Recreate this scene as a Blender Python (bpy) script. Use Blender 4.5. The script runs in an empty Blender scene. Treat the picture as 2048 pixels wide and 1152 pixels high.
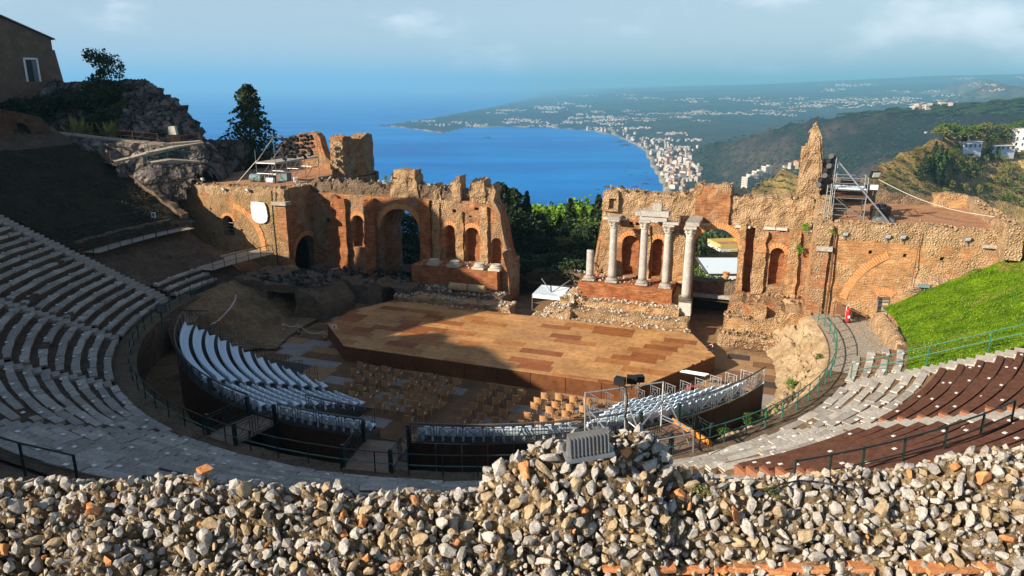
import bpy, math, random
import numpy as np
from mathutils import Vector, Matrix, noise

rnd = random.Random(11)
scene = bpy.context.scene
COL = scene.collection
R = math.radians

# ------------------------------------------------------------------ camera
F_PX, HORIZON, CAMZ = 1450.0, 170.0, 20.0
PIT = math.atan((576 - HORIZON) / F_PX)
cam_d = bpy.data.cameras.new('camera'); cam = bpy.data.objects.new('camera', cam_d); COL.objects.link(cam)
cam.location = (0, 0, CAMZ); cam.rotation_euler = (math.pi / 2 - PIT, 0, 0)
cam_d.sensor_width = 36; cam_d.lens = 36 * F_PX / 2048; cam_d.clip_start = 0.1; cam_d.clip_end = 120000
scene.camera = cam

# ------------------------------------------------------------------ world and sun
SUN_AZ, SUN_EL = R(209), R(25)          # direction towards the sun
w = bpy.data.worlds.new('World'); scene.world = w; w.use_nodes = True
nt = w.node_tree; nt.nodes.clear()
out = nt.nodes.new('ShaderNodeOutputWorld'); bg = nt.nodes.new('ShaderNodeBackground')
sky = nt.nodes.new('ShaderNodeTexSky'); sky.sky_type = 'NISHITA'; sky.sun_disc = False
sky.sun_elevation = SUN_EL; sky.sun_rotation = math.atan2(math.cos(SUN_AZ), math.sin(SUN_AZ))
sky.altitude = 200; sky.air_density = 1.0; sky.dust_density = 1.6; sky.ozone_density = 2.0
SKY_STRENGTH = 0.05
bg.inputs['Strength'].default_value = SKY_STRENGTH
# thin high clouds over the bay
tc = nt.nodes.new('ShaderNodeTexCoord'); sep = nt.nodes.new('ShaderNodeSeparateXYZ')
nt.links.new(tc.outputs['Generated'], sep.inputs[0])
mp = nt.nodes.new('ShaderNodeMapping'); mp.inputs['Scale'].default_value = (3.2, 3.2, 7.5); mp.inputs['Location'].default_value = (3.4, 1.2, 0.55)
nt.links.new(tc.outputs['Generated'], mp.inputs[0])
cn = nt.nodes.new('ShaderNodeTexNoise'); cn.inputs['Scale'].default_value = 1.6; cn.inputs['Detail'].default_value = 8; cn.inputs['Roughness'].default_value = 0.55
nt.links.new(mp.outputs[0], cn.inputs['Vector'])
cr = nt.nodes.new('ShaderNodeMapRange'); cr.interpolation_type = 'SMOOTHSTEP'
cr.inputs['From Min'].default_value = 0.52; cr.inputs['From Max'].default_value = 0.74
cr.inputs['To Max'].default_value = 0.75
nt.links.new(cn.outputs['Fac'], cr.inputs[0])
mx = nt.nodes.new('ShaderNodeMix'); mx.data_type = 'RGBA'
vl = nt.nodes.new('ShaderNodeMapRange'); vl.interpolation_type = 'SMOOTHSTEP'; vl.inputs['From Min'].default_value = 0.0; vl.inputs['From Max'].default_value = 0.42; vl.inputs['To Min'].default_value = 0.5; vl.inputs['To Max'].default_value = 0.0
nt.links.new(sep.outputs[2], vl.inputs[0])
vm = nt.nodes.new('ShaderNodeMix'); vm.data_type = 'RGBA'; nt.links.new(vl.outputs[0], vm.inputs[0]); nt.links.new(sky.outputs[0], vm.inputs[6]); vm.inputs[7].default_value = (9.3, 11.2, 13.0, 1)
nt.links.new(cr.outputs[0], mx.inputs[0]); nt.links.new(vm.outputs[2], mx.inputs[6])
mx.inputs[7].default_value = (12.6, 12.9, 13.6, 1)
nt.links.new(mx.outputs[2], bg.inputs['Color']); nt.links.new(bg.outputs[0], out.inputs['Surface'])

sun_d = bpy.data.lights.new('sun', 'SUN'); sun = bpy.data.objects.new('sun', sun_d); COL.objects.link(sun)
sun_d.energy = 5.0; sun_d.angle = R(0.53); sun_d.color = (1.0, 0.86, 0.68)
sv = Vector((math.cos(SUN_AZ) * math.cos(SUN_EL), math.sin(SUN_AZ) * math.cos(SUN_EL), math.sin(SUN_EL)))
sun.rotation_euler = sv.to_track_quat('Z', 'Y').to_euler(); sun.location = (-60, -40, 90)

vs = scene.view_settings
scene.display_settings.display_device = 'sRGB'
vs.view_transform = 'Standard'; vs.look = 'None'; vs.gamma = 1.0; vs.use_curve_mapping = False
vs.exposure = 0.92
scene.render.engine = 'CYCLES'
scene.cycles.use_denoising = True
scene.cycles.max_bounces = 6; scene.cycles.diffuse_bounces = 3; scene.cycles.volume_bounces = 1
scene.cycles.transparent_max_bounces = 6

# ------------------------------------------------------------------ measuring helpers
CX, CY = -1.89, 54.17                    # centre of the theatre's circle
AX = R(-20)                              # the stage building stands turned by 20 degrees
EX = (math.cos(AX), math.sin(AX)); EY = (-math.sin(AX), math.cos(AX))
def W(x, y, z):                          # theatre axes (x along the stage, y away from the audience) -> world
    return (CX + EX[0] * x + EY[0] * y, CY + EX[1] * x + EY[1] * y, z)
def PC(r, az, z):                        # round the theatre's centre
    return (CX + r * math.cos(R(az)), CY + r * math.sin(R(az)), z)
def ray(px, py):
    u = (px - 1024) / F_PX; d = (py - 576) / F_PX
    return (u, math.cos(PIT) - d * math.sin(PIT), -math.sin(PIT) - d * math.cos(PIT))
def G(px, py, z):                        # where a sight line meets the level z
    r = ray(px, py); t = (z - CAMZ) / r[2]; return (r[0] * t, r[1] * t, z)
def D(px, py, t):                        # a point on a sight line t metres off
    r = ray(px, py); return (r[0] * t, r[1] * t, CAMZ + r[2] * t)
def loc(p):                              # world -> theatre axes
    dx, dy = p[0] - CX, p[1] - CY
    return (dx * EX[0] + dy * EX[1], dx * EY[0] + dy * EY[1], p[2])
def GL(px, py, z): return loc(G(px, py, z))

# ------------------------------------------------------------------ object helpers
WL = {}
class MB:
    def __init__(s): s.v = []; s.f = []; s.m = []
    def add(s, vs, fs, mi=0):
        o = len(s.v); s.v.extend(vs); s.f.extend([tuple(i + o for i in f) for f in fs]); s.m.extend([mi] * len(fs)); return s
    def hexa(s, b, t, mi=0):             # four bottom and four top corners
        return s.add(list(b) + list(t), [(3, 2, 1, 0), (4, 5, 6, 7), (0, 1, 5, 4), (1, 2, 6, 5), (2, 3, 7, 6), (3, 0, 4, 7)], mi)
    def box(s, c, d, rz=0.0, mi=0, tilt=0.0):
        cz, sz = math.cos(rz), math.sin(rz); ct, st = math.cos(tilt), math.sin(tilt); P = []
        for k in (-1, 1):
            for a, b in ((-1, -1), (1, -1), (1, 1), (-1, 1)):
                x, y, z = a * d[0] / 2, b * d[1] / 2, k * d[2] / 2
                y, z = y * ct - z * st, y * st + z * ct
                P.append((c[0] + x * cz - y * sz, c[1] + x * sz + y * cz, c[2] + z))
        return s.hexa(P[:4], P[4:], mi)
    def lbox(s, x0, x1, y0, y1, z0, z1, mi=0):   # box in theatre axes
        q = ((x0, y0), (x1, y0), (x1, y1), (x0, y1))
        return s.hexa([W(a, b, z0) for a, b in q], [W(a, b, z1) for a, b in q], mi)
    def tube(s, a, b, r, n=6, r2=None, mi=0, cap=True):
        r2 = r if r2 is None else r2
        a, b = Vector(a), Vector(b); d = (b - a)
        if d.length < 1e-6: return s
        d.normalize(); p = d.orthogonal().normalized(); q = d.cross(p); V = []
        for c, rr in ((a, r), (b, r2)):
            for i in range(n):
                t = 2 * math.pi * i / n; V.append(tuple(c + (p * math.cos(t) + q * math.sin(t)) * rr))
        F = [(i, (i + 1) % n, n + (i + 1) % n, n + i) for i in range(n)]
        if cap: F += [tuple(range(n - 1, -1, -1)), tuple(range(n, 2 * n))]
        return s.add(V, F, mi)
    def path(s, pts, r, n=6, mi=0):
        pts = [Vector(p) for p in pts]; V = []; F = []
        for k, p in enumerate(pts):
            d = (pts[min(k + 1, len(pts) - 1)] - pts[max(k - 1, 0)]).normalized()
            e = Vector((0, 0, 1)) if abs(d.z) < .9 else Vector((1, 0, 0))
            u = d.cross(e).normalized(); v = d.cross(u)
            for i in range(n):
                t = 2 * math.pi * i / n; V.append(tuple(p + (u * math.cos(t) + v * math.sin(t)) * r))
        for k in range(len(pts) - 1):
            for i in range(n):
                F.append((k * n + i, k * n + (i + 1) % n, (k + 1) * n + (i + 1) % n, (k + 1) * n + i))
        F += [tuple(range(n - 1, -1, -1)), tuple(range((len(pts) - 1) * n, len(pts) * n))]
        return s.add(V, F, mi)
    def lathe(s, c, prof, n=12, mi=0):   # prof: (radius, z) from the bottom up
        V = []; F = []
        for r_, z_ in prof:
            for i in range(n):
                t = 2 * math.pi * i / n; V.append((c[0] + r_ * math.cos(t), c[1] + r_ * math.sin(t), c[2] + z_))
        for k in range(len(prof) - 1):
            for i in range(n): F.append((k * n + i, k * n + (i + 1) % n, (k + 1) * n + (i + 1) % n, (k + 1) * n + i))
        F += [tuple(range(n - 1, -1, -1)), tuple(range((len(prof) - 1) * n, len(prof) * n))]
        return s.add(V, F, mi)
    def poly(s, pts, z0, z1, mi=0):      # upright prism on a polygon (counter-clockwise world xy)
        n = len(pts); V = [(p[0], p[1], z0) for p in pts] + [(p[0], p[1], z1) for p in pts]
        F = [tuple(range(n - 1, -1, -1)), tuple(range(n, 2 * n))] + [(i, (i + 1) % n, n + (i + 1) % n, n + i) for i in range(n)]
        return s.add(V, F, mi)
    def grid(s, fn, nu, nv, mi=0):
        V = [fn(i / nu, j / nv) for i in range(nu + 1) for j in range(nv + 1)]
        F = [(i * (nv + 1) + j, (i + 1) * (nv + 1) + j, (i + 1) * (nv + 1) + j + 1, i * (nv + 1) + j + 1) for i in range(nu) for j in range(nv)]
        return s.add(V, F, mi)
    def build(s, name, mats, parent=None, smooth=False, origin=None):
        me = bpy.data.meshes.new(name)
        o_ = WL[parent] if parent is not None else (origin or (0, 0, 0))
        V = [(p[0] - o_[0], p[1] - o_[1], p[2] - o_[2]) for p in s.v] if any(o_) else s.v
        me.from_pydata(V, [], s.f)
        if not isinstance(mats, (list, tuple)): mats = [mats]
        for m in mats: me.materials.append(m)
        if len(mats) > 1: me.polygons.foreach_set('material_index', s.m)
        if smooth: me.polygons.foreach_set('use_smooth', [True] * len(s.f))
        ob = bpy.data.objects.new(name, me); COL.objects.link(ob)
        if parent is not None: ob.parent = parent; WL[ob] = o_
        else: ob.location = o_; WL[ob] = tuple(o_)
        return ob
def tag(o, label=None, cat=None, group=None, kind=None):
    if label: o['label'] = label
    if cat: o['category'] = cat
    if group: o['group'] = group
    if kind: o['kind'] = kind
    return o
def thing(name, label, cat, at=(0, 0, 0), group=None):
    o = bpy.data.objects.new(name, None); COL.objects.link(o); o.location = at; o.empty_display_size = .2
    WL[o] = tuple(at); return tag(o, label, cat, group)
def link_copy(src, parent, location, rz=0.0, scale=None, rot=None):   # a copy of one mesh as a part
    c = src.copy(); COL.objects.link(c); c.parent = parent
    o_ = WL[parent] if parent is not None else (0, 0, 0)
    c.location = (location[0] - o_[0], location[1] - o_[1], location[2] - o_[2])
    c.rotation_euler = rot if rot else (0, 0, rz)
    if scale: c.scale = scale
    WL[c] = tuple(location); return c
def new_from_mesh(name, me, parent, location, rz=0.0, scale=None, rot=None):
    c = bpy.data.objects.new(name, me); COL.objects.link(c); c.parent = parent
    o_ = WL[parent] if parent is not None else (0, 0, 0)
    c.location = (location[0] - o_[0], location[1] - o_[1], location[2] - o_[2])
    c.rotation_euler = rot if rot else (0, 0, rz)
    if scale: c.scale = scale
    WL[c] = tuple(location); return c
def dup(root, location, rz=0.0, scale=None, label=None, group=None):
    r = root.copy(); COL.objects.link(r); r.location = location; r.rotation_euler = (0, 0, rz); WL[r] = tuple(location)
    if scale: r.scale = scale
    if label: r['label'] = label
    if group: r['group'] = group
    for ch in list(root.children):
        c = ch.copy(); COL.objects.link(c); c.parent = r
        for g in list(ch.children):
            d = g.copy(); COL.objects.link(d); d.parent = c
    return r
def mesh_of(mb, name, mats, smooth=False):
    me = bpy.data.meshes.new(name); me.from_pydata(mb.v, [], mb.f)
    if not isinstance(mats, (list, tuple)): mats = [mats]
    for m in mats: me.materials.append(m)
    if len(mats) > 1: me.polygons.foreach_set('material_index', mb.m)
    if smooth: me.polygons.foreach_set('use_smooth', [True] * len(mb.f))
    return me
def nz(x, y, z, f=1.0): return noise.noise((x * f, y * f, z * f))
def fbm(x, y, z, f=1.0, o=3):
    s = 0.0; a = 1.0
    for _ in range(o): s += a * noise.noise((x * f, y * f, z * f)); f *= 2.07; a *= .5
    return s
def lerp(a, b, t): return a + (b - a) * t
def prof(pts, x):                        # piecewise linear profile
    if x <= pts[0][0]: return pts[0][1]
    for (a, ya), (b, yb) in zip(pts, pts[1:]):
        if x <= b: return ya + (yb - ya) * (x - a) / (b - a)
    return pts[-1][1]

# ------------------------------------------------------------------ materials
def newmat(name, rough=0.9, metal=0.0, spec=0.3):
    m = bpy.data.materials.new(name); m.use_nodes = True
    b = m.node_tree.nodes['Principled BSDF']; b.inputs['Roughness'].default_value = rough; b.inputs['Metallic'].default_value = metal
    b.inputs['Specular IOR Level'].default_value = spec
    return m, m.node_tree, b
def N(nt, t, **kw):
    n = nt.nodes.new(t)
    for k, v in kw.items():
        if k in ('data_type', 'blend_type', 'operation', 'feature', 'distance', 'interpolation_type', 'noise_dimensions'): setattr(n, k, v)
        else: n.inputs[k].default_value = v
    return n
def c4(c): return (c[0], c[1], c[2], 1.0)
def mixc(nt, fac, a, b, blend='MIX'):
    m = nt.nodes.new('ShaderNodeMix'); m.data_type = 'RGBA'; m.blend_type = blend
    for s, v in ((0, fac), (6, a), (7, b)):
        if isinstance(v, (int, float)): m.inputs[s].default_value = v
        elif isinstance(v, tuple): m.inputs[s].default_value = c4(v)
        else: nt.links.new(v, m.inputs[s])
    return m.outputs[2]
def ramp(nt, fac, lo, hi):
    r = nt.nodes.new('ShaderNodeMapRange'); r.inputs[1].default_value = lo; r.inputs[2].default_value = hi
    nt.links.new(fac, r.inputs[0]); return r.outputs[0]
def noisef(nt, vec, scale, detail=4, rough=.6):
    n = N(nt, 'ShaderNodeTexNoise', Scale=scale, Detail=detail, Roughness=rough)
    if vec is not None: nt.links.new(vec, n.inputs['Vector'])
    return n.outputs['Fac']
def bump(nt, b, h, strength, dist=.05):
    n = N(nt, 'ShaderNodeBump', Strength=strength, Distance=dist); nt.links.new(h, n.inputs['Height'])
    nt.links.new(n.outputs[0], b.inputs['Normal']); return n
def posn(nt): return nt.nodes.new('ShaderNodeNewGeometry').outputs['Position']

def flat(name, c, rough=.6, metal=0.0, var=.15, scale=8.0, spec=.4):
    m, t, b = newmat(name, rough, metal, spec); p = posn(t)
    f = noisef(t, p, scale)
    d = tuple(max(0, x * (1 - var)) for x in c); u = tuple(min(1, x * (1 + var)) for x in c)
    t.links.new(mixc(t, ramp(t, f, .3, .7), d, u), b.inputs['Base Color'])
    bump(t, b, f, .12, .02); return m

def masonry(name, c1, c2, c3, rubble=.5, course=.13, blen=.36, stain=.5, joint=.55, patch=.16):
    """coursed brick that has lost its face in patches to lime rubble; c1/c2 brick, c3 rubble lime"""
    m, t, b = newmat(name, .95, 0, .15); p = posn(t)
    # unfold the walls: along the stage axes
    vr = N(t, 'ShaderNodeVectorRotate'); vr.rotation_type = 'Z_AXIS'; vr.inputs['Angle'].default_value = -AX
    t.links.new(p, vr.inputs['Vector'])
    s = N(t, 'ShaderNodeSeparateXYZ'); t.links.new(vr.outputs[0], s.inputs[0])
    ad = N(t, 'ShaderNodeMath', operation='ADD'); t.links.new(s.outputs[0], ad.inputs[0]); t.links.new(s.outputs[1], ad.inputs[1])
    wob = noisef(t, p, 1.3, 2); wm = N(t, 'ShaderNodeMath', operation='MULTIPLY_ADD'); wm.inputs[1].default_value = .25
    t.links.new(wob, wm.inputs[0]); t.links.new(s.outputs[2], wm.inputs[2])
    cb = N(t, 'ShaderNodeCombineXYZ'); t.links.new(ad.outputs[0], cb.inputs[0]); t.links.new(wm.outputs[0], cb.inputs[1])
    br = N(t, 'ShaderNodeTexBrick', Scale=1.0); br.inputs['Brick Width'].default_value = blen; br.inputs['Row Height'].default_value = course
    br.inputs['Mortar Size'].default_value = .022; br.inputs['Mortar Smooth'].default_value = .3; br.inputs['Bias'].default_value = 0
    br.inputs['Color1'].default_value = c4(c1); br.inputs['Color2'].default_value = c4(c2)
    br.inputs['Mortar'].default_value = c4(tuple(x * joint for x in c3)); t.links.new(cb.outputs[0], br.inputs['Vector'])
    vo = N(t, 'ShaderNodeTexVoronoi', Scale=5.6); t.links.new(p, vo.inputs['Vector'])
    ve = N(t, 'ShaderNodeTexVoronoi', Scale=5.6, feature='DISTANCE_TO_EDGE'); t.links.new(p, ve.inputs['Vector'])
    cell = N(t, 'ShaderNodeSeparateColor'); t.links.new(vo.outputs['Color'], cell.inputs[0])
    rub = mixc(t, ramp(t, cell.outputs[0], .15, .9), tuple(x * .55 for x in c3), tuple(min(1, x * 1.12) for x in c3))
    frag = ramp(t, cell.outputs[1], .80, .84)
    rub = mixc(t, frag, rub, tuple(x * 1.0 for x in c1))
    soft = noisef(t, p, .55, 4, .6)
    sm_ = N(t, 'ShaderNodeMath', operation='MULTIPLY'); t.links.new(ramp(t, soft, .32, .52), sm_.inputs[0]); sm_.inputs[1].default_value = .92
    rub = mixc(t, sm_.outputs[0], rub, mixc(t, ramp(t, soft, .45, .66), tuple(x * .82 for x in c3), mixc(t, .5, tuple(x * .85 for x in c2), tuple(x * .8 for x in c3))))
    rub = mixc(t, ramp(t, ve.outputs['Distance'], .0, .07), tuple(x * .50 for x in c3), rub)
    sv_ = N(t, 'ShaderNodeCombineXYZ'); m1_ = N(t, 'ShaderNodeMath', operation='MULTIPLY'); m1_.inputs[1].default_value = 1.1; t.links.new(ad.outputs[0], m1_.inputs[0])
    m2_ = N(t, 'ShaderNodeMath', operation='MULTIPLY'); m2_.inputs[1].default_value = 8.0; t.links.new(wm.outputs[0], m2_.inputs[0]); t.links.new(m1_.outputs[0], sv_.inputs[0]); t.links.new(m2_.outputs[0], sv_.inputs[1])
    stk = noisef(t, sv_.outputs[0], 1.0, 5, .68)
    pf = noisef(t, p, patch * 2.2, 6, .68)
    lo = .62 - rubble * .34
    pm = ramp(t, pf, lo, lo + .07)
    bcol = mixc(t, ramp(t, stk, .50, .74), br.outputs['Color'], tuple(min(1, x * 1.02) for x in c3))
    bcol = mixc(t, ramp(t, stk, .46, .28), bcol, tuple(x * .42 for x in c1))
    col = mixc(t, pm, bcol, rub)
    mot = noisef(t, p, 1.1, 6, .7)
    col = mixc(t, ramp(t, mot, .38, .72), tuple(0.58 + 0 * x for x in c3), col, 'MIX') if False else col
    mul = mixc(t, ramp(t, mot, .3, .68), (1 - stain, (1 - stain) * .93, (1 - stain) * .86), (1.06, 1.03, 1.0))
    col = mixc(t, 1.0, col, mul, 'MULTIPLY')
    fine = noisef(t, p, 9, 4, .7)
    col = mixc(t, 1.0, col, mixc(t, ramp(t, fine, .3, .7), (.78, .76, .74), (1.1, 1.1, 1.1)), 'MULTIPLY')
    t.links.new(col, b.inputs['Base Color'])
    hb = N(t, 'ShaderNodeMath', operation='MULTIPLY_ADD'); hb.inputs[1].default_value = -.5
    t.links.new(br.outputs['Fac'], hb.inputs[0]); t.links.new(fine, hb.inputs[2])
    hr = N(t, 'ShaderNodeMath', operation='MULTIPLY_ADD'); hr.inputs[1].default_value = 3.0
    t.links.new(ve.outputs['Distance'], hr.inputs[0]); t.links.new(fine, hr.inputs[2])
    hm = N(t, 'ShaderNodeMix'); t.links.new(pm, hm.inputs[0]); t.links.new(hb.outputs[0], hm.inputs[2]); t.links.new(hr.outputs[0], hm.inputs[3])
    bump(t, b, hm.outputs[0], .9, .09); return m

def stone(name, c1, c2, scale=2.0, dark=.5, bs=.7, bd=.05, crack=True):
    m, t, b = newmat(name, .93, 0, .2); p = posn(t)
    a = noisef(t, p, scale, 6, .65); f = noisef(t, p, scale * 6, 4, .7)
    col = mixc(t, ramp(t, a, .32, .68), c1, c2)
    col = mixc(t, 1.0, col, mixc(t, ramp(t, f, .32, .66), (dark, dark, dark), (1.08, 1.08, 1.08)), 'MULTIPLY')
    h = f
    if crack:
        ve = N(t, 'ShaderNodeTexVoronoi', Scale=scale * 1.4, feature='DISTANCE_TO_EDGE'); t.links.new(p, ve.inputs['Vector'])
        k = ramp(t, ve.outputs['Distance'], 0, .06)
        col = mixc(t, k, tuple(x * .4 for x in c1), col)
        hm = N(t, 'ShaderNodeMath', operation='ADD'); t.links.new(k, hm.inputs[0]); t.links.new(f, hm.inputs[1]); h = hm.outputs[0]
    t.links.new(col, b.inputs['Base Color']); bump(t, b, h, bs, bd); return m

def leafmat(name, c1, c2, scale=.8):
    m, t, b = newmat(name, .7, 0, .25); p = posn(t)
    oi = t.nodes.new('ShaderNodeObjectInfo')
    a = noisef(t, p, scale, 3, .6)
    col = mixc(t, ramp(t, a, .3, .7), c1, c2)
    col = mixc(t, 1.0, col, mixc(t, oi.outputs['Random'], (.75, .8, .8), (1.2, 1.12, 1.0)), 'MULTIPLY')
    t.links.new(col, b.inputs['Base Color'])
    b.inputs['Subsurface Weight'].default_value = 0
    return m

M = {}
M['brick'] = masonry('brick_masonry', (.60, .22, .075), (.48, .17, .06), (.64, .48, .31), .40)
M['brick_red'] = masonry('red_brick_masonry', (.56, .17, .06), (.44, .13, .05), (.60, .38, .20), .12)
M['brick_pale'] = masonry('pale_brick_masonry', (.68, .33, .13), (.60, .36, .18), (.76, .55, .33), .50)
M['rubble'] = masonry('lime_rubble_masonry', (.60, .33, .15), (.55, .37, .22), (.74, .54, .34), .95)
M['dark_rubble'] = masonry('dark_rubble_masonry', (.30, .17, .10), (.26, .18, .12), (.34, .27, .20), .95)  # the rubble masonry again in a darker tone
M['tower'] = masonry('tower_masonry', (.62, .27, .09), (.52, .25, .10), (.62, .45, .25), .62)
M['marble'] = stone('grey_marble', (.36, .35, .335), (.52, .50, .47), 1.5, .66, .35, .03, False)
M['white_marble'] = stone('white_marble', (.48, .46, .42), (.64, .61, .56), 2.5, .7, .4, .03, False)
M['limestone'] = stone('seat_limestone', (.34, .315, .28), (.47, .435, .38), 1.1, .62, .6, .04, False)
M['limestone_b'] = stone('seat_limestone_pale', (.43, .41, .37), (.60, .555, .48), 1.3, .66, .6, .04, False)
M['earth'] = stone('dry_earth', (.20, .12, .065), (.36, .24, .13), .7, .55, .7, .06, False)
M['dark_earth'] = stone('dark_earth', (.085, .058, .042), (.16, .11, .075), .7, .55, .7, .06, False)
M['sand'] = stone('sandy_ground', (.26, .18, .10), (.46, .35, .22), .6, .7, .5, .05, False)
M['path'] = stone('cobbled_path', (.36, .32, .26), (.54, .47, .37), 3.0, .6, .6, .03)
def rockmat():
    m, t, b = newmat('grey_cliff_rock', .95, 0, .15); p = posn(t)
    wn = N(t, 'ShaderNodeTexNoise', Scale=.7, Detail=4.0); t.links.new(p, wn.inputs['Vector'])
    wv = N(t, 'ShaderNodeVectorMath', operation='MULTIPLY_ADD'); wv.inputs[1].default_value = (2.4, 2.4, 2.4); t.links.new(wn.outputs['Color'], wv.inputs[0]); t.links.new(p, wv.inputs[2])
    v1 = N(t, 'ShaderNodeTexVoronoi', Scale=.42, feature='DISTANCE_TO_EDGE'); t.links.new(wv.outputs[0], v1.inputs['Vector'])
    v2 = N(t, 'ShaderNodeTexVoronoi', Scale=1.25, feature='DISTANCE_TO_EDGE'); t.links.new(wv.outputs[0], v2.inputs['Vector'])
    a = noisef(t, p, .35, 7, .68); f = noisef(t, p, 2.2, 6, .7)
    col = mixc(t, ramp(t, a, .34, .66), (.13, .11, .10), (.40, .37, .35))
    col = mixc(t, 1.0, col, mixc(t, ramp(t, f, .32, .68), (.5, .48, .46), (1.25, 1.22, 1.2)), 'MULTIPLY')
    col = mixc(t, ramp(t, v1.outputs['Distance'], .0, .10), (.05, .045, .04), col)  # boulder edges darkened: crevice shade put into the colour
    col = mixc(t, 1.0, col, mixc(t, ramp(t, v2.outputs['Distance'], .0, .08), (.55, .53, .52), (1, 1, 1)), 'MULTIPLY')
    t.links.new(col, b.inputs['Base Color'])
    hh = N(t, 'ShaderNodeMath', operation='MULTIPLY_ADD'); hh.inputs[1].default_value = 4.0; t.links.new(ramp(t, v1.outputs['Distance'], 0, .25), hh.inputs[0]); t.links.new(f, hh.inputs[2])
    bump(t, b, hh.outputs[0], 1.0, .4); return m
M['rock'] = rockmat()
M['terra'] = stone('terracotta', (.52, .20, .08), (.66, .32, .14), 6, .7, .5, .02, False)
M['terrace'] = stone('terrace_tiles', (.34, .17, .09), (.48, .26, .14), .8, .7, .4, .03, False)
M['brick_dark'] = masonry('shade_dark_brick', (.20, .085, .045), (.15, .07, .045), (.22, .16, .11), .3)  # darker brick for the rim wall, its shade put into the colour
M['brick_pale2'] = masonry('bright_brick_masonry', (.72, .32, .12), (.62, .34, .16), (.78, .56, .32), .36)  # paler, more orange brick for the right tower face
M['sandply'] = flat('tan_plank', (.45, .34, .20), .8)
M['sandstone'] = stone('yellow_sandstone', (.40, .29, .16), (.52, .39, .23), 1.5, .75, .4, .03, False)
def grassmat():
    m, t, b = newmat('mown_grass', .95, 0, .1); p = posn(t)
    a = noisef(t, p, .9, 6, .7); f = noisef(t, p, 5.0, 5, .75); g = noisef(t, p, .32, 5, .65)
    col = mixc(t, ramp(t, a, .34, .66), (.05, .125, .003), (.17, .29, .006))
    col = mixc(t, ramp(t, g, .56, .68), col, (.26, .19, .06))
    col = mixc(t, 1.0, col, mixc(t, ramp(t, f, .32, .68), (.38, .42, .4), (1.3, 1.28, 1.2)), 'MULTIPLY')
    t.links.new(col, b.inputs['Base Color']); bump(t, b, f, 1.0, .12); return m
M['grass'] = grassmat()
M['path_earth'] = stone('trodden_earth', (.11, .08, .055), (.22, .16, .10), .9, .55, .7, .05, False)
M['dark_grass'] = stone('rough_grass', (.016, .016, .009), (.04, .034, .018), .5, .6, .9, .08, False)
M['green_paint'] = flat('green_rail_paint', (.03, .16, .13), .35)
M['dark_paint'] = flat('dark_rail_paint', (.016, .03, .03), .4)
M['steel'] = flat('galvanised_steel', (.42, .45, .47), .38, .75)
M['shaded_steel'] = flat('shade_dark_steel', (.075, .08, .09), .5, .4)  # darker copy of the steel: shade of the unlit railings put into colour
M['grey_steel'] = flat('dull_steel', (.15, .155, .165), .5, .5)
M['black'] = flat('black_plastic', (.012, .012, .014), .5)
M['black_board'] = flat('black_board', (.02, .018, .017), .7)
M['seat_white'] = flat('sky_tinted_seat_plastic', (.72, .86, .98), .35, var=.04)  # white plastic tinted blue, the sky's light put into its colour
M['deck_dark'] = flat('dark_deck_ply', (.05, .047, .045), .7)
M['paper'] = flat('white_paper', (.80, .80, .80), .7, var=.03)
M['plate'] = flat('white_number_plate', (.80, .80, .78), .5, var=.03)
M['speck'] = flat('far_wall', (.40, .37, .34), .8, var=.08)
M['white'] = flat('white_paint', (.78, .78, .76), .6, var=.05)
M['chair'] = flat('tan_chair_plastic', (.46, .26, .12), .45, var=.08)
M['rust'] = flat('rusty_iron', (.13, .055, .03), .8)
M['red'] = flat('red_paint', (.45, .02, .02), .4)
M['orange'] = flat('orange_board', (.72, .25, .03), .6)
M['teal'] = flat('teal_cloth', (.13, .22, .23), .7)
M['canvas'] = flat('white_canvas', (.62, .72, .80), .7, var=.04)
M['bark'] = flat('bark', (.07, .05, .035), .9)
M['doorway_dark'] = flat('dark_opening', (.02, .02, .02), .6)
M['timber'] = stone('brown_bench_timber', (.10, .042, .026), (.20, .088, .054), 3.5, .6, .35, .02, False)
M['rope'] = flat('pale_rope', (.6, .58, .5), .8)
M['leaf_dark'] = leafmat('dark_evergreen_leaves', (.012, .026, .010), (.035, .062, .018))
M['leaf_mid'] = leafmat('mid_green_leaves', (.04, .08, .014), (.11, .17, .03))
M['leaf_bright'] = leafmat('bright_pine_leaves', (.07, .17, .01), (.16, .30, .02))
M['leaf_olive'] = leafmat('olive_scrub_leaves', (.08, .095, .025), (.20, .20, .06))
M['leaf_dry'] = leafmat('dry_grass_blades', (.22, .19, .05), (.36, .32, .10))
M['lawn_leaf'] = leafmat('lawn_blades', (.06, .16, .004), (.20, .34, .010))
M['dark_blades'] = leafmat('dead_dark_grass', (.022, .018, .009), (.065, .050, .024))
M['agave'] = leafmat('agave_leaves', (.10, .13, .05), (.30, .28, .08))
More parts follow.
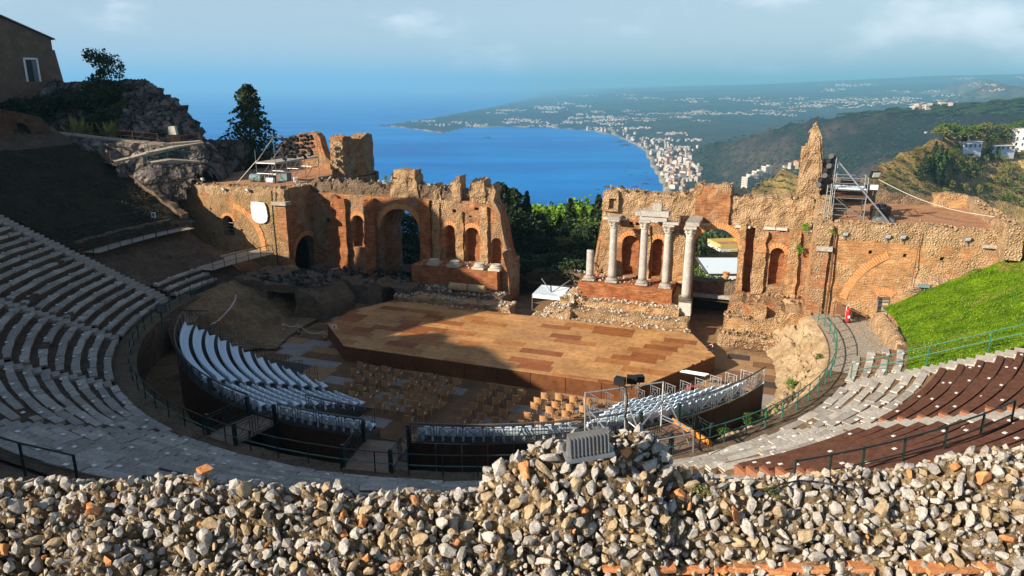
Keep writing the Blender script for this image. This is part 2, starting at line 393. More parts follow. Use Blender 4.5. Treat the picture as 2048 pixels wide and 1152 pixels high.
# ================================================================== THE LAND, THE SEA, THE AIR
SEA = -200.0
def vnoise(x, y, seed=0):
    xi = np.floor(x).astype(np.int64); yi = np.floor(y).astype(np.int64); fx = x - xi; fy = y - yi
    fx = fx * fx * (3 - 2 * fx); fy = fy * fy * (3 - 2 * fy)
    def h(a, b):
        n = (a * 374761393 + b * 668265263 + seed * 1442695041) & 0xffffffff
        n = ((n ^ (n >> 13)) * 1274126177) & 0xffffffff
        return ((n ^ (n >> 16)) & 0xffff) / 65535.0
    return (h(xi, yi) * (1 - fx) + h(xi + 1, yi) * fx) * (1 - fy) + (h(xi, yi + 1) * (1 - fx) + h(xi + 1, yi + 1) * fx) * fy
def vfbm(x, y, f, o=4, seed=0):
    s = 0; a = .5
    for k in range(o): s = s + a * vnoise(x * f, y * f, seed + k); f *= 2.03; a *= .5
    return s
def ridged(x, y, f, o=4, seed=0):
    s = 0; a = .5
    for k in range(o): s = s + a * (1 - np.abs(2 * vnoise(x * f, y * f, seed + k) - 1)); f *= 2.03; a *= .5
    return s
COAST = [(-2500, 520), (-900, 500), (-200, 490), (300, 490), (700, 495), (1000, 470), (1200, 432), (1325, 386), (1318, 364), (1301, 335),
         (1287, 303), (1262, 286), (1225, 271), (1180, 262), (1100, 256), (1020, 254), (940, 255), (905, 263), (888, 268), (850, 262), (800, 255),
         (757, 251), (800, 246), (860, 237), (920, 225), (985, 214), (1050, 199), (1081, 192), (1070, 187), (1062, 182.5)]
poly = [G(a, b, SEA)[:2] for a, b in COAST] + [(60000, 60000), (60000, -8000), (-4000, -8000)]
POLY = np.array(poly)
def inside(x, y):
    c = np.zeros(x.shape, bool); n = len(POLY)
    for i in range(n):
        (x1, y1), (x2, y2) = POLY[i], POLY[(i + 1) % n]
        k = ((y1 > y) != (y2 > y))
        c ^= k & (x < (x2 - x1) * (y - y1) / ((y2 - y1) if y2 != y1 else 1e-9) + x1)
    return c
def coastdist(x, y):
    d = np.full(x.shape, 1e9)
    for i in range(len(COAST) - 1):
        (x1, y1), (x2, y2) = POLY[i], POLY[i + 1]
        vx, vy = x2 - x1, y2 - y1; t = np.clip(((x - x1) * vx + (y - y1) * vy) / (vx * vx + vy * vy), 0, 1)
        d = np.minimum(d, np.hypot(x - x1 - t * vx, y - y1 - t * vy))
    return d
def crest(pts):
    P = [D(a, b, t) for a, b, t in pts]
    return (np.array([math.atan2(p[0], p[1]) for p in P]), np.array([math.hypot(p[0], p[1]) for p in P]), np.array([p[2] for p in P]))
C_GOLD = crest([(1560, 470, 300), (1640, 420, 300), (1730, 349, 310), (1800, 304, 335), (1850, 283, 350), (1885, 268, 360), (1950, 262, 380), (2048, 258, 400), (2400, 250, 420), (2900, 300, 420)])
C_DARK = crest([(1250, 375, 2100), (1340, 335, 2000), (1400, 292, 1900), (1450, 280, 1850), (1500, 267, 1800), (1560, 250, 1700), (1640, 231, 1600), (1760, 220, 1500), (1860, 209, 1450), (1960, 206, 1400), (2048, 199, 1380), (2400, 170, 1400), (3000, 170, 1400)])
C_SPUR = crest([(1380, 420, 800), (1440, 392, 820), (1490, 366, 860), (1540, 352, 880), (1600, 352, 880), (1680, 365, 860), (1800, 420, 800)])
C_KNOLL = crest([(1490, 395, 470), (1520, 362, 480), (1560, 340, 490), (1600, 344, 490), (1660, 372, 480), (1720, 410, 470)])
C_GREEN = crest([(1330, 262, 3800), (1400, 252, 3700), (1470, 243, 3600), (1540, 246, 3500), (1640, 240, 3400), (1800, 250, 3300)])
C_FAR = crest([(1600, 205, 7500), (1800, 192, 7000), (1880, 178, 6600), (1930, 160, 6300), (1965, 156, 6200), (2000, 163, 6100), (2048, 168, 6000), (2150, 150, 6000), (2500, 150, 6000)])
C_FAR2 = crest([(1600, 215, 5200), (1860, 202, 4600), (1920, 190, 4500), (1970, 174, 4400), (2010, 170, 4300), (2048, 176, 4300), (2200, 160, 4300), (2500, 150, 4300)])
def rid(th, rho, c, s1, s2):
    rc = np.interp(th, c[0], c[1]); zc = np.interp(th, c[0], c[2])
    zc = zc - 2000 * np.clip(c[0][0] - th, 0, 9) - 2000 * np.clip(th - c[0][-1], 0, 9)
    return np.where(rho < rc, zc - s1 * (rc - rho), zc - s2 * (rho - rc))
def H(x, y):
    x = np.asarray(x, float); y = np.asarray(y, float)
    th = np.arctan2(x, y); rho = np.hypot(x, y)
    ins = inside(x, y); cd = coastdist(x, y)
    z = SEA + 1.5 + 28 * (1 - np.exp(-cd / 450.)) + 12 * vfbm(x, y, 1 / 600., 3, 5)*np.clip(cd/300,0,1)
    sl = .038 * np.clip((th - .02) / .55, 0, 1) ** .8
    z = z + np.clip(rho - 4500, 0, 9000) * sl * np.clip(cd / 1500, 0, 1) + 70 * (vfbm(x, y, 1 / 1500., 3, 8) - .5) * np.clip((rho - 5000) / 5000, 0, 1) * np.clip(cd / 2000, 0, 1)
    g = ridged(x, y, 1 / 260., 4, 3) - .5
    z = np.maximum(z, rid(th, rho, C_GREEN, .25, .3) + 25 * g)
    z = np.maximum(z, rid(th, rho, C_FAR2, .22, .3) + 60 * g)
    z = np.maximum(z, rid(th, rho, C_FAR, .22, .3) + 60 * g)
    dn = rid(th, rho, C_DARK, .42, .5); rc = np.interp(th, C_DARK[0], C_DARK[1])
    z = np.maximum(z, dn + 95 * g * np.clip((rc - rho) / 250., .06, 1))
    z = np.maximum(z, rid(th, rho, C_SPUR, .35, .5) + 10 * g)
    z = np.maximum(z, rid(th, rho, C_KNOLL, .7, .7) + 5 * (vfbm(x, y, 1 / 18., 3, 2) - .5))
    gd = np.interp(th, C_GOLD[0], C_GOLD[1]) - rho
    z = np.maximum(z, rid(th, rho, C_GOLD, .62, .45) + (9 * (ridged(x, y, 1 / 60., 4, 12) - .55) + 3 * (vfbm(x, y, 1 / 9., 3, 4) - .5)) * np.clip(np.abs(gd) / 25., .12, 1))
    # the theatre's own hill: a shelf that falls away to the bay
    d = np.hypot(x + 2, (y - 62))
    th_hill = -2.5 - .52 * np.clip(d - 52, 0, 1e9) + 5 * (vfbm(x, y, 1 / 25., 3, 9) - .5) * np.clip((d - 50) / 30, 0, 1)
    z = np.where(ins, np.maximum(z, th_hill), SEA - 6)
    return np.where(ins & (cd < 14), np.minimum(z, SEA + .12 * cd + .05), z)
def hit(px, py, t0=140., t1=40000., n=700):      # where sight lines meet the land
    px = np.atleast_1d(np.asarray(px, float)); py = np.atleast_1d(np.asarray(py, float))
    u = (px - 1024) / F_PX; dd = (py - 576) / F_PX
    fy = math.cos(PIT) - dd * math.sin(PIT); fz = -math.sin(PIT) - dd * math.cos(PIT)
    best = np.full(px.shape, np.nan); done = np.zeros(px.shape, bool)
    for t in np.geomspace(t0, t1, n):
        k = ~done
        if not k.any(): break
        h = H(u[k] * t, fy[k] * t); zz = CAMZ + fz[k] * t
        idx = np.where(k)[0][zz <= np.maximum(h, SEA)]
        best[idx] = t; done[idx] = True
    return u * best, fy * best, best

def build_land():
    NR, NT = 250, 340
    rr = np.geomspace(95, 42000, NR); tt = np.linspace(R(-62), R(56), NT)
    A, B = np.meshgrid(rr, tt, indexing='ij'); X = A * np.sin(B); Y = A * np.cos(B)
    Z = np.minimum(H(X, Y), 300)
    th, rho = B, A
    V = np.stack([X, Y, Z], -1).reshape(-1, 3)
    i = np.arange(NR - 1)[:, None] * NT + np.arange(NT - 1)[None, :]
    F = np.stack([i, i + 1, i + NT + 1, i + NT], -1).reshape(-1, 4)
    keep = ~(Z.reshape(-1)[F] < SEA - 3).all(1)
    me = bpy.data.meshes.new('terrain'); me.from_pydata(V.tolist(), [], F[keep][:, ::-1].tolist())
    me.polygons.foreach_set('use_smooth', [True] * len(me.polygons))
    # what grows or lies there, by place
    def m3(a, b, t): return np.asarray(a)[None, None, :] * (1 - t[..., None]) + np.asarray(b)[None, None, :] * t[..., None]
    cd = coastdist(X, Y)
    n1 = vfbm(X, Y, 1 / 90., 4, 21); n2 = vfbm(X, Y, 1 / 22., 3, 31); n3 = vfbm(X, Y, 1 / 500., 3, 41)
    sm = lambda a, lo, hi: np.clip((a - lo) / (hi - lo), 0, 1)
    col = m3((.010, .022, .026), (.040, .048, .042), sm(n3, .38, .62))                       # fields of the plain, bluish and dark: haze put into the colour
    col = np.where((rho < 4200)[..., None], m3((.014, .024, .016), (.055, .050, .028), sm(n1, .36, .66)), col)
    dk = rid(th, rho, C_DARK, .42, .5); isdk = (dk + 60 > Z) & (rho > 1000) & (rho < 2600)
    col = np.where(isdk[..., None], m3((.014, .018, .016), (.088, .060, .050), sm(n1 + .5 * (n2 - .5), .40, .64)), col)
    fr = (rho > 4000) & (Z > -60) & (th > .4) & (rho < 8000)
    col = np.where(fr[..., None], m3((.06, .06, .045), (.16, .12, .085), sm(n1, .4, .62)), col)
    gold = (rid(th, rho, C_GOLD, .62, .45) + 9 > Z) & (rho < 620) & (rho > 215) & (th > .33)
    gcol = m3((.26, .185, .07), (.62, .43, .18), sm(n2 + .55 * (n1 - .5), .30, .56))
    col = np.where(gold[..., None], gcol, col)
    kn = (rid(th, rho, C_KNOLL, .7, .7) + 5 > Z) & (rho > 380) & (rho < 620) & (th < .45)
    col = np.where(kn[..., None], gcol, col)
    col = np.where(((cd < 16) & (rho > 700))[..., None], m3((.36, .30, .20), (.52, .45, .32), n2), col)
    at = me.color_attributes.new('cover', 'FLOAT_COLOR', 'POINT')
    at.data.foreach_set('color', np.concatenate([col.reshape(-1, 3), np.ones((NR * NT, 1))], 1).astype(np.float32).reshape(-1))
    m, t, b = newmat('land_cover', .95, 0, .1)
    a = t.nodes.new('ShaderNodeVertexColor'); a.layer_name = 'cover'
    p = posn(t); f1 = noisef(t, p, .045, 8, .72); f2 = noisef(t, p, .6, 6, .7)
    c = mixc(t, 1.0, a.outputs[0], mixc(t, ramp(t, f1, .36, .64), (.42, .45, .45), (1.45, 1.40, 1.35)), 'MULTIPLY')
    c = mixc(t, 1.0, c, mixc(t, ramp(t, f2, .32, .66), (.6, .62, .6), (1.2, 1.2, 1.2)), 'MULTIPLY')
    t.links.new(c, b.inputs['Base Color']); bump(t, b, f1, 1.0, 9.0)
    me.materials.append(m)
    o = bpy.data.objects.new('terrain', me); COL.objects.link(o); tag(o, 'hills and coastal plain running down to the blue bay', None, kind='structure')
build_land()

# the sea
m, t, b = newmat('sea_water', .5, 0, .03); p = posn(t)
mpn = N(t, 'ShaderNodeMapping'); mpn.inputs['Scale'].default_value = (1, 2.6, 1); t.links.new(p, mpn.inputs[0])
s1 = noisef(t, mpn.outputs[0], .0016, 6, .55); s2 = noisef(t, mpn.outputs[0], .02, 5, .6); s3 = noisef(t, p, .12, 3, .5)
SEA_A, SEA_B = (.0001, .12, .46), (.001, .22, .64)
cc = mixc(t, ramp(t, s1, .38, .66), SEA_A, SEA_B)
cc = mixc(t, 1.0, cc, mixc(t, ramp(t, s2, .35, .7), (.86, .9, .92), (1.12, 1.1, 1.06)), 'MULTIPLY')
t.links.new(cc, b.inputs['Base Color']); bump(t, b, s3, .5, 1.2); M['sea'] = m
mb = MB(); mb.grid(lambda a, c: (lerp(-40000, 50000, a), lerp(-3000, 60000, c), SEA), 12, 12)
tag(mb.build('sea', M['sea']), 'deep blue sea filling the bay', kind='structure')

# dark reefs off the shore
M['reef'] = flat('dark_reef', (.03, .03, .03), .9)
for i, (px, py, r_) in enumerate([(1195, 379, 8), (1215, 374, 13), (1228, 376, 7), (1270, 374, 10), (1290, 368, 12), (1298, 360, 9), (1262, 350, 7), (1250, 342, 6), (1272, 338, 8), (1285, 330, 7), (975, 276, 22), (768, 252, 40), (1250, 291, 26), (1240, 284, 18), (1290, 346, 8), (1255, 333, 6)]):
    c = G(px, py, SEA); mb = MB()
    mb.grid(lambda a, e: (c[0] + r_ * (2 * a - 1) * (1.0 + .2 * nz(a * 3 + i, e * 3, 1)), c[1] + r_ * .7 * (2 * e - 1),
                          SEA - .5 + max(0, 1 - ((2 * a - 1) ** 2 + (2 * e - 1) ** 2)) * r_ * .22 * (1 + .8 * fbm(a * 4 + i, e * 4, i, 1.0))), 9, 9)
    tag(mb.build('reef', M['reef']), 'dark reef rock awash in the blue bay off the town', 'rock', 'reef rocks in the bay')

# the air: one closed box of thin haze round everything
def haze():
    m = bpy.data.materials.new('haze'); m.use_nodes = True; t = m.node_tree; t.nodes.clear()
    o = t.nodes.new('ShaderNodeOutputMaterial'); v = t.nodes.new('ShaderNodeVolumePrincipled')
    v.inputs['Color'].default_value = (.25, .57, .80, 1); v.inputs['Density'].default_value = 1.3e-4; v.inputs['Anisotropy'].default_value = .0
    t.links.new(v.outputs[0], o.inputs['Volume'])
    mb = MB(); mb.box((5000, 29000, (330 - 210) / 2), (120000, 80000, 540)); ob = mb.build('haze', m); tag(ob, 'pale sea haze filling the air over the bay', kind='stuff')
haze()
# ================================================================== THE SEATING BOWL
SL = 0.5                                  # the bowl rises one in two
ROW = 0.78
def bowl(r): return 3.0 + SL * (r - 26.0)
def unit_slab(seed):
    q = random.Random(seed); V = []
    for z in (0, 1):
        for a, b in ((-.5, -.5), (.5, -.5), (.5, .5), (-.5, .5)):
            V.append((a + q.uniform(-.035, .035), b + q.uniform(-.05, .05), (z - 1) + (q.uniform(-.12, .12) if z else 0)))
    m_ = MB(); m_.hexa(V[:4], V[4:]); return m_
SLABS = {k: [mesh_of(unit_slab(i), 'slab', M[k]) for i in range(7)] for k in ('limestone', 'limestone_b')}
plate_mb = MB(); plate_mb.box((0, 0, .008), (.21, .15, .016)); PLATE = mesh_of(plate_mb, 'number_plate', M['plate']); plate_mb = MB(); plate_mb.box((0, 0, .008), (.16, .11, .016)); PLATE_S = mesh_of(plate_mb, 'number_plate', M['plate'])

def arc_strip(mb, r0, z0, r1, z1, a0, a1, n, wob=0.0, mi=0):
    mb.grid(lambda s, t: PC(lerp(r0, r1, t) + (wob * fbm(s * 40, r0, 3, 1.0) if wob else 0), lerp(a0, a1, s), lerp(z0, z1, t) + (wob * .5 * fbm(s * 60, r0, 9, 1.0) if wob else 0)), n, 1, mi)

def stone_wedge(a0, a1, rows, label, bright=False, slab_rows=99, seed=0):
    q = random.Random(seed); mid = (a0 + a1) / 2
    t = thing('stone_seating_wedge', label, 'seating', PC(26 + ROW * rows[0], mid, bowl(26 + ROW * rows[0])))
    for i in rows:
        r0 = 26 + ROW * i; z1 = bowl(r0) + ROW * SL; z0 = z1 - ROW * SL - .05
        n = max(4, int((a1 - a0) * r0 / 40)); mb = MB()
        arc_strip(mb, r0 + .03, z0, r0 + .02, z1 - .05, a0, a1, n, .03)
        arc_strip(mb, r0 + .02, z1 - .05, r0 + ROW + .06, z1 - .06, a0, a1, n, .03)
        row = mb.build('seat_row', M['earth'] if bright else M['dark_earth'], t)  # darker earth on the shaded wedges: shade put into the colour
        L = R(a1 - a0) * r0; x = .05; k = 0; gap = 0
        while x < L - .3:
            ln = q.uniform(.8, 1.9); ln = min(ln, L - x - .02)
            if ln < .25: break
            az = a0 + math.degrees((x + ln / 2) / r0)
            if q.random() > .025:
                wd = q.uniform(.34, .46); c = PC(r0 + wd / 2 - q.uniform(0, .05), az, z1 + q.uniform(-.018, .012))
                key = 'limestone_b' if q.random() < (.6 if bright else .35) else 'limestone'  # more pale slabs on sunlit wedges, light put into the stone
                new_from_mesh('slab', q.choice(SLABS[key]), row, c, rot=(q.uniform(-.03, .03), q.uniform(-.03, .03), R(az + 90) + q.uniform(-.03, .03)), scale=(ln - .03, wd, .17))
            if k % 2 == 0 and q.random() > .12:
                new_from_mesh('number_plate', PLATE, row, PC(r0 + .3, az + .15, z1 + .05), rz=R(az + 90) + q.uniform(-.2, .2))
            x += ln; k += 1
    return t
def stair(az, r0, r1, wd, label, mat='limestone', n=None):
    n = n or int((r1 - r0) / .39); t = thing('stone_stair', label, 'stairs', PC(r0, az, bowl(r0)))
    mb = MB(); mb.box((0, 0, -.16), (.43, wd, .32)); q = random.Random(int(az * 7))
    me = mesh_of(mb, 'step', M[mat])
    for k in range(n):
        r = r0 + (r1 - r0) * (k + .5) / n; off = q.uniform(-.06, .06)
        new_from_mesh('step', me, t, PC(r, az, bowl(r) + .19 + q.uniform(-.02, .02)), rot=(q.uniform(-.02, .02), 0, R(az) + q.uniform(-.03, .03)), scale=(1, q.uniform(.92, 1.08), 1))
    return t
# ground below the seats, all round
mb = MB(); mb.grid(lambda s, t: (lambda r, a: PC(r, a, bowl(r) - .22 + .08 * fbm(r, a * .4, 2, .7)))(lerp(25.9, 52, t), lerp(-207, -34, s)), 120, 34)
tag(mb.build('bowl_ground', M['dark_earth'], smooth=True), 'earth bank of the seating bowl under the stone rows', kind='structure')
mb = MB(); mb.grid(lambda s, t: PC(lerp(24.6, 26.05, t), lerp(-190, -8, s), 3.0 + .02 * fbm(s * 90, t * 3, 1, 1.0)), 110, 2)
tag(mb.build('ring_path', M['path_earth']), 'earth path round the foot of the seats', kind='structure')
mb = MB(); arc_strip(mb, 24.95, -.1, 24.6, 3.0, -190, -62, 90, .12)
tag(mb.build('arena_wall', M['dark_rubble']), 'rough rubble wall below the ring path', kind='structure')

ST = [175.5 - 360, -164, -144.5, -124.5, -71.5, -55, -36]
LOWER, UP = list(range(0, 13)), 13
hw = lambda r=31: math.degrees(.62 / r)
rows_all = list(range(0, 16))
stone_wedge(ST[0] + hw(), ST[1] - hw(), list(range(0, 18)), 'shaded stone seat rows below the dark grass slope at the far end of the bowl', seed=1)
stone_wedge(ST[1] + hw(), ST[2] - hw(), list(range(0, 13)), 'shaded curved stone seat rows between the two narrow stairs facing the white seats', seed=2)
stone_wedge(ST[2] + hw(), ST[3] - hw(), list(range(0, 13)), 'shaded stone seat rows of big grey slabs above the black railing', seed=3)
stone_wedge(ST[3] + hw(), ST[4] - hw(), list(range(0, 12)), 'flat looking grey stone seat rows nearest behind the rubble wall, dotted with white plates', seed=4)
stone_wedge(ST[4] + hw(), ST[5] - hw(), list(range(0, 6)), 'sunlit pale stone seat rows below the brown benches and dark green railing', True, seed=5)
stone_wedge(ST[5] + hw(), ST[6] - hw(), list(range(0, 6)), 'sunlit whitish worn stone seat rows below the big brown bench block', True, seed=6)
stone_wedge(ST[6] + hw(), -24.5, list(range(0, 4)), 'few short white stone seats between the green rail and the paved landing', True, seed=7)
stair(ST[0], 26.2, 42, 1.15, 'long straight stone stair climbing beside the dark grass slope')
stair(ST[1], 26.2, 36.5, .9, 'narrow worn stone stair in shade, nearest the long stair')
stair(ST[2], 26.2, 36.2, .9, 'narrow worn stone stair in shade facing the wooden gangway')
stair(ST[3], 26.2, 36.0, 1.0, 'worn stone stair in shade dividing the big slabs from the flat grey rows')
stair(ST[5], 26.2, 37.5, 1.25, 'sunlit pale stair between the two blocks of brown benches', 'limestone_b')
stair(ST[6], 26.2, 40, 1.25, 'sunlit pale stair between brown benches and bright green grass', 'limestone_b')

M['end_wood'] = flat('red_brown_end_board', (.30, .12, .06), .7)
def bench_block(a0, a1, rows, label, seed=0, ragged=0.0):
    q = random.Random(seed); t = thing('timber_seating_block', label, 'benches', PC(26 + ROW * rows[0], (a0 + a1) / 2, bowl(26 + ROW * rows[0])))
    for j, i in enumerate(rows):
        r0 = 26 + ROW * i; z1 = bowl(r0) + ROW * SL + .05
        aa, bb = a0 + q.uniform(0, .5), a1 - q.uniform(0, .4); n = max(4, int((bb - aa) * r0 / 60))
        mb = MB(); arc_strip(mb, r0 + .06, z1 - .45, r0 + .06, z1 - .07, aa, bb, n); be = mb.build('bench', M['timber'], t)
        for k, (ra, rb) in enumerate(((r0 + .0, r0 + .31), (r0 + .385, r0 + .695))):
            pm = MB(); arc_strip(pm, ra, z1, rb, z1, aa, bb, n); arc_strip(pm, ra, z1 - .06, ra, z1, aa, bb, n); arc_strip(pm, rb, z1, rb, z1 - .06, aa, bb, n)
            for e in (aa, bb):
                pm.add([PC(ra, e, z1 - .06), PC(rb, e, z1 - .06), PC(rb, e, z1), PC(ra, e, z1)], [(0, 1, 2, 3)])
            pm.build('plank', M['timber'], be)
        sm = MB(); sm.hexa([PC(r0 + .08, aa - .35, z1 - .42), PC(r0 + .7, aa - .35, z1 - .42), PC(r0 + .7, aa - .05, z1 - .42), PC(r0 + .08, aa - .05, z1 - .42)],
                           [PC(r0 + .04, aa - .35, z1 - .02), PC(r0 + .72, aa - .35, z1 - .02), PC(r0 + .72, aa - .05, z1 - .02), PC(r0 + .04, aa - .05, z1 - .02)])
        sm.build('end_support', M['end_wood'], be)
        L = R(bb - aa) * r0; x = q.uniform(.6, 1.4)
        while x < L - .2:
            new_from_mesh('number_plate', PLATE_S, be, PC(r0 + (.2 if q.random() < .7 else .55), aa + math.degrees(x / r0), z1 + .004), rz=R(aa + math.degrees(x / r0) + 90)); x += q.uniform(2.0, 2.9)
    return t
bench_block(ST[5] + hw() + .3, ST[6] - hw() - .2, list(range(6, 18)), 'big block of dark brown timber benches below the bright green grass', 1)
bench_block(ST[4] + hw() + .3, ST[5] - hw() - .2, list(range(6, 18)), 'dark brown timber benches behind the dark green railing, nearest the rubble wall', 2)

# ------------------------------------------------------------------ railings
def railing(name, label, pts, h=1.05, post=.035, rails=((1.05, .028), (.52, .02)), mat='green_paint', mat2=None, every=1, cat='railing', group=None):
    t = thing(name, label, cat, pts[0], group)
    mb = MB(); mb.tube((0, 0, -.1), (0, 0, h), post, 6); me = mesh_of(mb, 'post', M[mat2 or mat])
    for p in pts[::every]: new_from_mesh('post', me, t, p)
    for k, (hh, rr) in enumerate(rails):
        mb = MB(); mb.path([(p[0], p[1], p[2] + hh) for p in pts], rr, 5); mb.build('rail', M[mat] if k else M[mat2 or mat], t)
    return t
ring = [PC(25.0, a, 3.0) for a in np.linspace(-196, -100, 26)]
railing('railing', 'long green and black railing round the shaded half of the ring path', ring, rails=((1.05, .03), (.5, .03)), mat='green_paint', mat2='dark_paint')
ring = [PC(25.0, a, 3.0) for a in np.linspace(-100, -64, 11)]
railing('railing', 'green and black railing before the dark pit behind the hump of rubble', ring, rails=((1.05, .03), (.5, .03)), mat='green_paint', mat2='dark_paint')
ring = [PC(25.0, a, 3.0) for a in np.linspace(-64, -21, 13)] + [PC(25.0, a, 3.0) for a in (-17, -13, -9, -5.5)]
railing('railing', 'sunlit green railing curving along the grassy bank up to the brick wall', ring, rails=((1.05, .03), (.5, .035)), mat='green_paint', mat2='green_paint')
railing('railing', 'black two bar railing nearest the left edge above the rubble wall', [PC(36.3, a, bowl(36.3) + .05) for a in np.linspace(-119, -108.2, 4)], mat='dark_paint', post=.045, rails=((1.05, .035), (.5, .02)))
railing('railing', 'black two bar railing in front of the flat grey stone rows', [PC(lerp(36.2, 34.6, k / 5), a, bowl(lerp(36.2, 34.6, k / 5)) - .25) for k, a in enumerate(np.linspace(-104.4, -88.5, 6))], mat='dark_paint', post=.045, rails=((1.05, .035), (.5, .025)))
railing('railing', 'dark green railing sloping along the nearer brown benches', [PC(36.4, a, bowl(36.4) + .1) for a in (-73.6, -71.6, -69.6, -66.9, -63.8, -60.6, -57.4)], mat='dark_paint', post=.04, rails=((1.0, .035), (.48, .025)))
railing('railing', 'green railing climbing between the brown benches and the lawn', [PC(r, -33.6, bowl(r) + .15) for r in (26.2, 28.0, 29.9, 32.6, 35.4, 38.2)], rails=((1.05, .025), (.55, .03)))
railing('railing', 'dark railing climbing beside the long stair along the dark grass slope', [PC(r, 175.5 - 2.0, bowl(r) + .2) for r in (32.5, 35, 37.5, 40, 42.5)], mat='dark_paint', rails=((1.05, .03), (.5, .02)))

# ------------------------------------------------------------------ slopes and paths either side
def cone_patch(name, label, a0, a1, r0, r1, mat, dz=.05, nu=30, nv=30, amp=.12, kind='structure'):
    mb = MB(); mb.grid(lambda s, t: (lambda r, a: PC(r, a, bowl(r) + dz + amp * fbm(r * 1.0, a * .5, 4, .8)))(lerp(r0, r1, t), lerp(a0, a1, s)), nu, nv)
    return tag(mb.build(name, mat, smooth=True), label, kind=kind)
cone_patch('lawn', 'bright green grass slope above the brown benches', -35, -8.3, 28.9, 56, M['grass'], .12, 70, 70, .2)
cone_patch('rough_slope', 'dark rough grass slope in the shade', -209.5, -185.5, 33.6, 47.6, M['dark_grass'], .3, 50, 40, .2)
# paved landing at the foot of the brick wall
mb = MB(); mb.grid(lambda s, t: PC(lerp(24.7, 29.2, t), lerp(-30, 2, s), 3.03 + .012 * fbm(s * 30, t * 9, 1, 1.0)), 30, 8)
tag(mb.build('landing', M['path']), 'sunlit cobbled landing below the brick wall', kind='structure')
# low white rubble wall between landing and lawn
mb = MB(); mb.grid(lambda s, t: (lambda a: PC(28.75 + .55 * math.cos(math.pi * (1 - t)) + .15 * fbm(s * 14, t * 3, 2, 1.0), a, 2.9 + (1.35 + .2 * fbm(s * 9, 1, 1, 1.0)) * math.sin(math.pi * t) ** .6 * (.35 + .65 * min(1, s * 3))))(lerp(-29.5, -8.5, s)), 60, 10)
lw = mb.build('low_wall', M['rubble']); tag(lw, 'low curved wall of white rubble between cobbled landing and lawn', 'wall')
# grassy bank inside the green railing
mb = MB(); mb.grid(lambda s, t: (lambda a: PC(lerp(24.75, 21.6, t) + .3 * fbm(s * 20, t * 4, 1, 1.0), a, lerp(3.0, .1, t ** 1.1) + (.45 * fbm(s * 22, t * 5, 6, 1.0) + .3 * fbm(s * 70, t * 14, 3, 1.0)) * math.sin(math.pi * t)))(lerp(-66, 8, s)), 200, 26)
tag(mb.build('bank', M['sand']), 'stony bank with weeds inside the curved green railing', kind='structure')

# ================================================================== ARENA FLOOR, STAGE
mb = MB(); mb.grid(lambda s, t: PC(lerp(.1, 26, t), 360 * s, -.06), 48, 6)
tag(mb.build('arena_ground', M['earth']), 'earth under the boarded arena floor', kind='structure')
M['floor_a'] = stone('floor_ply_brown', (.16, .085, .045), (.24, .135, .07), 1.2, .8, .25, .01, False)
M['floor_b'] = stone('floor_ply_tan', (.30, .18, .095), (.40, .25, .13), 1.2, .8, .25, .01, False)
M['floor_c'] = stone('floor_ply_sky_sheen', (.26, .24, .22), (.36, .33, .30), 1.2, .8, .25, .01, False)  # grey boards: the sky's reflection put into the colour
base = MB(); base.poly([W(x, y, 0)[:2] for x, y in [(-15.0, -4.5), (-14.2, -11), (-11.3, -14), (-6, -17.5), (4, -18.6), (12, -15.5), (19.5, -9), (22.3, -1), (22.3, 5), (-14, 5)]], -.05, -.012)
fl = tag(base.build('arena_floor', M['deck_dark']), 'boarded arena floor around the stage', kind='structure')
q = random.Random(5); cnt = 0
pm = MB(); pm.box((0, 0, 0), (1, 1, .03)); FP = {k: mesh_of(pm, 'floor_panel', M[k]) for k in ('floor_a', 'floor_b', 'floor_c')}
floor_hull = lambda x, y: (x > 13.6 and x < 21.6 and -9.0 < y < 4.6 and x > 13.9 + (y + 6.7) * .5 and math.hypot(x, y) < 21.6) or (math.hypot(x, y) < 19.3 and y > -18 and not (x < -8 and y < -11.2) and not (abs(x - 1.5) < 12.2 and y > -4.2) and x < 22 and not (math.hypot(x, y) > 14.6 and y < -8 and (x < -3 or x > 5.5)))
y = -16.6; NP_ = 0
while y < 4.4:
    x = -14.5 - q.uniform(0, 2)
    while x < 22:
        ln = q.choice((1.6, 2.2, 2.2, 2.8)); xc = x + ln / 2
        if floor_hull(xc, y + .6) and cnt < 295:
            k = q.choices(('floor_a', 'floor_b', 'floor_c'), (.62, .2, .18) if xc < 6 else (.5, .45, .05))[0]  # brown and grey on the shaded side, tan where lit: light as colour
            new_from_mesh('floor_panel', FP[k], fl, W(xc, y + .6, q.uniform(0, .006)), rz=AX, scale=(ln - .02, 1.18, 1)); cnt += 1
        x += ln
    y += 1.2
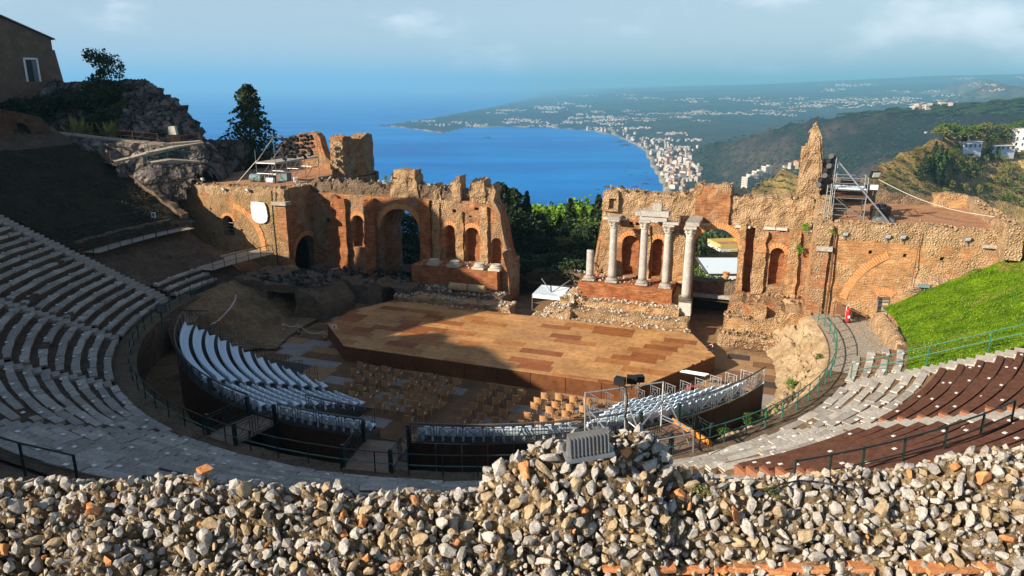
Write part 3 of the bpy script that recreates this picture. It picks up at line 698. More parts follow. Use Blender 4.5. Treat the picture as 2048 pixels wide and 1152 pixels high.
# the stage
def wood(name, c1, c2):
    m, t, b = newmat(name, .55, 0, .35); p = posn(t)
    vr = N(t, 'ShaderNodeVectorRotate'); vr.rotation_type = 'Z_AXIS'; vr.inputs['Angle'].default_value = -AX; t.links.new(p, vr.inputs['Vector'])
    mp_ = N(t, 'ShaderNodeMapping'); mp_.inputs['Scale'].default_value = (.5, 6, 1); t.links.new(vr.outputs[0], mp_.inputs[0])
    f = noisef(t, mp_.outputs[0], 1.2, 6, .65); g = noisef(t, p, .55, 4, .6); oi = t.nodes.new('ShaderNodeObjectInfo')
    col = mixc(t, ramp(t, f, .3, .7), c1, c2)
    col = mixc(t, 1.0, col, mixc(t, ramp(t, g, .3, .7), (.72, .68, .64), (1.08, 1.08, 1.08)), 'MULTIPLY')
    col = mixc(t, 1.0, col, mixc(t, oi.outputs['Random'], (.88, .87, .86), (1.07, 1.06, 1.05)), 'MULTIPLY')
    sc = noisef(t, p, 2.6, 7, .75); col = mixc(t, 1.0, col, mixc(t, ramp(t, sc, .36, .52), (.66, .62, .58), (1.0, 1.0, 1.0)), 'MULTIPLY')
    t.links.new(col, b.inputs['Base Color']); bump(t, b, f, .12, .01); return m
M['ply_tan'] = wood('tan_stage_ply', (.50, .26, .095), (.62, .36, .15))
M['ply_mid'] = wood('orange_stage_ply', (.40, .165, .05), (.50, .23, .08))
M['ply_red'] = wood('red_brown_stage_ply', (.29, .10, .030), (.38, .14, .042))
SZ = 1.2
spx = [(655, 648), (688, 692), (1278, 775), (1430, 712), (1385, 668), (785, 601), (700, 622)]
SP = [GL(a, b, SZ)[:2] for a, b in spx]
def clip(poly, A, B):                    # keep the side to the left of A->B
    o = []; n = len(poly)
    sd = lambda p: (B[0] - A[0]) * (p[1] - A[1]) - (B[1] - A[1]) * (p[0] - A[0])
    for i in range(n):
        p, q_ = poly[i], poly[(i + 1) % n]; a, b = sd(p), sd(q_)
        if a >= 0: o.append(p)
        if a * b < 0: k = a / (a - b); o.append((p[0] + (q_[0] - p[0]) * k, p[1] + (q_[1] - p[1]) * k))
    return o
stage = thing('stage', 'large low wooden stage of tan and brown boards before the ruin', 'stage', W(2, 0, 0))
mb = MB(); mb.poly([W(a * .985 + .03, b * .985, 0)[:2] for a, b in SP], .0, SZ - .03); mb.build('platform', M['black_board'], stage)
q = random.Random(8); y = -7.2; rown = 0
while y < 6:
    x = -14 - q.uniform(0, 2.4); dpt = .98
    while x < 18.5:
        ln = q.choice((1.8, 2.44, 2.44, 3.2)); P4 = [(x + .006, y + .006), (x + ln - .006, y + .006), (x + ln - .006, y + dpt - .006), (x + .006, y + dpt - .006)]
        for i in range(len(SP)):
            P4 = clip(P4, SP[i], SP[(i + 1) % len(SP)])
            if len(P4) < 3: break
        if len(P4) >= 3:
            ar = abs(sum(P4[i][0] * P4[(i + 1) % len(P4)][1] - P4[(i + 1) % len(P4)][0] * P4[i][1] for i in range(len(P4)))) / 2
            if ar > .05:
                k = q.choices(('ply_tan', 'ply_mid', 'ply_red'), (.70, .2, .10) if x > -5 else (.52, .26, .22))[0]
                zz = SZ + q.uniform(0, .006); mb = MB(); mb.poly([W(a, b, 0)[:2] for a, b in P4], SZ - .028, zz); mb.build('stage_panel', M[k], stage)
        x += ln
    y += dpt
M['fascia'] = wood('brown_fascia_ply', (.13, .050, .018), (.19, .075, .026))
for i in range(3):
    a, b = SP[i], SP[i + 1]; L = math.hypot(b[0] - a[0], b[1] - a[1]); n = max(1, round(L / 2.44))
    nx, ny = (b[1] - a[1]) / L, -(b[0] - a[0]) / L
    for k in range(n):
        p0 = (lerp(a[0], b[0], k / n + .001), lerp(a[1], b[1], k / n + .001)); p1 = (lerp(a[0], b[0], (k + 1) / n - .001), lerp(a[1], b[1], (k + 1) / n - .001))
        mb = MB(); o = .025; ps = [(p0[0], p0[1]), (p1[0], p1[1]), (p1[0] + nx * o, p1[1] + ny * o), (p0[0] + nx * o, p0[1] + ny * o)]
        mb.poly([W(*p, 0)[:2] for p in ps], .02, SZ - .03); mb.build('fascia_panel', M['fascia'], stage)

# ------------------------------------------------------------------ chairs on the arena floor
def make_chair():
    t = thing('chair', 'x', 'chair', (0, 0, 0), 'tan chairs set out on the arena floor')
    mb = MB(); mb.box((0, 0, .44), (.46, .46, .045)); mb.box((0, .02, .40), (.40, .40, .05)); mb.build('seat', M['chair'], t)
    mb = MB()
    mb.grid(lambda s, u: ((s - .5) * .48, -.22 - .06 * u + .10 * (2 * s - 1) ** 2, .46 + .42 * u), 6, 3)
    mb.grid(lambda s, u: ((s - .5) * .48, -.25 - .06 * u + .10 * (2 * s - 1) ** 2, .46 + .42 * u), 6, 3)
    mb.box((0, -.29, .885), (.40, .05, .03)); mb.build('backrest', M['chair'], t)
    for a in (-1, 1):
        mb = MB(); mb.box((a * .23, .0, .64), (.05, .44, .03)); mb.box((a * .23, .20, .54), (.045, .045, .2)); mb.build('armrest', M['chair'], t)
        for b in (-1, 1):
            mb = MB(); mb.tube((a * .21, b * .20, .42), (a * .24, b * .24, 0), .026, 5, .02); mb.build('leg', M['chair'], t)
    mb = MB(); mb.box((.03, .03, .475), (.32, .26, .008), .15); mb.build('seat_card', M['paper'], t)
    return t
Z4 = [(255,500),(325,520),(400,525),(475,545),(590,560),(675,570),(745,590),(825,600),(215,540),(290,555),(360,570),(430,580),(245,585),(325,600),(400,615),(565,600),(640,615),(715,625),(790,640),(515,625),(595,640),(675,650),(750,670),(175,620),(255,640),(330,655),(205,680),(290,690),(450,670),(530,685),(615,700),(700,720),(405,700),(495,725),(580,740),(655,755),(360,745),(450,765),(540,775),(615,790),(1040,630),(1130,650),(1210,670),(1005,670),(1090,690),(1180,705),(970,700),(1060,720),(1145,740),(920,750),(1010,770),(1100,790),(885,790),(970,815),(1060,840),(850,845),(940,860),(1025,880),(1350,690),(1435,695),(1520,710),(1310,720),(1415,745),(1500,760),(1290,750),(1380,775),(1475,800),(1250,810),(1345,835),(1215,860),(1315,870),(1435,855),(1605,725),(1580,770),(535,830)]
ch0 = make_chair(); q = random.Random(3)
def chair_label(i, p):
    sunlit = p[0] > 1072
    if i == len(Z4) - 1: return 'lone tan chair close behind the lattice barrier, away from the others'
    if sunlit: return 'sunlit tan plastic chair with white seat card beside the stage end with shadows'
    if p[0] > 915: return 'shaded tan plastic chair with white seat card in the middle group of chairs'
    if p[1] < 790: return 'shaded tan plastic chair with white seat card in the row group along the stage front'
    return 'shaded tan plastic chair with white seat card in the group nearest the white stand'
for i, (a, b) in enumerate(Z4):
    px, py = 640 + a / 3, 580 + b / 3; p = G(px, py - 2, 0.0); p = (p[0], p[1], .022); rz = AX + q.uniform(-.12, .12)
    lab = chair_label(i, (px, py))
    if i == 0: ch0.location = p; ch0.rotation_euler = (0, 0, rz); ch0['label'] = lab
    else: dup(ch0, p, rz, label=lab)

# ------------------------------------------------------------------ the white tiered stand
RS, ZS = .76, .29
def rr_(i): return 14.1 + RS * i
def seat_mesh():
    mb = MB()                            # local: x along the row, +y away from the arena
    mb.hexa([(-.24, -.22, .36), (.24, -.22, .36), (.21, .17, .34), (-.21, .17, .34)], [(-.235, -.22, .42), (.235, -.22, .42), (.22, .17, .385), (-.22, .17, .385)])
    mb.hexa([(-.24, .16, .345), (.24, .16, .345), (.24, .215, .345), (-.24, .215, .345)], [(-.235, .235, .62), (.235, .235, .62), (.235, .275, .61), (-.235, .275, .61)]); mb.hexa([(-.235, .235, .62), (.235, .235, .62), (.235, .275, .61), (-.235, .275, .61)], [(-.15, .25, .76), (.15, .25, .76), (.15, .285, .75), (-.15, .285, .75)])
    mb.hexa([(-.05, -.05, 0), (.05, -.05, 0), (.05, .1, 0), (-.05, .1, 0)], [(-.05, -.05, .35), (.05, -.05, .35), (.05, .1, .35), (-.05, .1, .35)])
    return mesh_of(mb, 'seat', M['seat_white'])
SEAT = seat_mesh()
def lattice_mesh(wd, h=1.02):
    mb = MB(); b = .02; x0, x1 = -wd / 2 + .05, wd / 2 - .05
    def bar(p, q_, r=.018): mb.tube((p[0], 0, p[1]), (q_[0], 0, q_[1]), r, 4)
    for z in (.08, h): bar((x0 - .05, z), (x1 + .05, z), .024)
    for x in (x0, x1): bar((x, .0), (x, h), .022)
    i0, i1 = x0 + .16, x1 - .16
    for z in (.24, h - .16): bar((i0, z), (i1, z))
    for x in (i0, i1): bar((x, .08), (x, h))
    bar((i0, .24), (i1, h - .16), .014); bar((i1, .24), (i0, h - .16), .014)
    bar((x0, .5), (i0, .5), .014); bar((i1, .5), (x1, .5), .014)
    return mb
LAT = mesh_of(lattice_mesh(1.25), 'lattice_panel', M['steel']); LAT_K = mesh_of(lattice_mesh(1.25), 'lattice_panel', M['shaded_steel']); LAT_SK = mesh_of(lattice_mesh(.80), 'side_barrier', M['shaded_steel']); LAT_S = mesh_of(lattice_mesh(.80), 'side_barrier', M['steel'])
def LP(r, az, z): return PC(r, az - 20, z)   # polar about the stage axis
def stand_block(label, rows, lo, hi, seed):
    """rows of seats between two angle functions of the radius"""
    t = thing('tiered_stand', label, 'seating stand', LP(18, (lo(18) + hi(18)) / 2, 0))
    for i in rows:
        r = rr_(i); a0, a1 = lo(r), hi(r); z = ZS * (i + 1) - .12; n = max(3, int((a1 - a0) * r / 50)); mb = MB()
        arc_strip(mb, r - .42, z, r - .42 + RS, z, a0 - 20, a1 - 20, n); arc_strip(mb, r - .42, z - ZS - .1, r - .42, z, a0 - 20, a1 - 20, n)
        for e, s_ in ((a0, 1), (a1, -1)):
            F_ = [LP(r - .42, e, 0), LP(r - .42 + RS, e, 0), LP(r - .42 + RS, e, z), LP(r - .42, e, z)]
            mb.add(F_, [(0, 1, 2, 3)])
        ti = mb.build('tier', M['deck_dark'], t)
        L = R(a1 - a0) * r; m_ = int((L - .1) / .5)
        for k in range(m_):
            az = a0 + math.degrees(((k + .5) * .5 + (L - m_ * .5) / 2) / r)
            new_from_mesh('seat', SEAT, ti, LP(r, az, z), rz=R(az - 20 - 90))
    return t
cutL = lambda r: -(180 - math.degrees(math.asin(min(.99, 11.7 / r))))
cutR = lambda r: -math.degrees(math.asin(min(.99, 9.3 / r)))
aisle = -115.5
stand_block('white seat block of the tiered stand at its far end beside the dark ruin', range(0, 11), cutL, lambda r: aisle - math.degrees(.5 / r), 1)
stand_block('white seat block of the tiered stand between the aisle and the lattice barrier', range(0, 11), lambda r: aisle + math.degrees(.5 / r), lambda r: -101.5, 2)
stand_block('short shaded rows of white seats behind the middle gangway', range(9, 11), lambda r: -101, lambda r: -84, 3)
stand_block('short rows of white seats just beyond the rubble hump', range(9, 11), lambda r: -77.5, lambda r: -56, 4)
stand_block('sunlit white seat block of the tiered stand by the steel scaffold', range(3, 11), lambda r: -math.degrees(math.acos(min(.999, 12.3 / r))), cutR, 5)
# barriers stepping along the two ends
def side_barriers(label, cut, rows, off):
    t = thing('stepped_barrier', label, 'barrier', LP(rr_(0), cut(rr_(0)), 0))
    for i in rows:
        r = rr_(i); a = cut(r) + off / r * 57.3; z = ZS * (i + 1) - .12
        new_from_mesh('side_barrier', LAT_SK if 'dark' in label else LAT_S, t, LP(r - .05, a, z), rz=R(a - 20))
    return t
side_barriers('dark stepped lattice barriers along the far end of the white stand', cutL, range(0, 11), -1.1)
side_barriers('sunlit silver stepped lattice barriers along the end of the white stand', cutR, range(0, 11), .35)
# steps between the last seats and those barriers
t = thing('stand_steps', 'dark steps beside the far end of the white seats', 'steps', LP(18, -137, 0))
for i in range(11):
    r = rr_(i); a = cutL(r); mb = MB(); z = ZS * (i + 1) - .14; d = 57.3 / r
    mb.hexa([LP(r - .42, a - 1.0 * d, 0), LP(r + .34, a - 1.0 * d, 0), LP(r + .34, a - .02, 0), LP(r - .42, a - .02, 0)], [LP(r - .42, a - 1.0 * d, z), LP(r + .34, a - 1.0 * d, z), LP(r + .34, a - .02, z), LP(r - .42, a - .02, z)])
    mb.build('step', M['deck_dark'], t)
def back_rail(label, a0, a1, r=22.25, z=3.14, skirt=True):
    t = thing('lattice_railing', label, 'railing', LP(r, a0, z)); n = max(1, round(R(a1 - a0) * r / 1.27))
    for k in range(n):
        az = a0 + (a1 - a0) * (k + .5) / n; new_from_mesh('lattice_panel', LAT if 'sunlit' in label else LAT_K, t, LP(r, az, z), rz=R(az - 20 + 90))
    mb = MB(); mb.path([LP(r, a0 + (a1 - a0) * k / n, z + 1.08) for k in range(n + 1)], .03, 5); mb.build('handrail', M['grey_steel'], t)
    if skirt:
        for k in range(n):
            b0, b1 = a0 + (a1 - a0) * (k + .01) / n, a0 + (a1 - a0) * (k + .99) / n; mb = MB()
            mb.hexa([LP(r - .04, b0, 0), LP(r - .04, b1, 0), LP(r, b1, 0), LP(r, b0, 0)], [LP(r - .04, b0, z), LP(r - .04, b1, z), LP(r, b1, z), LP(r, b0, z)]); mb.build('skirt_board', M['skirt'], t)
    return t
M['skirt'] = wood('dark_skirt_ply', (.045, .022, .014), (.075, .036, .02))
back_rail('dark lattice railing at the back of the far white seat block', -149, -103)
back_rail('dark lattice railing between the two wooden gangways', -97.5, -84)
back_rail('lattice railing with brown skirt boards above the dark pit before the hump', -78, -48.5)
back_rail('sunlit silver lattice railing curving behind the white seats to the brown boards', -41.5, -21.5)
back_rail('grey lattice barrier facing the arena before the short shaded seat rows', -101, -87, 19.0, 2.1, True)
# gangways from the ring path
def gangway(label, az, wd, mat):
    t = thing('gangway', label, 'gangway', LP(24.9, az, 3.0)); d = lambda m_, r: math.degrees(m_ / r)
    for k in range(2):
        r0, r1 = 25.05 - 1.45 * k, 25.05 - 1.45 * (k + 1) + .02; mb = MB()
        mb.hexa([LP(r1, az - d(wd / 2, r1), 2.98), LP(r1, az + d(wd / 2, r1), 2.98), LP(r0, az + d(wd / 2, r0), 2.98), LP(r0, az - d(wd / 2, r0), 2.98)],
                [LP(r1, az - d(wd / 2, r1), 3.06), LP(r1, az + d(wd / 2, r1), 3.06), LP(r0, az + d(wd / 2, r0), 3.06), LP(r0, az - d(wd / 2, r0), 3.06)]); mb.build('deck_board', M[mat], t)
    for s_ in (-1, 1):
        for k in range(2):
            r = 24.4 - 1.32 * k; new_from_mesh('lattice_panel', LATD, t, LP(r, az + s_ * d(wd / 2 + .02, r), 3.06), rz=R(az - 20))
    for s_ in (-1, 1):
        for r in (24.9, 22.4):
            mb = MB(); p = LP(r, az + s_ * d(wd / 2, r), 0); mb.box((p[0], p[1], 2.1), (.16, .16, 4.15), R(az - 20)); mb.build('post', M['dark_paint'], t)
    return t
LATD = mesh_of(lattice_mesh(1.25), 'lattice_panel', M['dark_paint'])
M['gang'] = wood('gangway_ply', (.22, .15, .10), (.30, .21, .15))
gangway('wooden gangway with dark lattice sides beside the far white seat block', -100.2, 2.0, 'gang')
gangway('wooden gangway with dark lattice sides in the middle of the ring path', -81, 2.3, 'gang')
gangway('sunlit wooden gangway beside the steel scaffold and orange board', -45, 2.4, 'gang')
mb = MB(); a0, a1 = -41.9, -42.6
mb.hexa([LP(22.2, a1, 3.08), LP(25.0, a1, 3.08), LP(25.0, a0, 3.08), LP(22.2, a0, 3.08)], [LP(22.2, a1, 3.34), LP(25.0, a1, 3.34), LP(25.0, a1 + .15, 3.34), LP(22.2, a1 + .15, 3.34)])
tag(mb.build('kick_board', M['orange']), 'bright orange board on edge along the sunlit gangway', 'board')
# ================================================================== THE RUINED STAGE BUILDING
def rough(p, a=.07, f=.8):
    x, y, z = p
    return (x + a * fbm(x, y, z, f, 3), y + a * fbm(x + 31, y, z, f, 3), z + a * .6 * fbm(x, y + 17, z, f, 3))
def wall_layer(mb, s0, s1, bot, top, d0, d1, mp, openings=(), du=.34, dz=.34, amp=.10, freq=.9, jag=.16, mi=0):
    """a wall between s0 and s1, d0 (front) and d1 (back), with arched or flat openings; mp maps (s, d, z) to the world"""
    if not callable(bot): b_ = bot; bot = lambda s: b_
    if not callable(top): t_ = top; top = lambda s: t_
    tp = lambda s: max(bot(s) + .02, top(s) + jag * (noise.noise((s * 1.3, d0 * .3, 7)) + .6 * noise.noise((s * 3.7, d0, 3))))
    bps = sorted({s0, s1} | {v for o in openings for v in o[:2] if s0 < v < s1})
    for p_, q_ in zip(bps, bps[1:]):
        if q_ - p_ < 1e-3: continue
        mid = (p_ + q_) / 2; op = [o for o in openings if o[0] <= mid <= o[1]]
        bands = []
        if not op: bands = [(bot, tp)]
        else:
            lo = bot
            for o in sorted(op, key=lambda o: o[2]):
                a, b, zb, zs = o[:4]; c, r_ = (a + b) / 2, (b - a) / 2
                ht = (lambda s, zs=zs: zs) if len(o) > 4 and o[4] == 'flat' else (lambda s, c=c, r_=r_, zs=zs: zs + math.sqrt(max(0, r_ * r_ - (s - c) ** 2)))
                bands.append((lo, lambda s, zb=zb: zb)); lo = ht
            bands.append((lo, tp))
        for lo, hi in bands:
            if hi(mid) - lo(mid) < .04: continue
            nc = max(1, math.ceil((q_ - p_) / du))
            if op and len(op[0]) <= 4: nc = max(nc, 6)
            nr = max(1, math.ceil((hi(mid) - lo(mid)) / dz)); V = []; F = []
            for d in (d0, d1):
                for i in range(nc + 1):
                    s = lerp(p_, q_, i / nc); a, b = lo(s), hi(s); b = max(b, a + .01)
                    for j in range(nr + 1): V.append(rough(mp(s, d, lerp(a, b, j / nr)), amp, freq))
            k = (nc + 1) * (nr + 1); ix = lambda i, j: i * (nr + 1) + j
            for i in range(nc):
                for j in range(nr):
                    F.append((ix(i, j), ix(i + 1, j), ix(i + 1, j + 1), ix(i, j + 1))); F.append((k + ix(i, j), k + ix(i, j + 1), k + ix(i + 1, j + 1), k + ix(i + 1, j)))
            for i in range(nc):
                F.append((ix(i, 0), k + ix(i, 0), k + ix(i + 1, 0), ix(i + 1, 0))); F.append((ix(i, nr), ix(i + 1, nr), k + ix(i + 1, nr), k + ix(i, nr)))
            for j in range(nr):
                F.append((ix(0, j), ix(0, j + 1), k + ix(0, j + 1), k + ix(0, j))); F.append((ix(nc, j), k + ix(nc, j), k + ix(nc, j + 1), ix(nc, j + 1)))
            mb.add(V, F, mi)
    return mb
FRONT = lambda y0: (lambda s, d, z: W(s, y0 + d, z))      # faces the audience
SIDE = lambda x0, sg=1: (lambda s, d, z: W(x0 + sg * d, s, z))  # runs away from the audience
def rock_mesh(seed, sub=1, sq=(1, .8, .7), cuts=10, lump=.10):
    import bmesh
    bm = bmesh.new(); bmesh.ops.create_icosphere(bm, subdivisions=sub, radius=1.0); q = random.Random(seed)
    pl = [(Vector((q.gauss(0, 1), q.gauss(0, 1), q.gauss(0, 1))).normalized(), q.uniform(.42, .86)) for _ in range(cuts)]
    for v in bm.verts:
        for n_, d_ in pl:
            e = v.co.dot(n_) - d_
            if e > 0: v.co -= n_ * e
        v.co = Vector((v.co.x * sq[0], v.co.y * sq[1], v.co.z * sq[2])) * (1 + lump * noise.noise(v.co * 2 + Vector((seed, 0, 0))) + lump * .6 * noise.noise(v.co * 5 + Vector((0, seed, 0))))
    V = [tuple(v.co) for v in bm.verts]; F = [tuple(v.index for v in f.verts) for f in bm.faces]; bm.free(); return V, F
ROCKS = [rock_mesh(i, 1, (1, random.Random(i).uniform(.6, .95), random.Random(i + 50).uniform(.45, .8))) for i in range(10)]
def strew(mb, pts, smin, smax, q):                     # lumps of stone, joined
    for p in pts:
        V, F = q.choice(ROCKS); s_ = q.uniform(smin, smax); Rm = Matrix.Rotation(q.uniform(0, 6.28), 3, Vector((q.gauss(0, 1), q.gauss(0, 1), q.gauss(0, 1))).normalized()) * s_
        mb.add([tuple(Rm @ Vector(v) + Vector(p)) for v in V], F)
    return mb
def top_stones(parent, mp, s0, s1, top, d0, d1, n, seed, mat='rubble', smin=.08, smax=.24):
    q = random.Random(seed); P = []
    for _ in range(int(n * .6)):
        s = q.uniform(s0, s1); P.append(mp(s, q.uniform(d0, d1), top(s) + .1 * noise.noise((s * 1.3, 0, 7)) + q.uniform(-.08, .08)))
    return tag(strew(MB(), P, smin, smax, q).build('loose_stones', M[mat], parent), kind='stuff')
def arch_ring(parent, mp, c, zs, r, a0=0, a1=180, wd=.45, d=-.06, n=None, thick=.12, mat=None, name='brick_arch'):
    n = n or max(6, int(R(a1 - a0) * r / .17)); mb = MB(); q = random.Random(int(c * 10))
    for k in range(n):
        t0, t1 = R(lerp(a0, a1, (k + .08) / n)), R(lerp(a0, a1, (k + .92) / n)); r1 = r + wd * q.uniform(.9, 1.08); dd = d - q.uniform(0, .025)
        B = [mp(c + rr * math.cos(t), dd, zs + rr * math.sin(t)) for rr, t in ((r + .01, t0), (r1, t0), (r1, t1), (r + .01, t1))]
        T = [mp(c + rr * math.cos(t), dd + thick, zs + rr * math.sin(t)) for rr, t in ((r + .01, t0), (r1, t0), (r1, t1), (r + .01, t1))]
        mb.hexa(B, T)
    return tag(mb.build(name, mat or M['arch'], parent), kind='stuff')
M['arch'] = stone('arch_bricks', (.52, .22, .08), (.66, .36, .16), 3.0, .75, .5, .03, False)

# ---- right half of the stage wall
TOPR = [(4.9, 2.6), (5.3, 4.6), (5.55, 6.2), (5.7, 8.0), (5.85, 8.5), (5.95, 10.8), (6.3, 11.1), (8, 11.0), (10.5, 10.75), (13.6, 11.1), (13.9, 11.85), (16.8, 11.9), (17.0, 10.95), (20, 11.0), (22.2, 11.05), (23.9, 11.2)]
OPR = [(7.8, 9.36, 3.4, 6.32), (10.48, 11.57, 3.5, 6.42), (14.05, 17.8, -.2, 6.32), (18.35, 19.0, 2.75, 8.9, 'flat'), (20.36, 21.5, 3.65, 6.33)]
q = random.Random(61)
for _ in range(26):
    a_ = q.uniform(6.2, 22.6); z_ = q.choice((q.uniform(7.6, 8.3), q.uniform(4, 8.2))); h_ = q.uniform(.14, .5)
    if all(not (o[0] - .15 < a_ + h_ and a_ < o[1] + .15 and z_ < o[3] + (o[1] - o[0]) / 2 + .5) for o in OPR): OPR.append((a_, a_ + h_, z_, z_ + h_ * q.uniform(.6, 1), 'flat'))
THR = [o for o in OPR if o[0] in (14.05,)]
tR = lambda s: prof(TOPR, s)
t = thing('stage_wall', 'tall sunlit ruined brick stage wall with niches and one big open arch behind the columns', 'ruined wall', W(15, 14, 0))
mb = MB(); wall_layer(mb, 4.9, 23.4, 0, lambda s: min(tR(s), 8.55), 0, .8, FRONT(13), OPR, jag=.05); mb.build('brick_face', M['brick'], t)
mb = MB(); wall_layer(mb, 4.9, 23.4, 0, lambda s: min(tR(s), 8.55), .8, 2.0, FRONT(13), THR, du=.6, dz=.6); mb.build('wall_core', M['brick_red'], t)
mb = MB(); wall_layer(mb, 5.75, 23.4, 8.4, tR, .28, 1.9, FRONT(13), du=.24, dz=.24, amp=.22, freq=1.3, jag=.42); mb.build('upper_rubble', M['rubble'], t)
mb = MB(); wall_layer(mb, 13.95, 16.8, 8.5, 11.75, .02, .6, FRONT(13), amp=.12, jag=.22, du=.24, dz=.24); mb.build('brick_block', M['brick'], t)
mb = MB(); wall_layer(mb, 5.95, 7.3, 9.2, 10.9, -.12, .5, FRONT(13), [(6.5, 7.1, 9.4, 10.3, 'flat')], amp=.16, jag=.2); mb.build('corner_lump', M['rubble'], t)
for a, b, z0, z1, pr in ((5.9, 7.0, 3.2, 8.2, .22), (9.55, 10.3, 3.3, 8.0, .28), (11.75, 13.4, 3.2, 7.6, .3), (17.85, 18.3, 2.9, 8.7, .25), (19.1, 20.0, 2.8, 8.3, .3), (21.75, 22.6, 2.8, 8.3, .3)):
    mb = MB(); wall_layer(mb, a, b, z0, z1, -pr, .1, FRONT(13), amp=.13, freq=1.3, jag=.3); mb.build('pilaster', M['brick_pale'], t)
for c, zs, r_, wd in ((8.58, 6.32, .78, .42), (11.02, 6.42, .55, .42), (15.92, 6.32, 1.88, .55), (20.93, 6.33, .57, .42)):
    arch_ring(t, FRONT(13), c, zs, r_, 4, 176, wd)
mb = MB(); q = random.Random(4); s = 6.0
while s < 23:                                           # broken ledge between brick and rubble
    L = q.uniform(.5, 1.3)
    if q.random() < .6: mb.hexa([W(s, 12.85, 8.4), W(s + L, 12.82, 8.42), W(s + L, 13.4, 8.42), W(s, 13.4, 8.4)], [W(s, 12.9, 8.62), W(s + L, 12.88, 8.6), W(s + L, 13.4, 8.6), W(s, 13.4, 8.62)])
    s += L + .05
tag(mb.build('broken_ledge', M['limestone_b'], t), kind='stuff')
top_stones(t, FRONT(13), 5.9, 23.4, tR, .3, 1.8, 260, 5)
q = random.Random(14)
tag(strew(MB(), [W(q.uniform(5.0, 6.4), q.uniform(12.5, 13.6), q.uniform(2.4, 4.6)) for _ in range(40)] + [W(q.uniform(20.2, 23), q.uniform(12.3, 12.9), 2.8 + q.uniform(0, .15)) for _ in range(30)], .1, .3, q).build('loose_stones', M['rubble'], t), kind='stuff')
# the spike left standing at the wall's end
t = thing('wall_spike', 'tall thin spike of broken masonry rising at the end of the sunlit stage wall', 'ruined wall', W(22.9, 14, 11))
SPK = [(22.0, 13.6), (22.2, 15.0), (22.4, 15.4), (22.55, 16.5), (22.9, 17.0), (23.15, 16.4), (23.4, 15.9), (23.6, 14.6), (23.75, 13.4)]
mb = MB(); wall_layer(mb, 22.0, 23.75, 10.8, lambda s: prof(SPK, s), .9, 2.5, FRONT(13), du=.2, dz=.25, amp=.22, freq=1.2, jag=.2); mb.build('shaft', M['rubble'], t)
mb = MB(); wall_layer(mb, 13.95, 14.95, 10.9, lambda s: 15.2 - abs(s - 14.3), -.08, .25, SIDE(22.05), amp=.06, jag=.15); mb.build('plaster_face', M['brick_pale'], t)
q = random.Random(21); top_stones(t, FRONT(13), 22.3, 23.5, lambda s: prof(SPK, s), 1.1, 2.2, 26, 8)
# side wall from the stage wall forward to the right tower
t = thing('side_wall', 'sunlit return wall joining the stage wall to the big right brick tower', 'ruined wall', W(24, 11, 0))
TS = [(7.6, 9.9), (9, 10.2), (10.5, 10.7), (12, 11.0), (15, 11.3)]
mb = MB(); wall_layer(mb, 8.6, 14.9, 2.0, lambda s: min(8.6, prof(TS, s)), 0, 1.0, SIDE(23.4), amp=.09); mb.build('lower_wall', M['brick_pale'], t)
mb = MB(); wall_layer(mb, 7.7, 14.9, 8.5, lambda s: prof(TS, s), .05, 1.15, SIDE(23.4), amp=.18, du=.28, dz=.28, jag=.25); mb.build('upper_rubble', M['rubble'], t)
mb = MB(); wall_layer(mb, 7.75, 8.6, 2.0, 8.55, -.05, 1.05, SIDE(23.4), amp=.06); mb.build('brick_corner', M['brick'], t)
mb = MB(); mb.lbox(23.6, 24.7, 7.55, 8.6, 8.0, 8.35); mb.build('capital_block', M['limestone'], t)
top_stones(t, SIDE(23.4), 7.8, 14.5, lambda s: prof(TS, s), .1, 1.0, 90, 9)
mb = MB(); wall_layer(mb, 15.0, 20.2, 9.8, lambda s: prof([(15, 14.2), (16, 13.2), (18, 12.4), (20.2, 12.0)], s), 0, .9, SIDE(23.7), amp=.16, jag=.3); o = mb.build('shaded_wall', M['dark_rubble'], t)

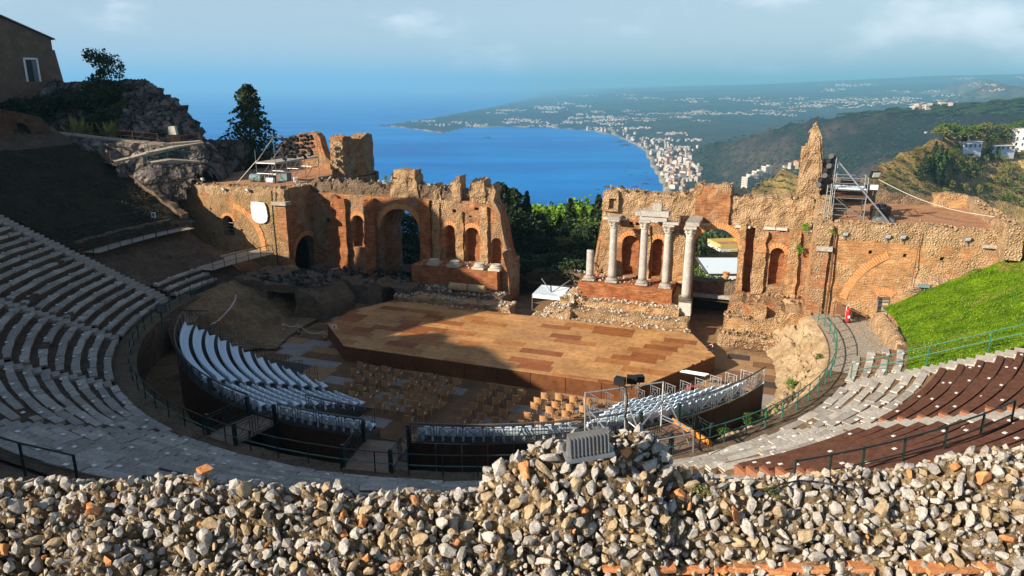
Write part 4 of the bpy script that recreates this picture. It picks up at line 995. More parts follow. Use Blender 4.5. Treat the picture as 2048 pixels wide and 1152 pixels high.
# ---- columns
CAPM = M['marble']
def column(name, label, x, y, z0, z1, r0=.355, r1=.30, cap=True, base=True, ped=None, mat='marble'):
    t = thing(name, label, 'column', W(x, y, z0)); c = W(x, y, 0); zb = z0
    if ped is not None:
        mb = MB(); zz = ped; k = 0
        for h in (.34, .42, .36):
            mb = MB(); p = W(x, y, zz + h / 2); mb.box(p, (1.02 - .02 * k, 1.02 - .02 * k, h - .012), AX); mb.build('pedestal_block', M['white_marble'], t); zz += h; k += 1
        zb = zz + .004
    if base:
        mb = MB(); p = W(x, y, zb + .09); mb.box(p, (1.05, 1.05, .17), AX)
        mb.lathe((c[0], c[1], zb + .18), [(.52, 0), (.55, .05), (.52, .10), (.44, .13), (.46, .18), (.42, .22)], 18); mb.build('base', M['limestone'] if ped is None else M['dark_stone'], t); zb += .40
    ch = .72 if cap else 0
    mb = MB(); n = 14; H_ = z1 - ch - zb
    mb.lathe((c[0], c[1], zb), [(lerp(r0, r1, (i / n) ** 1.3) * (1 + .02 * nz(i * .9, x, 3)), H_ * i / n) for i in range(n + 1)], 20)
    mb.build('shaft', M[mat], t, smooth=True)
    if cap:
        zc = z1 - ch; mb = MB(); V = []; nn = 24; prof_ = [(.34, 0), (.37, .03), (.33, .06), (.36, .18), (.45, .28), (.36, .30), (.41, .42), (.52, .54), (.42, .56), (.45, .60)]
        F = []
        for k, (rr, zz) in enumerate(prof_):
            for i in range(nn):
                a = 2 * math.pi * i / nn; f = 1 + (.16 * (1 if (i // 1) % 3 == 0 else -.35) if k in (3, 4, 6, 7) else 0); V.append((c[0] + rr * f * math.cos(a), c[1] + rr * f * math.sin(a), zc + zz))
        for k in range(len(prof_) - 1):
            for i in range(nn): F.append((k * nn + i, k * nn + (i + 1) % nn, (k + 1) * nn + (i + 1) % nn, (k + 1) * nn + i))
        mb.add(V, F); p = W(x, y, zc + .66); mb.box(p, (.98, .98, .11), AX + .05)
        mb.build('capital', M['white_marble'] if ped is not None else M['limestone_b'], t)
    return t
M['dark_stone'] = stone('dark_base_stone', (.10, .085, .07), (.17, .145, .12), 2, .7, .4, .03, False)
column('broken_column', 'short broken column stub at the ragged end of the brick podium', 5.5, 10.6, 3.36, 6.03, .34, .32, cap=False)
column('column', 'grey column with worn capital standing next to the broken stub', 7.5, 10.6, 3.36, 8.9)
column('column', 'grey column carrying the left end of the white marble beam', 10.15, 10.6, 3.36, 8.98)
column('column', 'thinner grey column under the right end of the white marble beam', 12.15, 10.6, 3.25, 8.75, .33, .28)
column('column', 'tallest grey column on a white block pedestal beside the big arch', 14.05, 9.6, 2.5, 8.85, .39, .32, ped=1.38)
t = thing('entablature', 'broken white marble beam lying across two column tops', 'marble beam', W(11, 10.6, 9))
for nm, a, b, y0, y1, z0, z1 in (('beam_block', 9.75, 12.0, 10.2, 11.1, 9.0, 9.40), ('cornice_block', 9.85, 12.15, 10.05, 11.2, 9.41, 9.86), ('end_block', 9.35, 9.8, 10.2, 11.1, 9.42, 9.72), ('top_block', 10.75, 11.5, 10.4, 11.0, 9.87, 10.5), ('beam_block', 11.7, 13.0, 10.25, 11.1, 8.78, 8.99)):
    mb = MB(); mb.lbox(a, b, y0, y1, z0, z1); mb.build(nm, M['marble'] if nm != 'top_block' else M['limestone'], t)
for a, y0 in ((6.6, 12.3), (13.6, 10.4)):
    t = thing('marble_beam', 'slab of marble bridging the wall and a column capital by the broken corner' if a < 10 else 'slab of marble bridging the wall and the tallest column', 'marble beam', W(a, y0, 8.9))
    mb = MB(); mb.lbox(a, a + 1.1, y0 - .6, 13.2, 8.62 if a < 10 else 8.87, 8.86 if a < 10 else 9.15); mb.build('slab', M['limestone'], t)

# ---- right podium and the stepped footing below it
t = thing('podium', 'sunlit red brick podium under the standing columns', 'podium', W(9, 11, 1))
mb = MB(); wall_layer(mb, 4.6, 12.85, .6, 3.3, 0, 3.2, FRONT(9.95), amp=.06, jag=.06); mb.build('brick_body', M['brick_red'], t)
mb = MB(); wall_layer(mb, 12.9, 14.0, .5, lambda s: 2.9 - (s - 12.9) * .4, .6, 3.2, FRONT(9.95), amp=.12); mb.build('end_rubble', M['brick_pale'], t)
q = random.Random(31); tag(strew(MB(), [W(q.uniform(4.8, 12.6), q.uniform(10.1, 12.8), 3.3 + q.uniform(0, .1)) for _ in range(80)], .06, .2, q).build('loose_stones', M['limestone_b'], t), kind='stuff')
t = thing('stepped_footing', 'long stepped tan footing between the red podium and the stage', 'ruined footing', W(9, 7, 0))
for y0, y1, zt, a, b, m_ in ((8.6, 10.0, 1.95, 3.4, 13.6, 'brick_pale'), (7.0, 8.7, 1.45, 2.7, 14.6, 'rubble'), (5.5, 7.1, .95, 1.6, 14.9, 'brick_pale')):
    mb = MB(); wall_layer(mb, a, b, -.1, lambda s: zt + .12 * noise.noise((s * .7, y0, 1)), 0, y1 - y0, FRONT(y0), amp=.16, freq=1.1, jag=.12); mb.build('step', M[m_], t)
    q = random.Random(int(y0 * 10)); tag(strew(MB(), [W(q.uniform(a, b), q.uniform(y0 + .05, y1 - .1), zt + q.uniform(-.02, .1)) for _ in range(110)], .06, .2, q).build('loose_stones', M['limestone_b'], t), kind='stuff')
def rubble_mound(name, label, x0, x1, y0, y1, hfun, mat, nu=26, nv=22, seed=0, stones=60, cat='rubble mound'):
    t = thing(name, label, cat, W((x0 + x1) / 2, (y0 + y1) / 2, 0)); mb = MB()
    mb.grid(lambda a, b: rough(W(lerp(x0, x1, a), lerp(y0, y1, b), hfun(a, b) * (min(1, 7 * min(a, 1 - a, b, 1 - b)) ** .5) - .05), .3, 1.0), nu, nv); mb.build('core', M[mat], t)
    q = random.Random(seed); P = []
    for _ in range(stones):
        a, b = q.uniform(.06, .94), q.uniform(.05, .95); P.append(W(lerp(x0, x1, a), lerp(y0, y1, b), hfun(a, b) + .02))
    if P: tag(strew(MB(), P, .1, .3, q).build('loose_stones', M['limestone_b' if mat == 'rubble' else 'limestone'], t), kind='stuff')
    return t
rubble_mound('rubble_mound', 'pale heap of mortared rubble sloping down from the broken column stub', 1.7, 5.2, 5.8, 13.2, lambda a, b: .5 + 2.9 * a * (.45 + .55 * b) + .3 * nz(a * 5, b * 5, 2), 'rubble', seed=2, stones=110)
# ---- pier right of the passage
t = thing('masonry_pier', 'stepped sunlit masonry pier at the foot of the wall beyond the dark passage', 'ruined footing', W(20, 10, 0))
for y0, y1, zt, a, b, m_ in ((9.6, 13.0, 2.75, 17.5, 23.5, 'brick'), (8.0, 9.7, 1.85, 17.3, 23.3, 'brick_pale'), (6.6, 8.1, .95, 17.0, 22.0, 'rubble')):
    mb = MB(); wall_layer(mb, a, b, -.1, lambda s: zt + .2 * noise.noise((s * .9, y0, 1)), 0, y1 - y0, FRONT(y0), amp=.16, freq=1.1, jag=.16); mb.build('step', M[m_], t)
    q = random.Random(int(y0 * 10) + 3); tag(strew(MB(), [W(q.uniform(a, b), q.uniform(y0 + .05, y1 - .1), zt + q.uniform(-.02, .15)) for _ in range(70)], .07, .24, q).build('loose_stones', M['rubble'], t), kind='stuff')
for x0, x1, y0, z1 in ((21.6, 23.6, 7.2, 3.1), (19.2, 20.4, 8.8, 2.7)):
    mb = MB(); wall_layer(mb, x0, x1, -.1, z1, 0, 2.5, FRONT(y0), amp=.22, freq=1.0, jag=.3); mb.build('buttress', M['brick_pale'], t)
# wall and lintel behind the passage
t = thing('passage_wall', 'low rubble wall across the back of the dark passage under the big arch', 'wall', W(16, 16, 0))
mb = MB(); wall_layer(mb, 13.6, 18.4, 1.7, 2.9, 0, 1.2, FRONT(15.4), amp=.12, jag=.12); mb.build('stonework', M['dark_rubble'], t)
mb = MB(); mb.lbox(13.6, 18.4, 14.9, 15.35, 1.45, 1.75); mb.build('lintel', M['limestone'], t)
mb = MB(); wall_layer(mb, 13.6, 18.4, -.1, 1.7, .9, 1.3, FRONT(15.4)); mb.build('shade_backing', M['black_board'], t)  # black backing, the passage's shade put into its colour

# ---- right tower
t = thing('brick_tower', 'broad sunlit brick tower with roof terrace beside the lawn', 'ruined building', W(31, 14, 0))
TT = [(24.2, 10.0), (27, 10.2), (28.6, 10.05), (30.3, 10.35), (33, 10.1), (36, 10.2), (40, 10.1)]
OPT = [(28.24, 29.08, 2.9, 4.75, 'flat')] + [(a - .13, a + .13, z - .14, z + .14, 'flat') for a, z in ((32.02, 7.96), (30.4, 5.6))]
HOL = [(a - .13, a + .13, z - .14, z + .14, 'flat') for a, z in ((27.3, 8.1), (29.6, 8.3), (29.4, 7.0))]
OPT = [OPT[0], OPT[1], (30.3, 30.62, 5.42, 5.74, 'flat'), HOL[0], (29.5, 29.75, 7.9, 8.15, 'flat'), (25.7, 26.0, 3.3, 3.6, 'flat')]
mb = MB(); wall_layer(mb, 24.3, 42, 1.5, lambda s: min(8.9, prof(TT, s)), 0, .6, FRONT(8.0), OPT, jag=.04, amp=.07); mb.build('brick_face', M['brick_pale2'] if 'brick_pale2' in M else M['brick_pale'], t)
mb = MB(); wall_layer(mb, 24.3, 42, 1.5, lambda s: prof(TT, s) - .3, .6, 1.4, FRONT(8.0), du=.8, dz=.8); mb.build('wall_core', M['brick_red'], t)
mb = MB(); wall_layer(mb, 24.3, 42, 8.8, lambda s: prof(TT, s), .04, 1.3, FRONT(8.0), amp=.14, du=.28, dz=.28, jag=.2); mb.build('rubble_top', M['rubble'], t)
arch_ring(t, FRONT(8.0), 31.0, 3.3, 5.0, 118, 168, .55, -.04, mat=M['arch'], name='relieving_arch')
arch_ring(t, FRONT(8.0), 28.66, 4.2, .72, 52, 128, .55, -.03, n=11, mat=M['arch'], name='door_arch')
mb = MB(); mb.lbox(24.5, 35.2, 9.3, 19.6, 10.05, 10.12); mb.build('terrace_floor', M['terrace'], t)
mb = MB(); wall_layer(mb, 24.6, 33.2, 9.4, lambda s: prof([(24.6, 12.5), (26, 12.1), (27.8, 11.6), (29, 11.25), (30.2, 10.95), (33.2, 10.8)], s), 0, .8, FRONT(19.5), amp=.15, jag=.2); mb.build('back_parapet', M['dark_rubble'], t)
mb = MB(); wall_layer(mb, 32.9, 35.4, 9.4, lambda s: 11.35 - .12 * abs(s - 34), -.4, .8, FRONT(19.3), amp=.14, jag=.15); mb.build('corner_parapet', M['brick_pale'], t)
mb = MB(); wall_layer(mb, 6.0, 19.4, 8.6, lambda s: prof([(6, 10.9), (9, 10.9), (14, 10.8), (19.4, 11.05)], s), 0, 1.0, SIDE(35.2), amp=.15, jag=.16); mb.build('side_parapet', M['rubble'], t)
mb = MB(); mb.lbox(24.6, 35.6, 9.4, 20.2, -3, 9.9); mb.build('tower_core', M['dark_rubble'], t)
top_stones(t, FRONT(8.0), 24.4, 40, lambda s: prof(TT, s), .05, 1.2, 320, 12)
top_stones(t, SIDE(35.2), 6.4, 19, lambda s: 10.95, .1, .9, 160, 13)
# overhang of bare rock low on the tower face
mb = MB(); mb.grid(lambda a, b: rough(W(lerp(30.0, 34.6, a), 7.95 - .75 * math.sin(math.pi * b) * math.sin(math.pi * min(1, max(0, a))) ** .5, lerp(5.35, 6.7, b)), .18, 1.2), 22, 8); mb.build('rock_overhang', M['rubble'], t)
# barred door in the tower foot
t2 = thing('barred_gate', 'small gate of flat bars in the doorway at the foot of the sunlit brick tower', 'gate', W(28.66, 8.1, 2.9))
for x in (28.3, 29.02): mb = MB(); mb.lbox(x - .03, x + .03, 8.02, 8.08, 2.95, 4.7); mb.build('upright', M['grey_steel'], t2)
for z in (3.35, 3.72, 4.1, 4.45, 4.68): mb = MB(); mb.lbox(28.3, 29.02, 8.03, 8.07, z - .025, z + .025); mb.build('bar', M['grey_steel'], t2)
mb = MB(); mb.lbox(28.26, 29.06, 7.98, 8.06, 3.02, 3.16); mb.build('kick_plate', M['white'], t2)
mb = MB(); mb.lbox(28.26, 29.06, 8.35, 8.4, 2.9, 4.75); mb.build('plank_backing', M['sandply'] if 'sandply' in M else M['path'], t2)

# ---- left half of the stage wall
TOPL = [(-25.4, 10.6), (-21, 10.6), (-18.5, 10.6), (-16.9, 10.4), (-15.9, 10.6), (-12.4, 10.6), (-9, 10.3), (-5.6, 10.0), (-4.6, 9.6), (-4.0, 8.6), (-3.75, 7.2), (-3.3, 5.0), (-2.5, 3.0), (-2.3, 2.4)]
OPL = [(-20.2, -18.7, 3.9, 6.5), (-16.9, -12.4, -.2, 5.9), (-9.7, -8.6, 3.55, 6.35), (-7.55, -6.05, 3.35, 6.05), (-4.9, -3.75, 3.3, 5.4)]
for _ in range(24):
    a_ = q.uniform(-24, -4); z_ = q.uniform(3.2, 9.0); h_ = q.uniform(.16, .5)
    if all(not (o[0] - .15 < a_ + h_ and a_ < o[1] + .15 and z_ < o[3] + (o[1] - o[0]) / 2 + .5) for o in OPL): OPL.append((a_, a_ + h_, z_, z_ + h_ * q.uniform(.6, 1), 'flat'))
tL = lambda s: prof(TOPL, s)
t = thing('stage_wall', 'ruined brick stage wall half in shade with a tall open arch and two deep niches', 'ruined wall', W(-14, 14, 0))
mb = MB(); wall_layer(mb, -25, -2.3, -.2, lambda s: min(tL(s), 9.3), 0, .8, FRONT(13), OPL, jag=.05); mb.build('brick_face', M['brick'], t)
mb = MB(); wall_layer(mb, -25, -2.6, -.2, lambda s: min(tL(s), 9.3), .8, 2.0, FRONT(13), [(-16.9, -12.4, -.2, 5.9)], du=.6, dz=.6); mb.build('wall_core', M['brick_red'], t)
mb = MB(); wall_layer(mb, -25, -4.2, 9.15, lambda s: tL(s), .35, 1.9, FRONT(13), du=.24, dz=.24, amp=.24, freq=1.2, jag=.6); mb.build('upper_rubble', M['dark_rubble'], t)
mb = MB(); wall_layer(mb, -19.5, -10.8, -.2, 8.8, 2.0, 4.5, FRONT(13), [(-16.9, -12.4, -.2, 5.9)], du=.5, dz=.6, amp=.12); mb.build('vault_mass', M['brick'], t)
for a, b, z1, pr in ((-15.6, -12.7, 11.35, .1), (-10.9, -10.1, 10.7, .12), (-9.0, -7.9, 11.15, .3), (-6.9, -5.4, 11.25, .3), (-5.4, -4.5, 10.7, .1)):
    mb = MB(); wall_layer(mb, a, b, 9.2, z1, -pr, 1.4, FRONT(13.2), amp=.3, freq=1.1, jag=.8, du=.2, dz=.2); mb.build('rubble_lump', M['rubble'], t)
mb = MB(); wall_layer(mb, -15.2, -12.8, 11.2, 12.0, .0, 1.3, FRONT(13.2), amp=.14, jag=.2, du=.24, dz=.2); mb.build('brick_cap', M['brick_pale'], t)
for a, b, z0, z1, pr in ((-12.2, -11.1, .3, 9.2, .5), (-11.0, -10.2, 3.2, 9.0, .2), (-8.45, -7.7, 3.3, 8.2, .22), (-5.9, -5.1, 3.2, 8.9, .3), (-3.7, -2.9, 1.5, 5.0, .2), (-18.4, -17.2, .3, 8.9, .6), (-22.2, -20.6, .3, 9.0, .5)):
    mb = MB(); wall_layer(mb, a, b, z0, z1, -pr, .1, FRONT(13), amp=.12, freq=1.3, jag=.3); mb.build('pilaster', M['brick_pale'] if a > -11.05 else M['brick_red'], t)
for c, zs, r_, wd in ((-9.15, 6.35, .55, .42), (-6.8, 6.05, .75, .42), (-14.65, 5.9, 2.25, .55), (-19.45, 6.5, .75, .4)): arch_ring(t, FRONT(13), c, zs, r_, 4, 176, wd)
top_stones(t, FRONT(13), -25, -4.2, lambda s: tL(s) + .05, .3, 1.8, 200, 15, 'limestone')
q = random.Random(16); tag(strew(MB(), [W(q.uniform(-3.6, -2.2), q.uniform(12.9, 14.6), q.uniform(2, 4.4)) for _ in range(30)], .12, .3, q).build('loose_stones', M['rubble'], t), kind='stuff')
t = thing('podium', 'red brick podium carrying four low column bases, half in shade', 'podium', W(-7, 11, 1))
mb = MB(); wall_layer(mb, -11.9, -3.1, .8, 3.4, 0, 3.1, FRONT(10), amp=.06, jag=.08); mb.build('brick_body', M['brick_red'], t)
mb = MB(); wall_layer(mb, -3.0, -2.2, .4, lambda s: prof([(-3, 5.0), (-2.6, 4.2), (-2.2, 2.6)], s), .9, 3.0, FRONT(10), amp=.14, jag=.25); mb.build('end_pier', M['brick'], t)
q = random.Random(17); tag(strew(MB(), [W(q.uniform(-11.6, -3.3), q.uniform(10.2, 12.8), 3.42 + q.uniform(0, .08)) for _ in range(70)], .06, .18, q).build('loose_stones', M['limestone_b'], t), kind='stuff')
for k, x in enumerate((-9.84, -7.69, -5.13, -3.5)):
    c = W(x, 10.75, 0)
    t = thing('column_pedestal', ('bare column base at the shaded end of the brick podium', 'bare column base second from the shaded end of the podium', 'bare column base third along the podium, catching the sun', 'bare column base at the broken sunlit corner of the podium')[k], 'column base', W(x, 10.75, 3.42))
    mb = MB(); mb.box((c[0], c[1], 3.53), (1.15, 1.15, .22), AX); mb.build('plinth', M['limestone_b'], t)
    mb = MB(); mb.lathe((c[0], c[1], 3.65), [(.54, 0), (.58, .06), (.54, .12), (.44, .15), (.44, .2), (.49, .25), (.44, .3)], 18); mb.build('moulding', M['limestone_b'], t)
t = thing('stepped_footing', 'rough stepped rubble footing between the shaded podium and the stage', 'ruined footing', W(-6, 8, 0))
for y0, y1, zt, a, b, m_ in ((8.2, 10.1, 1.5, -12.5, -2.0, 'dark_rubble'), (6.4, 8.3, 1.25, -12.0, -.6, 'brick_pale'), (5.2, 6.5, .8, -11.2, -.4, 'rubble')):
    mb = MB(); wall_layer(mb, a, b, -.1, lambda s: zt + .2 * noise.noise((s * .7, y0, 1)), 0, y1 - y0, FRONT(y0), amp=.2, freq=1.0, jag=.2); mb.build('step', M[m_], t)
    q = random.Random(int(y0 * 10)); tag(strew(MB(), [W(q.uniform(a, b), q.uniform(y0 + .05, y1 - .1), zt + q.uniform(-.02, .12)) for _ in range(130)], .07, .24, q).build('loose_stones', M['limestone_b'], t), kind='stuff')
for k, (a, b) in enumerate(((-7.4, -5.6), (-5.45, -3.9))):
    mb = MB(); mb.tube(W(a, 9.0, 1.95), W(b, 8.95, 1.95), .38, 14, .36)
    tag(mb.build('column_drum', M['sandstone'] if 'sandstone' in M else M['limestone_b'], smooth=False, origin=W(a, 9, 1.6)), ('fallen column drum lying in front of the podium, the longer of two', 'fallen column drum lying in front of the podium, nearer the tent')[k], 'column drum', 'fallen column drums')
# ---- left tower
t = thing('brick_tower', 'tall brick tower with white panel and dark arched door, its side face in shade', 'ruined building', W(-31, 13, 0))
TF = [(-39.5, 10.3), (-36, 10.15), (-30, 10.2), (-27, 10.3), (-25, 10.2)]
OPF = [(-32.85, -31.5, 5.05, 6.45), (-34.3, -34.08, 7.6, 7.85, 'flat'), (-30.7, -30.45, 5.6, 5.85, 'flat'), (-33.6, -33.35, 6.6, 6.85, 'flat')]
mb = MB(); wall_layer(mb, -39.5, -25, -.5, lambda s: min(9.3, prof(TF, s)), 0, .8, FRONT(8.8), OPF, jag=.04, amp=.07); mb.build('brick_face', M['tower'], t)
mb = MB(); wall_layer(mb, -39.5, -25, 9.2, lambda s: prof(TF, s), .05, 1.2, FRONT(8.8), amp=.14, du=.28, dz=.28, jag=.2); mb.build('rubble_top', M['rubble'], t)
OPS = [(9.75, 13.6, -.5, 3.05)]
mb = MB(); wall_layer(mb, 9.4, 26.1, -.5, lambda s: 10.2 - .03 * (s - 9), 0, 1.1, SIDE(-25, -1), OPS, jag=.12, amp=.09); mb.build('side_face', M['brick'], t)
mb = MB(); wall_layer(mb, -26.0, -24.85, -.5, 8.6, -.18, .6, FRONT(8.8), amp=.05, jag=.05); mb.build('corner_pilaster', M['brick'], t)
mb = MB(); mb.lbox(-26.3, -24.6, 8.35, 9.3, 8.6, 8.95); mb.build('capital_block', M['limestone'], t)
arch_ring(t, FRONT(8.8), -32.2, 4.1, 3.9, -14, 78, .62, -.05, name='relieving_arch')
arch_ring(t, FRONT(8.8), -32.18, 6.45, .68, 10, 170, .3, -.03, name='window_arch')
arch_ring(t, SIDE(-25, -1), 11.68, 3.05, 1.93, 4, 176, .5, -.04, name='door_arch')
mb = MB(); mb.lbox(-39.3, -25.6, 9.5, 27.2, -.7, -.4); mb.build('inner_floor', M['dark_earth'], t)
mb = MB(); mb.lbox(-39.5, -26.2, 10.1, 27.5, 10.0, 10.15); mb.build('terrace_floor', M['terrace'], t)
mb = MB(); wall_layer(mb, 8.9, 27.5, -.5, 10.0, 0, .8, SIDE(-39.5), du=.9, dz=.9); mb.build('rear_side_face', M['dark_rubble'], t)
mb = MB(); wall_layer(mb, -39.5, -25.2, -.5, 10.0, 0, .8, FRONT(26.7), du=.9, dz=.9); mb.build('rear_face', M['dark_rubble'], t)
mb = MB(); wall_layer(mb, 19.75, 26.1, 9.9, lambda s: 14.3 + .25 * math.sin(s * 1.3), 0, 1.7, SIDE(-25.02, -1), amp=.12, jag=.25); mb.build('broken_block', M['brick'], t)
mb = MB(); wall_layer(mb, -26.7, -25.05, 10.9, 14.1, -.14, .4, FRONT(19.75), amp=.18, freq=1.4, jag=.3, du=.22, dz=.22); mb.build('rubble_end', M['rubble'], t)
TB = [(-37, 12.9), (-35.5, 13.8), (-33.4, 14.5), (-31.2, 14.55), (-30.75, 13.6), (-30.5, 12.2), (-29.8, 11.3), (-28.6, 10.7)]
mb = MB(); wall_layer(mb, -37, -28.6, 9.9, lambda s: prof(TB, s), 0, 1.2, FRONT(24), amp=.14, jag=.2); mb.build('rear_fragment', M['brick'], t)
mb = MB(); wall_layer(mb, -47, -37, 9.4, lambda s: prof([(-47, 11.4), (-44, 11.6), (-40, 12.0), (-37, 12.6)], s), 0, 1.0, FRONT(25.5), amp=.14, jag=.2); mb.build('rear_parapet', M['dark_rubble'], t)
top_stones(t, FRONT(8.8), -39, -25.2, lambda s: prof(TF, s), .05, 1.2, 210, 22)
top_stones(t, SIDE(-25, -1), 9.4, 19.5, lambda s: 10.2 - .03 * (s - 9), .05, 1.2, 120, 23, 'limestone')
top_stones(t, SIDE(-25, -1), 20, 26, lambda s: 14.3 + .25 * math.sin(s * 1.3), .1, 1.5, 70, 24)
top_stones(t, FRONT(24), -36, -30.8, lambda s: prof(TB, s), .1, 1.0, 60, 25)
t2 = thing('window_grille', 'iron bars across the small arched window of the tower front', 'grille', W(-32.2, 8.9, 5.1))
for z in (5.35, 5.7, 6.05, 6.4): mb = MB(); mb.tube(W(-32.85, 8.86, z), W(-31.5, 8.86, z), .028, 5); mb.build('bar', M['grey_steel'], t2)
for x in (-32.75, -31.6): mb = MB(); mb.tube(W(x, 8.86, 5.05), W(x, 8.86, 6.6), .03, 5); mb.build('upright', M['grey_steel'], t2)
# white irregular panel on the tower front
pts = [(-28.95, 7.1), (-28.75, 6.85), (-28.2, 6.62), (-27.6, 6.65), (-27.2, 6.9), (-27.05, 7.4), (-27.15, 8.3), (-27.35, 8.72), (-28.3, 8.78), (-28.9, 8.75), (-29.0, 8.2)]
V = [W(x, 8.6, z) for x, z in pts] + [W(x, 8.72, z) for x, z in pts]; n = len(pts)
mb = MB(); mb.add(V, [tuple(range(n)), tuple(range(2 * n - 1, n - 1, -1))] + [(i, n + i, n + (i + 1) % n, (i + 1) % n) for i in range(n)])
tag(mb.build('wall_panel', M['white'], origin=W(-28, 8.6, 7.6)), 'white panel with a ragged lower edge fixed high on the tower front', 'panel')
# faint cut lines on the panel
t3 = thing('drain_pipe', 'dark downpipe running down the corner of the tower front', 'pipe', W(-26.3, 8.4, 0))
mb = MB(); mb.path([W(-26.2, 8.5, 10.0), W(-26.25, 8.45, 7), W(-26.2, 8.45, 4.0), W(-26.15, 8.45, 1.0)], .07, 6); mb.build('pipe', M['dark_paint'], t3)
t3 = thing('drain_pipe', 'dark downpipe in the corner between return wall and right tower', 'pipe', W(24.9, 7.8, 2.5))
mb = MB(); mb.path([W(24.75, 7.75, 9.4), W(24.8, 7.72, 6), W(24.75, 7.72, 3.0)], .07, 6); mb.build('pipe', M['rust'], t3)

# ---- dark low ruins left of the stage
t = thing('low_ruin', 'dark low rubble ruin with a small tunnel arch at the back left of the stage', 'ruined wall', W(-14, 8, 0))
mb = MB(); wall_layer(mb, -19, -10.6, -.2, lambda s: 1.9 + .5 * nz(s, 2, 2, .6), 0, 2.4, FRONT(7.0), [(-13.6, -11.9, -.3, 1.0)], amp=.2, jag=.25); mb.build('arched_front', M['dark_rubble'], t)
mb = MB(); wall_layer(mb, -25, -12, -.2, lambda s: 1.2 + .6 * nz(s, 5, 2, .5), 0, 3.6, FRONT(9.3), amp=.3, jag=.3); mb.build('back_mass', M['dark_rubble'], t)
q = random.Random(41); tag(strew(MB(), [W(q.uniform(-24, -11), q.uniform(7.2, 12.5), 1.7 + q.uniform(-.3, .3)) for _ in range(200)], .15, .45, q).build('loose_stones', M['rock'], t), kind='stuff')
t = thing('passage_ruin', 'dark rubble block pierced by a square black passage beside the tower', 'ruined wall', W(-20, 1, 0))
mb = MB(); wall_layer(mb, -25.2, -15.8, -.2, lambda s: prof([(-25.2, 3.3), (-22, 3.1), (-18.5, 2.9), (-16.8, 2.2), (-15.8, 1.2)], s), 0, 5.0, FRONT(.8), [(-21.4, -18.7, -.3, 2.3, 'flat')], amp=.22, jag=.25); mb.build('stonework', M['dark_rubble'], t)
mb = MB(); mb.lbox(-21.6, -18.5, 5.9, 6.0, -.2, 2.6); mb.build('shade_backing', M['black_board'], t)  # thin black sheet standing for the shade inside the passage
q = random.Random(43); tag(strew(MB(), [W(q.uniform(-25, -16.5), q.uniform(1, 5.6), 3.05 + q.uniform(-.2, .2)) for _ in range(150)], .15, .45, q).build('loose_stones', M['rock'], t), kind='stuff')
# bank of brown earth between the ring path and the ruins, left
mb = MB(); mb.grid(lambda s, u: (lambda a, r: PC(r, a, lerp(3.0, .2, max(0, min(1, (24.9 - r) / lerp(.5, 5.4, max(0, min(1, (-178 - a) / 14)) ** 2))) ** 1.2) + (.3 * fbm(r, a * .3, 3, .9) + .15 * fbm(r, a * .3, 8, 2.5)) * math.sin(math.pi * u) - .04))(lerp(-218, -177, s), lerp(25.2, 16.5, u)), 70, 36)
tag(mb.build('bank', M['earth'], smooth=True), 'brown earth bank between the ring path and the dark passage', kind='structure')
# ground at the foot of the left tower
mb = MB(); mb.grid(lambda s, u: (lambda x, y: W(x, y, prof([(-43, 6.2), (-39, 5.6), (-32, 4.2), (-27, 2.6), (-23, .6)], x) - .9 + .2 * fbm(x, y, 3, .8)))(lerp(-43, -24.5, s), lerp(2.5, 9.2, u)), 30, 12)
tag(mb.build('ground', M['earth'], smooth=True), 'earth at the foot of the left tower', kind='structure')
# path and landing in front of the left tower
mb = MB(); mb.grid(lambda s, u: (lambda a: PC(lerp(32.2, 33.8, u), a, 6.72 + .01 * nz(s * 30, u, 1)))(lerp(-187, -207, s)), 40, 2)
tag(mb.build('path', M['path']), 'grey gravel path curving to the tower in shade', kind='structure')
mb = MB(); mb.grid(lambda s, u: (lambda a: PC(lerp(26.3, 30.2, u), a, 4.05 + .03 * nz(s * 30, u * 4, 1)))(lerp(-199, -216, s)), 30, 6)
tag(mb.build('gravel_landing', M['path']), 'gravel landing at the foot of the tower front', kind='structure')
stone_wedge(-199.5, -187, [0, 1, 2], 'three short broken stone seat rows below the gravel landing', seed=9)
t = thing('retaining_wall', 'low dark retaining wall above the gravel path', 'wall', PC(34, -200, 6.7))
mb = MB(); mb.grid(lambda s, u: rough(PC(34.0 + .5 * u, lerp(-187, -206, s), 6.5 + 1.1 * math.sin(math.pi * min(1, .5 * u + .5 * (u > .99))) if u < .5 else 7.5 + .1 * u), .1), 60, 6); mb.build('stonework', M['dark_rubble'], t)
mb = MB(); mb.grid(lambda s, u: rough(PC(30.2 + .25 * (u > .5), lerp(-198, -207, s), 4.0 + (1.3 if u > .3 else 0)), .1), 40, 4)
tag(mb.build('retaining_wall', M['dark_rubble']), 'low dark retaining wall behind the gravel landing', 'wall')
railing('railing', 'thin dark railing along the gravel path in front of the tower', [PC(32.2, a, 6.7) for a in np.linspace(-189, -206.5, 8)], mat='dark_paint', rails=((1.0, .03), (.5, .02)), post=.03)
railing('railing', 'thin dark railing along the lower edge of the gravel landing', [PC(26.2, a, 4.0) for a in np.linspace(-199, -215, 6)], mat='dark_paint', rails=((1.0, .03), (.5, .02)), post=.03)
railing('railing', 'dark railing along the lower edge of the rough grass slope', [PC(35.2, a, 7.7) for a in np.linspace(-187, -206, 8)], mat='dark_paint', rails=((1.0, .03), (.5, .02)), post=.035)
